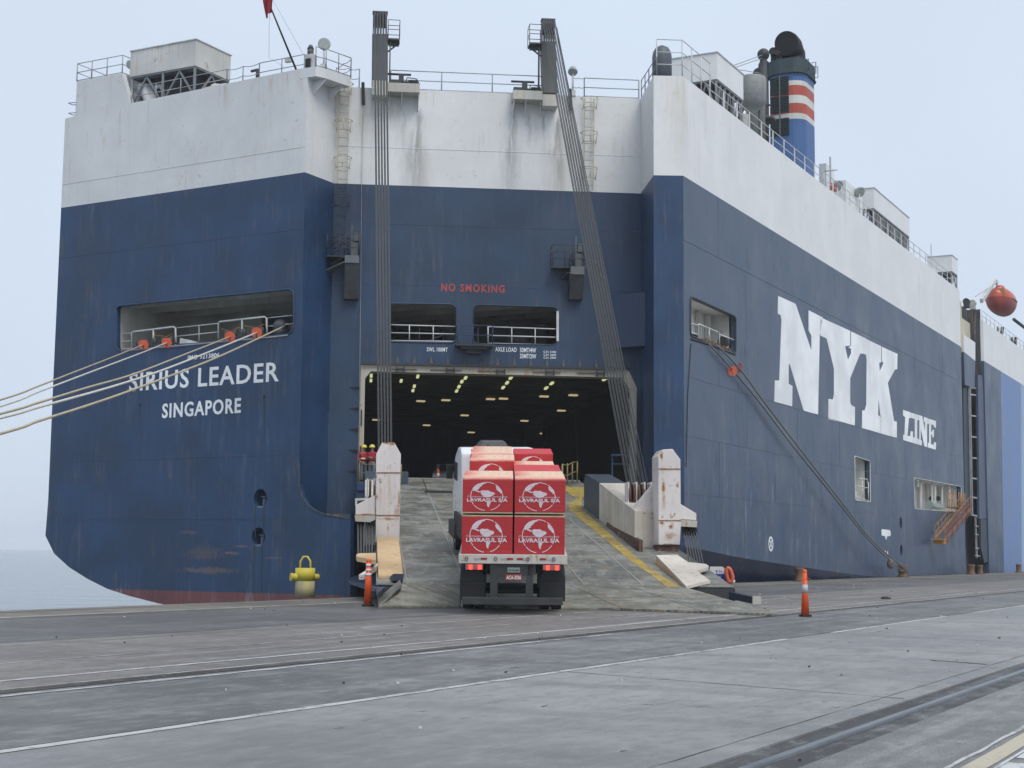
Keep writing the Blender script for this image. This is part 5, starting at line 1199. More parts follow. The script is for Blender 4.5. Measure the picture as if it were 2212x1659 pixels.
emit('platform_guard', mb, M['ywrail'], ship)
for c_, sz, m_ in (((pw0+.35,-2.6,4.1),(.8,1.0,.9),M['navy']), ((pw0+1.1,-3.3,4.25),(.7,.5,.6),M['found']), ((pw0+2.0,-2.4,4.95),(.9,.6,.7),M['casing'] if 'casing' in M else M['gdark']), ((pw0+2.1,-2.9,4.0),(.8,.4,1.2),M['tower']), ((pw0+.7,-2.8,3.45),(1.5,.9,.5),M['black'])):
    emit('ramp_winch_box', MB().box(W(*c_), sz, (MX, MN, UP)), m_, ship, bevel=.03)
for dz, m_ in ((0,M['rustdark']),(-.5,M['found'])): p = W(pw0+1.6,-3.3,3.95+dz); emit('cable_drum', MB().cone(p-MN*.2, p+MN*.3, .30, .30, 16).cone(p+MN*.3, p+MN*.36, .12, .12, 10), m_, ship)
# yellow rail and blue box right of the ramp head
mb = MB(); A2, B2 = RP_(wg+.3,2.2,0), RP_(wRb-.2,.6,0)
for t in (0,.33,.66,1): p = A2+(B2-A2)*t; mb.tube([p, p+UP*1.05], .04, 5)
for h in (.55,1.05): mb.tube([A2+UP*h, A2+(B2-A2)*.33+UP*(h-.12), A2+(B2-A2)*.66+UP*h, B2+UP*h], .03, 5)
mb.tube([A2, A2+UP*1.0-MN*.3], .03, 5)
emit('ramp_head_guard', mb, M['ywrail'], ship)
emit('yellow_patch', rbox(MB(), wg+.1, wg+1.7, 3.0, 7.5, .012, .018), M['yline'], ramp)
mb = MB(); c0_ = W((on_pl(PM,1350,1050)-K['M0']).dot(MX),.3,5.0)
mb.box(c0_+UP*1.45, (1.3,.5,.08), (MX, MN, UP)); mb.bar(c0_-MX*.6, c0_-MX*.6+UP*1.4, .07); mb.bar(c0_+MX*.6, c0_+MX*.6+UP*1.4, .07); mb.box(c0_+UP*1.0, (1.2,.3,.05),(MX,MN,UP))
emit('control_stand', mb, simple('blue_stand', (.05,.11,.2), .6), ship)
# ------------------------------------------------------------------ the quay
QA = math.radians(28.5); QD = V3((math.sin(QA), math.cos(QA), 0)); QN = V3((math.cos(QA), -math.sin(QA), 0))
def Q(u, t, z=0.0): return dn(QN*u+QD*t, z)
def qmat(name, col, rough=.75, streak=.5, blot=.35, grain=.25, cracks=.4, bump=.5, dark=None, pale=(.33,.33,.33), gl=0.0):
    t = NT(name); cb = t.t.nodes.new('ShaderNodeCombineXYZ')
    t.link(t.dot(tuple(QN)), cb.inputs[0]); t.link(t.dot(tuple(QD)), cb.inputs[1]); c_ = cb.outputs[0]; dark = dark or [x*.55 for x in col]
    nb = t.noise(sc=.16, det=6, rough=.6, coord=c_); ns = t.noise((2.2,.10,1), sc=1.0, det=6, rough=.65, coord=c_); ng = t.noise(sc=22, det=4, rough=.7, coord=c_); nf = t.noise((1,.4,1), sc=6, det=6, rough=.75, coord=c_); nm = t.noise((1,.55,1), sc=1.3, det=7, rough=.72, coord=c_)
    c = t.mix(t.rng(nb,.42,.58), [x*(1-blot) for x in col], [x*(1+blot*.7) for x in col])
    c = t.mix(t.rng(ns,.52,.62,0,streak*.8), c, pale); c = t.mix(t.rng(ns,.47,.38,0,streak*.8), c, dark)
    c = t.mix(t.rng(nm,.52,.64,0,.6), c, dark); c = t.mix(t.rng(nm,.46,.36,0,.35), c, pale)
    c = t.mix(t.rng(ng,.3,.7,0,grain), c, t.mix(t.rng(t.noise(sc=60,det=2,coord=c_),.45,.6), [x*.35 for x in col], [min(1,x*1.9) for x in col]))
    c = t.mix(t.rng(nf,.50,.62,0,.42), c, dark); c = t.mix(t.rng(nf,.47,.38,0,.3), c, pale)
    sp = t.math('MULTIPLY', t.rng(t.noise((1,.35,1), sc=5.5,det=4,rough=.7,coord=c_),.60,.66), t.rng(t.noise(sc=.45,det=2,coord=c_),.5,.62))
    c = t.mix(t.math('MULTIPLY', sp, cracks*1.6), c, (.03,.03,.03))
    # tyre scuffs, curved faint bands
    wv = t.t.nodes.new('ShaderNodeTexWave'); wv.wave_type = 'RINGS'; wv.inputs['Scale'].default_value = .11; wv.inputs['Distortion'].default_value = 3.5; wv.inputs['Detail'].default_value = 2; wv.inputs['Detail Scale'].default_value = .4; t.link(c_, wv.inputs[0])
    c = t.mix(t.math('MULTIPLY', t.rng(wv.outputs[1],.86,1.), t.rng(nb,.4,.6,.1,.42)), c, dark)
    t.bump(t.math('ADD', t.math('MULTIPLY', ng, .5), t.math('MULTIPLY', nm, .7)), bump, .02)
    return t.done(c, t.rng(nb,.35,.65,rough-.22,rough+.05), spec=.5)
M['q_edge'] = qmat('old_quay_edge_concrete', (.17,.155,.13), streak=.5, pale=(.30,.28,.24))
M['q_dark'] = qmat('dark_patched_asphalt', (.125,.123,.12), streak=.6, pale=(.2,.2,.2))
M['q_rough'] = qmat('rough_aggregate_concrete', (.185,.170,.155), streak=.8, grain=.7, dark=(.10,.095,.09))
M['q_mid'] = qmat('grey_asphalt_strip', (.150,.149,.150), streak=.4, grain=.2)
M['q_slab'] = qmat('pale_trowelled_concrete', (.252,.25,.248), streak=.22, blot=.24, grain=.18, dark=(.145,.145,.147), pale=(.33,.33,.328), rough=.62)
M['q_right'] = qmat('weathered_grey_asphalt', (.205,.204,.202), streak=.7, grain=.5)
M['q_trench'] = qmat('dark_rail_trench_fill', (.055,.054,.053), streak=.4, grain=.5)
T0, T1 = -60, 420
def strip(u0, u1, mat, nm, z=0.0, th=.35, t0=T0, t1=T1): return emit(nm, MB().hexa([Q(u0,t0,z-th), Q(u1,t0,z-th), Q(u1,t1,z-th), Q(u0,t1,z-th), Q(u0,t0,z), Q(u1,t0,z), Q(u1,t1,z), Q(u0,t1,z)]), mat, None, kind='structure')
strip(-28.0, -24.90, M['q_edge'], 'quay_edge'); strip(-24.80, -18.55, M['q_dark'], 'asphalt_strip', z=-.003); strip(-18.55, -12.45, M['q_rough'], 'concrete_strip')
strip(-12.16, -8.80, M['q_mid'], 'asphalt_strip', z=-.002); strip(-8.80, -4.04, M['q_slab'], 'concrete_pavement'); strip(-4.04, -3.82, M['q_trench'], 'rail_trench', z=-.018); strip(-3.70, -3.44, M['q_trench'], 'rail_trench', z=-.018); strip(-3.44, 160, M['q_right'], 'quay_ground')
strip(-27.9, 150, simple('groove_dirt', (.025,.024,.023), .9), 'quay_base', z=-.07, th=3.2)
emit('quay_wall', MB().hexa([Q(-28.0,T0,-4.5), Q(-27.9,T0,-4.5), Q(-27.9,T1,-4.5), Q(-28.0,T1,-4.5), Q(-28.0,T0,-.352), Q(-27.9,T0,-.352), Q(-27.9,T1,-.352), Q(-28.0,T1,-.352)]), M['q_edge'], None, kind='structure')
# joints across the pavement: thin dark sheets are real recess lines filled with dirt
M['joint'] = simple('joint_dirt', (.045,.043,.04), .9)
jb = MB()
def jag(u0, t0, u1, t1, w, z=.004, n=14, amp=.03, mb=None):
    a, b = Q(u0,t0,z), Q(u1,t1,z); d = (b-a).normalized(); x = V3((d.y,-d.x,0)); L = []; R_ = []
    for k in range(n+1):
        c = a+(b-a)*k/n+x*random.uniform(-amp,amp); ww = w*random.uniform(.35,1)/2; L.append(c-x*ww); R_.append(c+x*ww)
    base = len(mb.v); mb.v += L+R_; m = n+1
    for k in range(n): mb.f.append([base+k, base+m+k, base+m+k+1, base+k+1]); mb.sm.append(False)
jag(-4.33, 5, -4.30, 60, .012, mb=jb, n=160, amp=.008); jag(-8.80, -5, -8.80, 120, .05, mb=jb, n=120, amp=.02); jag(-18.55,-5,-18.55,160,.05,mb=jb,n=120,amp=.04)
for t in (17.5, 29, 41, 60, 80): jag(-8.7, t, -4.1, t-1.2, .03, mb=jb, n=30, amp=.02)
jag(-5.3, 22.5, -4.4, 22.1, .10, mb=jb, n=16, amp=.03); jag(-2.6, 14.7, -2.2, 14.65, .04, mb=jb, n=8, amp=.01)
jag(-12.2, 8, -12.1, 200, .03, mb=jb, n=150, amp=.01, z=.003); jag(-27.2, 5, -26.9, 60, .10, mb=jb, n=60, amp=.1)
for k in range(40): u = random.uniform(-8.5,-4.4); t = random.uniform(9,60); jag(u, t, u+random.uniform(-.05,.05), t+random.uniform(.05,.22), .022, mb=jb, n=4, amp=.008)
emit('pavement_joint', jb, M['joint'], None, kind='structure')
# crane rails in their grooves
M['railst'] = simple('worn_rail_steel', (.22,.235,.26), .33, metal=.5, var=.25, sc=2); M['railr'] = simple('dull_crane_rail', (.05,.047,.045), .5, metal=.3)
def rail_steel(u, w, mat, z, lab, grp=None):
    o = empty('crane_rail', Q(u,20,0), lab, 'rail', grp)
    emit('rail_head', MB().hexa([Q(u-w/2,T0,z-.04), Q(u+w/2,T0,z-.04), Q(u+w/2,T1,z-.04), Q(u-w/2,T1,z-.04), Q(u-w/2+.008,T0,z), Q(u+w/2-.008,T0,z), Q(u+w/2-.008,T1,z), Q(u-w/2+.008,T1,z)]), mat, o)
    emit('rail_web', MB().hexa([Q(u-.015,T0,z-.068), Q(u+.015,T0,z-.068), Q(u+.015,T1,z-.068), Q(u-.015,T1,z-.068), Q(u-.015,T0,z-.04), Q(u+.015,T0,z-.04), Q(u+.015,T1,z-.04), Q(u-.015,T1,z-.04)]), mat, o)
rail_steel(-3.76, .085, M['railst'], .004, 'shiny steel crane rail crossing the lower right corner of the quay')
rail_steel(-12.30, .09, M['railr'], -.006, 'dull crane rail in the groove between white lines before the ramp')
rail_steel(-24.85, .05, M['railr'], -.012, 'narrow rusty rail in the groove nearest the ship')
# painted lines
def wornm(name, col, under, thr=.5):
    t = NT(name); cb = t.t.nodes.new('ShaderNodeCombineXYZ'); t.link(t.dot(tuple(QN)), cb.inputs[0]); t.link(t.dot(tuple(QD)), cb.inputs[1])
    n = t.noise((2.5,.8,1), sc=3.5, det=7, rough=.75, coord=cb.outputs[0]); n2 = t.noise(sc=.35, det=3, coord=cb.outputs[0])
    f = t.rng(t.math('ADD', n, t.math('MULTIPLY', n2, .5)), thr+.18, thr+.32); return t.done(t.mix(f, col, under), .7)
WP = wornm('worn_white_line_paint', (.48,.48,.47), (.19,.185,.175), .55); WP2 = wornm('worn_white_line_paint', (.55,.555,.55), (.2,.2,.2), .60); CP = wornm('worn_cream_line_paint', (.47,.42,.32), (.25,.24,.22), .62)
def line(u0, u1, t0, t1, mat, lab=None, nm='road_marking', amp=.012, n=None):
    mb = MB(); n = n or int((t1-t0)/.5)+1; L = []; R_ = []
    for k in range(n+1):
        t = t0+(t1-t0)*k/n; L.append(Q(u0+random.uniform(-amp,amp), t, .005)); R_.append(Q(u1+random.uniform(-amp,amp), t, .005))
    mb.v = L+R_; m = n+1
    for k in range(n): mb.f.append([k, m+k, m+k+1, k+1]); mb.sm.append(False)
    return emit(nm, mb, mat, None, kind='structure')
line(-13.36, -13.24, -20, 120, WP); line(-12.0, -11.88, -20, 26, WP, amp=.03); line(-12.52, -12.47, -20, 120, WP, amp=.01)
line(-8.82+.03, -8.66, -20, 26.5, WP); line(-8.78, -8.68, 29.2, 39, WP2, amp=.006); line(-8.74, -8.64, 42, 56, WP2, amp=.006); line(-8.74, -8.64, 60, 75, WP2, amp=.006)
line(-25.3, -25.15, 10, 55, WP, amp=.03); line(-25.3, -25.2, 60, 110, WP, amp=.03); line(-16.9, -16.8, 25, 60, WP, amp=.03); line(-15.3,-15.25, 10, 45, WP, amp=.02)
line(-2.54, -2.50, -20, 60, WP); line(-2.44, -2.27, -20, 60, CP, amp=.006)
for k in range(18): line(-2.20, -.2, 9.0+k*.75, 9.0+k*.75+.47, WP2, amp=.004, n=2)
line(-2.24, -2.20, 5, 24, WP2, n=20)
# litter
mb = MB(); lit = simple('pale_litter', (.6,.6,.58), .8); mb2 = MB()
for k in range(110):
    u, t = random.uniform(-27,-3), random.uniform(10,80); p = Q(u,t,.012); r = random.uniform(.006,.018)*(.5+t/40)
    (mb if k % 2 else mb2).hexa([p+V3((-r,-r,-.006)), p+V3((r,-r*.6,-.006)), p+V3((r*.8,r,-.006)), p+V3((-r,r*.7,-.006)), p+V3((-r,-r,.012)), p+V3((r,-r*.6,.016)), p+V3((r*.8,r,.01)), p+V3((-r,r*.7,.014))])
emit('litter', mb, lit, None, kind='stuff', label='pale scraps of litter scattered over the quay'); emit('litter', mb2, M['joint'], None, kind='stuff', label='dark scraps and pebbles scattered over the quay')
for (x, y) in ((1912,1292),): 
    p = on_z(x, y, .03); emit('debris_clump', MB().sphere(p, .12, 8, (1.3,.8,.5)).sphere(p+V3((.14,.05,-.01)), .08, 8, (1,1,.5)), M['joint'], None, loc=p, label='small dark clump of rubbish lying on the quay behind the right cone', cat='litter')

# ------------------------------------------------------------------ sea
t = NT('misty_harbour_water'); w1 = t.noise((1,1.6,1), sc=.55, det=5, rough=.6); w2 = t.noise((1,2.4,1), sc=.07, det=3)
n_ = t.bump(t.math('ADD', t.math('MULTIPLY', w1, .55), w2), .8, .45)
wm = t.done((.10,.14,.16), .12, spec=.5); t.b.inputs['IOR'].default_value = 1.33
emit('sea', MB().add([(-1900,-300,-2.7),(1900,-300,-2.7),(1900,2900,-2.7),(-1900,2900,-2.7)], [(0,1,2,3)]), wm, None, kind='structure')
# ------------------------------------------------------------------ haze
hz = bpy.data.materials.new('pale_sea_mist'); hz.use_nodes = True; ht = hz.node_tree
for n in list(ht.nodes): ht.nodes.remove(n)
ho = ht.nodes.new('ShaderNodeOutputMaterial'); hv = ht.nodes.new('ShaderNodeVolumePrincipled'); ht.links.new(hv.outputs[0], ho.inputs['Volume'])
hv.inputs['Color'].default_value = (.93,.95,.98,1); hv.inputs['Density'].default_value = .00028
emit('haze', MB().box((0,1300,18), (4000,3600,46)), hz, None, kind='stuff')

# ------------------------------------------------------------------ bollards and cones
yb_ = on_z(658, 1290, 0); YB = steel('chipped_yellow_paint', (.62,.52,.05), rust=.1, rough=.55, patch=.15); YW = steel('bare_worn_yellow_concrete', (.32,.30,.20), rust=.05, rough=.8, patch=.4, streak=.3, patch_col=(.50,.44,.08))
B = empty('mooring_bollard', yb_, 'short yellow bollard with stub arms and a loop handle at the quay edge', 'bollard')
k = 3280/ (yb_.y)                                      # only used to read sizes off the photograph
r = 21/k*1.0; hB = 62/k
emit('post_base', MB().cone(yb_, yb_+UP*hB*.56, r*1.02, r*1.0, 24), YW, B); emit('post_head', MB().cone(yb_+UP*hB*.56, yb_+UP*hB, r*1.01, r*1.01, 24), YB, B)
c = yb_+UP*hB*.69; emit('arm', MB().cone(c-V3((r*1.35,.22,0)), c, r*.36, r*.36, 14).cone(c-V3((r*1.38,.225,0)), c-V3((r*1.25,.205,0)), r*.42, r*.42, 14), YB, B); emit('arm', MB().cone(c, c+V3((r*1.28,.22,0)), r*.32, r*.32, 14), YB, B)
c = yb_+UP*hB; emit('loop_handle', MB().tube([c-V3((r*.55,0,.03)), c+V3((-r*.5,0,r*.7)), c+V3((-r*.2,0,r*1.15)), c+V3((r*.2,0,r*1.15)), c+V3((r*.5,0,r*.7)), c+V3((r*.55,0,-.03))], r*.10, 8), YB, B)
labs = ['rusty bollard just behind the right traffic cone', 'rusty bollard holding the two dark mooring lines', 'rusty bollard below the boarding stair', 'rusty bollard beyond the boarding stair, half hidden', 'rusty bollard at the right edge of the picture']
bol = []
for i, (x, y, wpx, hpx) in enumerate(((1727,1255,21,29),(1950,1250,20,26),(2098,1247,17,21),(2118,1246.5,12,19),(2201,1245,12,18))):
    p = Q(-27.3, 0) ; dd = ray(x, y); # stand on the quay edge line
    tt = on_pl((Q(-27.3,0), QN), x, y); tt = dn(tt, 0); kk = FPX/(tt-CAM).dot(FW); rr = wpx/kk/2; hh = hpx/kk
    o = empty('quay_bollard', tt, labs[i], 'bollard', 'rusty bollards along the quay edge')
    emit('bollard_body', MB().lathe(tt, [(rr*1.15,0),(rr*1.1,hh*.06),(rr*.85,hh*.2),(rr*.85,hh*.7),(rr*1.0,hh*.85),(rr*1.0,hh*.95),(rr*.9,hh)], 18), M['rustpost'], o)
    emit('base_flange', MB().cone(tt, tt+UP*.06, rr*1.4, rr*1.4, 18), M['rustdark'], o); bol.append((tt, hh, rr))
CO = simple('orange_cone_plastic', (.75,.10,.02), .45, var=.1); CW = simple('white_reflective_band', (.70,.70,.70), .4, var=.08); CG = simple('grey_reflective_band', (.42,.43,.46), .35, var=.08)
def cone(x, ybase, ytop, wtop, wbot, bands, lab, dome=True, bm=CW):
    p = on_z(x, ybase, 0); kk = FPX/(p-CAM).dot(FW); h = (ybase-ytop)/kk; r0, r1 = wbot/kk/2, wtop/kk/2
    o = empty('traffic_cone', p, lab, 'traffic cone')
    emit('base_pad', MB().prism([p+V3((math.cos(a),math.sin(a),0))*r0*1.55 for a in [math.pi*(i+.5)/4 for i in range(8)]], UP*.05), M['black'], o)
    b_ = MB().cone(p+UP*.05, p+UP*h*.94, r0, r1, 20)
    if dome: b_.sphere(p+UP*h*.955, r1*1.15, 10)
    emit('cone_body', b_, CO, o, bevel=0)
    R = lambda z: r0+(r1-r0)*(z*h-.05)/(h*.94-.05)+.004
    for z0, z1 in bands: emit('reflective_band', MB().cone(p+UP*h*z0, p+UP*h*z1, R(z0), R(z1), 20), bm, o)
    return o, p, h
cone(794.5, 1309.5, 1208, 10, 18, ((.64,.695),(.74,.79),(.84,.895)), 'tall orange traffic cone with three white bands left of the ramp')
o_, p_, h_ = cone(1739.5, 1332, 1231, 9, 18, ((.50,.68),), 'orange traffic cone with one wide grey band right of the ramp', bm=CG)
emit('tied_tape', MB().tube([p_+UP*h_*.82-V3((.10,.1,0)), p_+UP*h_*.84+V3((0,-.1,0)), p_+UP*h_*.79+V3((.15,0,0))], .008, 6), CO, o_)

# ------------------------------------------------------------------ mooring ropes
RO = simple('pale_hemp_mooring_rope', (.46,.40,.28), .85, var=.25, sc=8); RO2 = simple('white_mooring_rope', (.62,.60,.54), .85, var=.2, sc=8); RD = simple('grey_mooring_line', (.20,.19,.165), .85, var=.35, sc=9)
GO = simple('orange_rat_guard', (.72,.13,.06), .5, var=.1)
bp = V3((-15.5, 14.5, 0)); 
NB = empty('mooring_bollard', bp, 'bollard outside the left edge that holds the stern ropes', 'bollard'); emit('post_base', MB().lathe(bp, [(.5,0),(.42,.1),(.36,.5),(.5,.65),(.45,.75)], 18), M['rustpost'], NB)
def smooth(pts, n=6):
    out = []; q = [pts[0]]+pts+[pts[-1]]
    for i in range(1, len(q)-2):
        for k in range(n):
            t = k/n; a, b, c, d = q[i-1], q[i], q[i+1], q[i+2]; out.append(.5*((2*b)+(c-a)*t+(2*a-5*b+4*c-d)*t*t+(3*b-3*c+d-a)*t**3))
    out.append(pts[-1]); return out
def rope_mesh(pts, r, twist=True):
    mb = MB(); L = [0]
    for a, b in zip(pts, pts[1:]): L.append(L[-1]+(b-a).length)
    return mb.tube(pts, r, 8)
def left_rope(px, r, mat, lab, aoff=.05):
    A = on_pl(PT, *px[0], aoff); h = (bp-A); h.z = 0; n = V3((h.y,-h.x,0)).normalized(); pl = (A, n)
    pts = [A]+[on_pl(pl, *p) for p in px[1:]]
    e = dn(bp, .5)
    last = pts[-1]; sl_ = (pts[-1]-pts[-2]).normalized(); mid = last+sl_*((e-last).length*.5); mid.z = max(.9, (mid.z+(last.z+e.z)/2)/2)
    pts = smooth(pts+[mid, e]); return emit('mooring_rope', rope_mesh(pts, r), mat, None, loc=A, label=lab, cat='mooring rope', group='stern mooring ropes'), A, (pts[3]-pts[0]).normalized()
ropes = []
ropes.append(left_rope([(311,744),(245,771),(160,804),(82,834.5),(0,864)], .036, RO, 'uppermost beige stern mooring rope, from the leftmost orange disc'))
ropes.append(left_rope([(361.5,740),(304,763),(190,806),(82,847),(0,878)], .036, RO2, 'second highest stern mooring rope, from the second orange disc'))
ropes.append(left_rope([(498,727),(406,763),(290,808),(190,837),(82,870),(0,894)], .040, RO, 'third highest stern mooring rope, from the third orange disc'))
ropes.append(left_rope([(556,718),(460,757),(350,800),(240,836),(82,880),(0,903)], .042, RO2, 'white stern mooring rope from the rightmost orange disc'))
ropes.append(left_rope([(614,704.7),(499,758.7),(421.6,791.4),(278.7,845),(180,879),(82,909.8),(0,937)], .042, RO, 'lowest beige stern mooring rope, crossing the ship name', aoff=-.5))
def guard(c, n, r, lab, grp, mat):
    mb = MB(); u = n.orthogonal().normalized(); w = n.cross(u); N = 26; pts = []
    # disc with a slot cut to its centre
    down = (UP*-1 - n*(UP*-1).dot(n)).normalized(); side = n.cross(down)
    for i in range(N+1):
        t = math.radians(9)+ (2*math.pi-math.radians(18))*i/N; pts.append(c+down*math.cos(t)*r+side*math.sin(t)*r)
    pts += [c-side*.022, c+side*.022]
    mb.prism([p-n*.012 for p in pts], n*.024)
    o = emit('rat_guard', mb, mat, None, loc=c, label=lab, cat='rat guard', group=grp); emit('guard_hub', MB().cone(c-n*.05, c+n*.05, .06, .06, 10), mat, o)
    return o
for i, nm in enumerate(('leftmost orange rat guard disc on the stern ropes', 'second orange rat guard disc from the left on the stern ropes', 'third orange rat guard disc from the left on the stern ropes', 'rightmost orange rat guard disc on the stern ropes, near the round bitt')):
    o, A, d = ropes[i]; guard(A+d*.15, (V3((0,-1,-.15))+d*.35).normalized(), .265, nm, 'rat guards on the stern ropes', GO)
emit('lashing_cord', MB().tube([on_pl(PT,478,710,-.4), on_pl(PT,498,716,-.3), on_pl(PT,518,706,-.4)], .018, 5).tube([on_pl(PT,527,703,-.4), on_pl(PT,552,709,-.3), on_pl(PT,571,700,-.4)], .018, 5).tube([on_pl(PT,334,724,-.4), on_pl(PT,360,727,-.3), on_pl(PT,372,721,-.4)], .018, 5), M['orange'], ship)
bt, bh, br = bol[1]
def right_rope(px, r, lab, dx):
    A = on_pl(PS, *px[0], .1); e = bt+UP*bh*.6+V3((dx,-br,0)); h = e-A; h.z = 0; n = V3((h.y,-h.x,0)).normalized(); pl = (A, n)
    pts = smooth([on_pl(PS, *px[0], -.6), A]+[on_pl(pl, *p) for p in px[1:]]+[e, e+UP*-.1+AX*.3])
    return emit('mooring_rope', rope_mesh(pts, r), RD, None, loc=A, label=lab, cat='mooring rope', group='starboard mooring lines'), pl
o1, pl1 = right_rope([(1533,745),(1582,798),(1640,868),(1710,960),(1800,1072),(1880,1170)], .045, 'lower of the two dark mooring lines on the starboard side', -.2)
o2, pl2 = right_rope([(1553,750),(1598,797),(1655,874),(1719,958),(1808,1072),(1886,1170)], .045, 'upper of the two dark mooring lines on the starboard side', .2)
c = on_pl(pl1, 1582, 801.5); guard(c, V3((.35,-.9,-.2)).normalized(), .27, 'bright orange rat guard disc on the lower starboard mooring line', 'rat guards on the starboard lines', GO)
c = on_pl(pl2, 1598, 794); guard(c, V3((-.8,.45,.1)).normalized(), .27, 'dark red rat guard disc on the upper starboard mooring line', 'rat guards on the starboard lines', simple('dark_red_guard', (.26,.03,.025), .6))
emit('rope_eye', MB().tube([bt+UP*bh*.55+V3((math.cos(a)*br*1.0, math.sin(a)*br*1.0, .05*math.sin(a))) for a in [2*math.pi*i/14 for i in range(14)]], .06, 6, closed=True), RD, o1)
p = on_pl(pl1, 1924, 1218); emit('rope_splice', MB().sphere(p, .28, 8, (1,1,1.3)), RD, o1)
p = on_pl(PS, 1478, 700); emit('side_line', MB().tube([on_pl(PS,1493,742,.02), on_pl(PS,1486,850,.02), on_pl(PS,1482,1010,.05)], .02, 5), M['black'], ship)

# ------------------------------------------------------------------ banner and hose by the ramp
bz_ = lambda x, y: (1206.9+x*.2645, 905.2+y*.2645)
p0 = on_z(1560, 1287, 0); BPL = (p0, V3((-.15,-1,0)).normalized())
q = [on_pl(BPL, *bz_(*p)) for p in ((1235,1205),(1335,1205),(1350,1215),(1400,1415),(1400,1424),(1240,1390),(1225,1330))]
ban = emit('banner_sign', MB().prism(q, -BPL[1]*.03), simple('white_banner_board', (.72,.72,.74), .5, var=.05), None, loc=p0, label='white and blue leaning board reading CON beside the ramp foot', cat='sign')
q = [on_pl(BPL, *bz_(*p), .002) for p in ((1228,1262),(1360,1265),(1385,1357),(1352,1358),(1228,1340))]
emit('blue_field', MB().prism(q, BPL[1]*.006), simple('blue_banner_print', (.03,.04,.35), .5, var=.1), ban)
words('CON', BPL, bz_(1229,1330), bz_(1320,1338), bz_(1229,1275), M['letter'], 'lettering', off=.02, parent=ban)
words('E H', BPL, bz_(1285,1252), bz_(1330,1254), bz_(1285,1233), M['gdark'], 'lettering', parent=ban)
words('GENERAL USE', BPL, bz_(1290,1403), bz_(1383,1405), bz_(1290,1394), M['gdark'], 'lettering', parent=ban) if False else None
pts = [on_pl(BPL, *bz_(*p), .15) for p in ((1372,1218),(1395,1225),(1412,1262),(1420,1300),(1410,1328),(1392,1330),(1378,1300),(1370,1262))]
lb = emit('life_ring', MB().tube(smooth(pts+[pts[0]], 4), .075, 10), simple('orange_ring', (.62,.12,.06), .5), None, loc=pts[0], label='orange ring hanging on the edge of the leaning board', cat='life ring')
p = on_pl(BPL, *bz_(1422,1325), .12); emit('ring_band', MB().sphere(p, .09, 8), CW, lb)
# ------------------------------------------------------------------ the loaded truck
TP = math.radians(7.6); TO = on_pl((V3((0,36.8,0)), V3((0,-1,0))), 1108, 1219)
tf = V3((-.004, 1, 0)).normalized(); TX = V3((tf.y, -tf.x, 0)); TF = (tf*math.cos(TP)+UP*math.sin(TP)); TN = TX.cross(TF)
TA = (TX, TF, TN)
def T(x, y, z): return TO+TX*x+TF*y+TN*z
truck = empty('flatbed_truck', dn(TO, 0), 'white-cab flatbed truck loaded with red bundles, driving up the ramp', 'truck')
def tb(name, c, size, mat, par=None, bevel=0, **kw): return emit(name, MB().box(T(*c), size, TA), mat, par or truck, bevel=bevel, **kw)
M['bed'] = steel('dirty_white_truck_bed', (.56,.54,.50), rust=.3, rough=.6, rsc=3); M['chas'] = simple('dark_grey_chassis', (.045,.048,.05), .6, var=.25); M['flap'] = simple('black_mud_flap', (.022,.023,.025), .65, var=.3)
M['cab'] = simple('white_cab_paint', (.74,.75,.77), .3, var=.03); M['tyre'] = simple('tyre_rubber', (.018,.018,.018), .85); M['rim'] = simple('dull_wheel_rim', (.30,.30,.31), .4, metal=.4)
L_ = 12.6
bedp = tb('rear_bed_beam', (0,.06,.12), (2.62,.12,.22), M['bed'], bevel=.01)
tb('flatbed', (0,L_/2+.1,.13), (2.54,L_,.16), M['bed'])
for s in (-1,1): tb('side_rave', (s*1.28,L_/2+.1,.12), (.05,L_,.2), M['bed'])
RFR = simple('red_reflector', (.35,.03,.03), .3); RFW = simple('grey_reflector', (.42,.43,.44), .3)
for x, c in ((-.86,RFW),(-.70,RFR),(-.20,RFW),(-.07,RFR),(.17,RFR),(.30,RFW),(.72,RFR),(.90,RFW)): tb('reflector_strip', (x,-.003,.13), (.15,.012,.05), c, bedp)
for x in (-1.12,-.42,.36,.98): emit('lashing_ring', MB().tube([T(x+.035*math.cos(a),-.02,.13+.045*math.sin(a)) for a in [math.pi*i/5 for i in range(10)]], .008, 5, closed=True), M['rustdark'], bedp)
for s in (-.42,.42): tb('chassis_rail', (s,L_/2,-.16), (.12,L_-.1,.36), M['chas'])
tb('rear_cross_member', (0,.12,-.13), (1.1,.12,.26), M['chas'])
for s in (-.455,.405):
    tb('bumper_upright', (s,.10,-.34), (.155,.10,.62), M['chas']); tb('bumper_upright', (s,.095,-.60), (.175,.11,.62), M['chas'])
tb('underride_bumper', (.0,.0,-.885), (2.42,.12,.17), M['chas'], bevel=.012)
tb('number_plate_holder', (.02,.05,-.145), (.30,.03,.12), simple('green_grey_plate', (.25,.31,.29), .5))
pl_ = tb('number_plate', (.02,.04,-.32), (.40,.03,.14), simple('red_plate', (.33,.05,.045), .5))
def ttext(body, x0, x1, z0, z1, y, mat, par, off=0., sx=1.0, name='lettering'):
    ll, lr, ul = T(x0,y,z0), T(x1,y,z0), T(x0,y,z1); return emit(name, text_mb(body, ll, lr, ul, -TF, off, .004, sx), mat, par)
ttext('ACA-3326', -.155, .195, -.365, -.275, .022, M['letter'], pl_, .02)
ttext('SR 40-200', -.10, .14, -.17, -.125, .032, M['chas'], pl_, .0)
TL = simple('lit_red_tail_lamp', (.6,.02,.02), .3, emit=(1,.07,.05), es=1.6); TG = simple('clear_red_lens', (.45,.12,.12), .25)
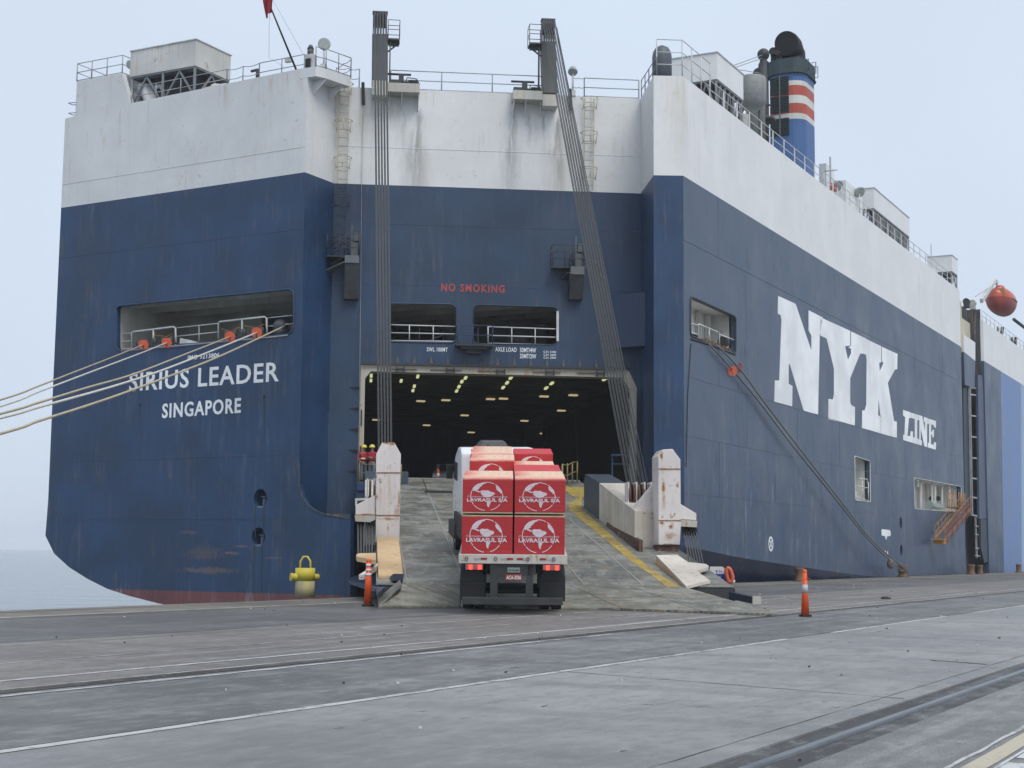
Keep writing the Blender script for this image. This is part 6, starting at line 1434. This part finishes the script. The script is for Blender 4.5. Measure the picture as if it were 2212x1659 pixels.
for s in (-.93, .93):
    h_ = tb('tail_lamp', (s,.03,-.075), (.42,.08,.13), TG, bevel=.012)
    for d in (-.09,.13): tb('lit_lens', (s+d,-.014,-.075), (.085,.01,.11), TL, h_)
FL = 0.0
for s in (-1,1):
    prof = [(-.0,-.02)]
    q = [T(s*.98-.30, .33, z) for z in ()]
    pts = []
    for i in range(9): a = math.pi*(1-i/8); pts.append((.31*math.cos(a)*1.0, -.42+.26*math.sin(a)))
    poly = [T(s*.97-.31,.34,-.94), T(s*.97+.31,.34,-.94)]+[T(s*.97+x,.34,z) for x, z in pts[::-1]]
    emit('mud_flap', MB().prism(poly, TF*.02), M['flap'], truck)
    emit('flap_crease', MB().box(T(s*.97,.335,-.52), (.60,.02,.015), TA), M['chas'], truck)
    poly = []
    fend = MB()
    for k in range(10):
        a0, a1 = math.pi*k/10, math.pi*(k+1)/10
        fend.add([T(s*.97-.31,2.0-1.66*math.cos(a0)*.98,-.42+.26*math.sin(a0)), T(s*.97+.31,2.0-1.66*math.cos(a0)*.98,-.42+.26*math.sin(a0)), T(s*.97+.31,2.0-1.66*math.cos(a1)*.98,-.42+.26*math.sin(a1)), T(s*.97-.31,2.0-1.66*math.cos(a1)*.98,-.42+.26*math.sin(a1))], [(0,1,2,3)])
    for p in list(fend.v): fend.v.append(p-TN*.02)
    nn = len(fend.v)//2; fend.f += [[i+nn for i in f][::-1] for f in fend.f]; fend.sm = [False]*len(fend.f)
    emit('wheel_arch', fend, M['flap'], truck)
def wheel(x, y, s, zc_, r=.50, dual=True):
    w = .56 if dual else .30
    a = T(x-s*w/2, y, zc_); b = T(x+s*w/2, y, zc_); m1_, m2_ = T(x-s*.03,y,zc_), T(x+s*.03,y,zc_)
    mb = MB()
    if dual: mb.cone(a, m1_, r, r, 24); mb.cone(m2_, b, r, r, 24)
    else: mb.cone(a, b, r, r, 24)
    t = emit('wheel', mb, M['tyre'], truck, bevel=.02)
    emit('rim', MB().cone(T(x+s*(w/2-.02),y,zc_), T(x+s*(w/2+.01),y,zc_), r*.56, r*.5, 18).cone(T(x+s*(w/2),y,zc_), T(x+s*(w/2+.07),y,zc_), .12,.10,12), M['rim'], t)
JA = math.radians(8.5); TX2 = TX*math.cos(JA)+TF*math.sin(JA); TF2 = TF*math.cos(JA)-TX*math.sin(JA)
TA0, T0_ = TA, T
TK = T(0,10.6,0)
def T2(x, y, z): return TK+TX2*x+TF2*(y-10.6)+TN*z
def ground_under(x, y):                               # distance from bed plane down to ramp or quay
    p = T(x, y, 0); s = (p-K['M0']).dot(MN); zr = max(.05, 5.07-SL*s) ; return (p.z-zr)/TN.z
for y in (2.5, 3.8, 5.1):
    for s in (-1,1): wheel(s*.98, y, s, -ground_under(s*.98,y)+.46, .46)
    emit('axle', MB().cone(T(-.9,y,-ground_under(0,y)+.46), T(.9,y,-ground_under(0,y)+.46), .07,.07,10), M['chas'], truck)
T = T2; TA = (TX2, TF2, TN)                             # the tractor is turned a little to the left at its coupling
for y in (10.2, 11.5):
    for s in (-1,1): wheel(s*.98, y, s, -ground_under(s*.98,y)+.50, .50)
for s in (-1,1): wheel(s*1.08, 15.2, s, -ground_under(s,15.2)+.50, .50, False)
tb('tractor_frame', (0,13.0,-.45), (.9,6.6,.3), M['chas'])
for s in (-1,1): tb('fuel_tank', (s*.98,13.3,-.75), (.5,1.3,.6), M['chas'], bevel=.08)
# cab
cs = [( -1.27,13.5),(1.23,15.9)]
cz0, cz1 = -.55, 2.30
prof = [(y_, z_-(.17 if z_ > .2 else 0)) for y_, z_ in [(13.55,cz0),(15.95,cz0),(15.98,.6),(15.75,1.6),(15.35,2.12),(14.6,2.42),(13.95,2.44),(13.62,2.25),(13.52,1.5)]]
cab = emit('cab', MB().prism([T(-1.22,y,z-.36) for y, z in prof], TX2*2.45), M['cab'], truck, bevel=.09)
emit('roof_deflector', MB().hexa([T(-.62,14.0,1.88),T(.45,14.0,1.88),T(.45,15.0,1.88),T(-.62,15.0,1.88),T(-.45,14.1,2.12),T(.28,14.1,2.12),T(.28,14.7,2.12),T(-.45,14.7,2.12)]), simple('grey_deflector', (.06,.062,.065), .5), cab, bevel=.03)
emit('side_window', MB().box(T(-1.225,15.1,1.05), (.02,.9,.6), TA), M['black'], cab); emit('windscreen', MB().box(T(0,15.93,.9), (2.2,.05,.8), TA), M['black'], cab)
emit('cab_seam', MB().box(T(0,13.50,.1), (2.3,.02,.02), TA).box(T(-.9,13.50,.7), (.02,.02,2.4), TA), M['chas'], cab)
emit('air_hose', MB().tube([T(-.35,13.5,2.05), T(-.42,13.4,1.8), T(-.48,13.3,1.2), T(-.3,13.0,.5)], .02, 5), M['black'], truck)
emit('door_mirror', MB().box(T(-1.40,15.5,1.0), (.2,.12,.5), TA).tube([T(-1.22,15.5,1.2), T(-1.40,15.5,1.2)], .02, 5), M['black'], truck)
tb('cab_step', (-1.28,14.6,-.85), (.3,1.6,.5), M['chas'], bevel=.03)
tb('side_skirt', (-1.30,13.3,-.60), (.1,2.4,.7), M['flap'])

T = T0_; TA = TA0
# bundles of red-painted plywood
def wood_edges(name, col, lam):
    t = NT(name); z = t.t.nodes.new('ShaderNodeTexCoord').outputs['Generated']; s = t.sep(z)
    w = t.rng(t.noise((.6,.6,90), sc=1., det=2, coord=z), .35,.65); n = t.noise((3,3,14), sc=1.3, det=5, rough=.7, coord=z)
    c = t.mix(t.math('MULTIPLY', w, lam), col, [x*.55 for x in col]); c = t.mix(t.rng(n,.58,.75,0,.25), c, [min(1,x*1.5+.03) for x in col])
    t.bump(w, .4, .008); return t.done(c, .65)
RW = wood_edges('red_painted_plywood_edges', (.47,.026,.032), .32)
TW_ = NT('raw_plywood_top'); nn_ = TW_.noise((14,1,1), sc=2.2, det=5, rough=.65); n2_ = TW_.noise(sc=1.2, det=3)
e_ = TW_.sep(TW_.t.nodes.new('ShaderNodeTexCoord').outputs['Generated'])
cc = TW_.mix(TW_.rng(nn_,.35,.65), (.66,.42,.30), (.82,.60,.45))
fy_ = TW_.math('SUBTRACT', TW_.rng(e_[1], .0, .30, 1, 0), 0.0); fx_ = TW_.rng(e_[0], 0, .35, 1, 0)
ff = TW_.math('MULTIPLY', TW_.math('MAXIMUM', fy_, fx_), TW_.rng(n2_, .35,.6,.35,1))
PLY = TW_.done(TW_.mix(ff, cc, (.62,.10,.09)), .7)
PLYR = simple('red_oversprayed_top_sheet', (.60,.05,.06), .6, var=.25, sc=2)
PLY2 = simple('plywood_pale_edge', (.52,.40,.27), .75, var=.2, sc=6)
def worn_print():
    t = NT('worn_white_print'); n = t.noise((1,1,9), sc=7, det=4, rough=.7); return t.done(t.mix(t.rng(n,.38,.60), (.62,.50,.55), (.74,.68,.72)), .7)
PRN = worn_print()
emb_px = dict(
 na=[(322,545),(328,525),(338,512),(352,498),(372,485),(400,476),(437,470),(430,485),(408,492),(398,508),(382,520),(375,538),(360,546),(345,552),(330,556)],
 isth=[(330,551),(360,549),(385,562),(380,572),(355,560)],
 sa=[(385,560),(408,548),(430,552),(452,549),(470,562),(492,566),(508,576),(500,592),(482,600),(468,612),(440,618),(415,606),(398,590)],
 tail=[(440,655),(475,656),(470,675),(462,690),(460,712),(450,708),(443,690)],
 af=[(515,512),(528,505),(540,520),(556,538),(568,562),(566,580),(552,575),(540,560),(524,545),(516,530)])
def emblem(x0, z0, w, h, y, par, rows=True, clip=1.0):
    U = lambda px, py: T(x0+w*(px-243)/412, y, z0+h*(755-py)/305)
    mb = MB()
    def pg(pts):
        mb.prism([U(*p)+TF*.002 for p in pts], -TF*.005)
    for k in (('na','isth','sa','tail','af') if clip >= 1 else ('na','af')): pg(emb_px[k])
    for a0, a1 in ((95,62),(58,35),(12,-28),(-33,-75),(-97,-140),(-144,-178),(182,150)):
        n = 7; out, inn = [], []
        for i in range(n+1):
            a = math.radians(a0+(a1-a0)*i/n)
            for r_, l in ((1,out),(.955,inn)): l.append((440+134*r_*math.cos(a), 607-138*r_*math.sin(a)))
        if clip < 1 and min(math.sin(math.radians(a0)), math.sin(math.radians(a1))) < 0: continue
        pg(out+inn[::-1])
    o = emit('printed_emblem', mb, PRN, par)
    if clip >= 1:
        for body, px0, px1, py0, py1, of in (('LAVRASUL S/A',279,612,658,624,.032),('Compensados Laminados',281,608,621,601,.0)):
            ll, lr, ul = U(px0,py0)-TF*.001, U(px1,py0)-TF*.001, U(px0,py1)-TF*.001
            emit('printed_lettering', text_mb(body, ll, lr, ul, -TF, of, .005), PRN, par)
    return o
zb_ = .235
Lh = [(.93,.80),(.93,.60),(.93,.88),(.93,.88),(.93,.80)]; Rh = [(.93,.80),(.93,.78),(.93,.50),(.93,.52),(.93,.74)]
rown = ['rear', 'second', 'third', 'fourth', 'foremost']
for col, hs in ((-1, Lh), (1, Rh)):
    cn = 'left' if col < 0 else 'right'
    for r_i, (h0, h1) in enumerate(hs):
        for lay, h in enumerate((h0, h1)):
            w = 1.215+random.uniform(-.01,.01); l = 2.43; xc = col*.628+random.uniform(-.008,.008)+(.008 if lay else 0); y0 = .08+r_i*2.46+(random.uniform(-.02,.05) if r_i else 0); z = zb_ if lay == 0 else zb_+h0+.085
            if (col, r_i, lay) == (-1,2,1): xc += .04
            o = empty('plywood_bundle', T(xc,y0,z), '%s red plywood bundle in the %s row of the load, %s column' % ('upper' if lay else 'lower', rown[r_i], cn), 'wood bundle', 'red plywood bundles on the truck')
            top = .03
            emit('sheet_stack', MB().box(T(xc,y0+l/2,z+(h-top)/2+.0), (w,l,h-top), TA), RW, o, bevel=.008)
            vs = MB().box(T(xc+.004,y0+l/2,z+h-top/2+.0005), (w,l,top), TA)
            # top sheet is placed in its own frame so the red overspray follows its edges
            emit('top_sheet', vs, (PLYR if (col, r_i) in ((1,1),(1,4)) else PLY) if lay else PLY2, o, bevel=.004)
            for yy in (.25,1.2,2.15): emit('bearer', MB().box(T(xc,y0+yy,z-.038), (w-.02,.09,.072), TA), PLY2, o)
            emit('edge_board', MB().box(T(xc,y0+.03,z-.02), (w-.01,.05,.03), TA), PLY2, o)
            vis = (r_i == 0) or (lay and ((col < 0 and r_i == 2) or (col > 0 and r_i == 4)))
            if vis: emblem(xc-w/2, z, w, h-top, y0-.002, o)
            elif lay: emblem(xc-w/2, z, w, h-top, y0-.002, o)
tb('load_gap_batten', (0,.3,.215), (2.4,.3,.03), M['rustdark'])

# ------------------------------------------------------------------ people at the ramp head
def skin(name, joints, edges, mat, parent, loc, lvl=1):
    me = bpy.data.meshes.new(name); me.from_pydata([j[0] for j in joints], edges, []); o = bpy.data.objects.new(name, me); COL.objects.link(o)
    md = o.modifiers.new('s', 'SKIN'); md.use_smooth_shade = True
    for i, j in enumerate(joints):
        r = j[1]; me.skin_vertices[0].data[i].radius = r if isinstance(r, tuple) else (r, r)
    me.skin_vertices[0].data[0].use_root = True
    sb = o.modifiers.new('b', 'SUBSURF'); sb.levels = lvl; sb.render_levels = lvl
    dg = bpy.context.evaluated_depsgraph_get(); m2 = bpy.data.meshes.new_from_object(o.evaluated_get(dg)); bpy.data.objects.remove(o)
    for p in m2.polygons: p.use_smooth = True
    m2.materials.clear(); m2.materials.append(mat); ob = bpy.data.objects.new(name, m2); COL.objects.link(ob); ob.parent = parent; ob.location = loc; return ob
SKN = simple('skin', (.35,.20,.13), .6); RJ = simple('red_work_jacket', (.34,.02,.035), .8, var=.2); GTR = simple('grey_work_trousers', (.13,.15,.18), .85); YH = simple('yellow_hard_hat', (.68,.58,.10), .35, var=.05); HV = simple('reflective_tape', (.62,.60,.40), .5); BT = M['black']
def person(p, yaw, arms, lab, h=1.72, rz=0):
    o = empty('person', p, lab, 'person', None); o.rotation_euler.z = yaw; s = h/1.75
    v = lambda x, y, z: (x*s, y*s, z*s)
    J = [(v(0,0,.95),.10),(v(0,0,1.15),(.09,.09)),(v(0,-.01,1.38),(.10,.09)),(v(0,0,1.50),.06),(v(0,-.01,1.62),.085),(v(0,-.02,1.70),.085),
         (v(-.10,0,.90),.09),(v(-.11,.01,.50),.06),(v(-.11,.03,.09),.042),(v(-.12,-.10,.04),.04),
         (v(.10,0,.90),.09),(v(.11,-.03,.50),.06),(v(.12,.02,.09),.042),(v(.13,-.11,.04),.04),
         (v(-.19,0,1.41),.045),(v(.19,0,1.41),.045)]
    E = [(0,1),(1,2),(2,3),(3,4),(4,5),(0,6),(6,7),(7,8),(8,9),(0,10),(10,11),(11,12),(12,13),(2,14),(2,15)]
    A = []
    for k, side in ((14,-1),(15,1)):
        el, ha = arms[0 if side < 0 else 1]; b = len(J); J += [(v(*el),.045),(v(*ha),.032),(v(ha[0]*.72, ha[1]-.05, ha[2]),.03)]; E += [(k,b),(b,b+1),(b+1,b+2)]; A.append((el, ha))
    skin('body', J, E, SKN, o, (0,0,0))
    J2 = [(v(0,0,.93),(.165,.135)),(v(0,0,1.15),(.175,.14)),(v(0,-.01,1.38),(.20,.14)),(v(0,0,1.49),.085)]; E2 = [(0,1),(1,2),(2,3)]
    for k, side in enumerate((-1,1)):
        el, ha = A[k]; b = len(J2); J2 += [(v(side*.21,0,1.41),.085),(v(*el),.066),(v(*[el[i]*.25+ha[i]*.75 for i in range(3)]),.052)]; E2 += [(2,b),(b,b+1),(b+1,b+2)]
    skin('jacket', J2, E2, RJ, o, (0,0,0))
    J3 = [(v(0,0,.97),(.15,.12)),(v(-.10,0,.86),.11),(v(-.11,.01,.50),.085),(v(-.11,.03,.12),.07),(v(.10,0,.86),.11),(v(.11,-.03,.50),.085),(v(.12,.02,.12),.07)]
    skin('trousers', J3, [(0,1),(1,2),(2,3),(0,4),(4,5),(5,6)], GTR, o, (0,0,0))
    def loc_emit(name, mb, mat):
        me = mesh_of(name, mb); me.materials.append(mat); q = bpy.data.objects.new(name, me); COL.objects.link(q); q.parent = o
    loc_emit('hard_hat', MB().lathe(V3(v(0,-.01,1.70)), [(.165,0),(.15,.01),(.145,.04),(.13,.09),(.09,.135),(.02,.155)], 18).box(v(0,-.15,1.705), (.16,.10,.015)), YH)
    loc_emit('reflective_band', MB().lathe(V3(v(0,0,1.10)), [(.178,0),(.180,.02),(.178,.075)], 18), HV)
    loc_emit('boots', MB().box(v(-.12,-.06,.05), (.10,.28,.10)).box(v(.13,-.07,.05), (.10,.28,.10)), BT)
    loc_emit('nose', MB().cone(v(0,-.10,1.63), v(0,-.135,1.60), .012,.02,6), SKN)
    return o
def pw(x, s): p = on_pl(PM, x, 1030); w = (p-K['M0']).dot(MX); return W(w, s, 0)
zf = 4.90
def at_head(x, sdep, z):                              # stands s metres in front of the wall plane, under picture column x
    pl = (K['M0']+MN*sdep, MN); return dn(on_pl(pl, x, 1000), z)
person(at_head(785.5,.5,zf), .5, (((-.29,.05,1.15),(-.22,-.12,.95)),((.30,.03,1.15),(.30,-.02,.90))), 'left worker in red jacket and hard hat at the ramp door, arm hanging down')
person(at_head(803.5,.7,zf), -.25, (((-.30,-.05,1.16),(.10,-.24,1.15)),((.30,-.05,1.16),(-.10,-.25,1.20))), 'right worker in red jacket and hard hat at the ramp door, arms folded')
# small cone and parked white car just inside the hold
p = dn(on_pl((W(0,3,0), MN), 946.5, 1020), ZS); o = empty('traffic_cone', p, 'small orange and white cone standing in the dark doorway of the hold', 'traffic cone')
emit('cone_body', MB().cone(p, p+UP*.85, .12, .05, 14), CO, o); emit('reflective_band', MB().cone(p+UP*.42, p+UP*.6, .088, .074, 14), CW, o); emit('base_pad', MB().box(p+UP*.02, (.32,.32,.04)), BT, o)
c0 = dn(on_pl((W(0,7,0), MN), 966, 1020), ZS); carx, cary = V3((1,-.1,0)).normalized(), V3((.1,1,0)).normalized()
car = empty('parked_car', c0, 'white car parked in the dark hold, half hidden by the truck cab', 'car')
CA = (carx, cary, UP)
pf = [(-.0,.25),(0,.75),(.12,.88),(1.1,1.0),(1.75,1.42),(3.2,1.45),(4.0,1.05),(4.4,.9),(4.4,.25)]
emit('body', MB().prism([c0+cary*y+UP*z-carx*.85 for y, z in pf], carx*1.7), simple('white_car_paint', (.3,.3,.31), .3), car, bevel=.06)
emit('windscreen', MB().hexa([c0+cary*1.05+UP*1.0-carx*.7, c0+cary*1.05+UP*1.0+carx*.7, c0+cary*1.2+UP*1.0+carx*.7, c0+cary*1.2+UP*1.0-carx*.7, c0+cary*1.68+UP*1.40-carx*.62, c0+cary*1.68+UP*1.40+carx*.62, c0+cary*1.8+UP*1.40+carx*.62, c0+cary*1.8+UP*1.40-carx*.62]), M['black'], car)
for x in (-.62,.62): emit('headlight', MB().box(c0+carx*x-cary*.01+UP*.68, (.32,.06,.14), CA), simple('clear_headlight', (.7,.72,.75), .2), car)
for x in (-.8,.8):
    for y in (.8,3.5): emit('wheel', MB().cone(c0+carx*(x-.1)+cary*y+UP*.32, c0+carx*(x+.1)+cary*y+UP*.32, .32,.32,18), M['tyre'], car)
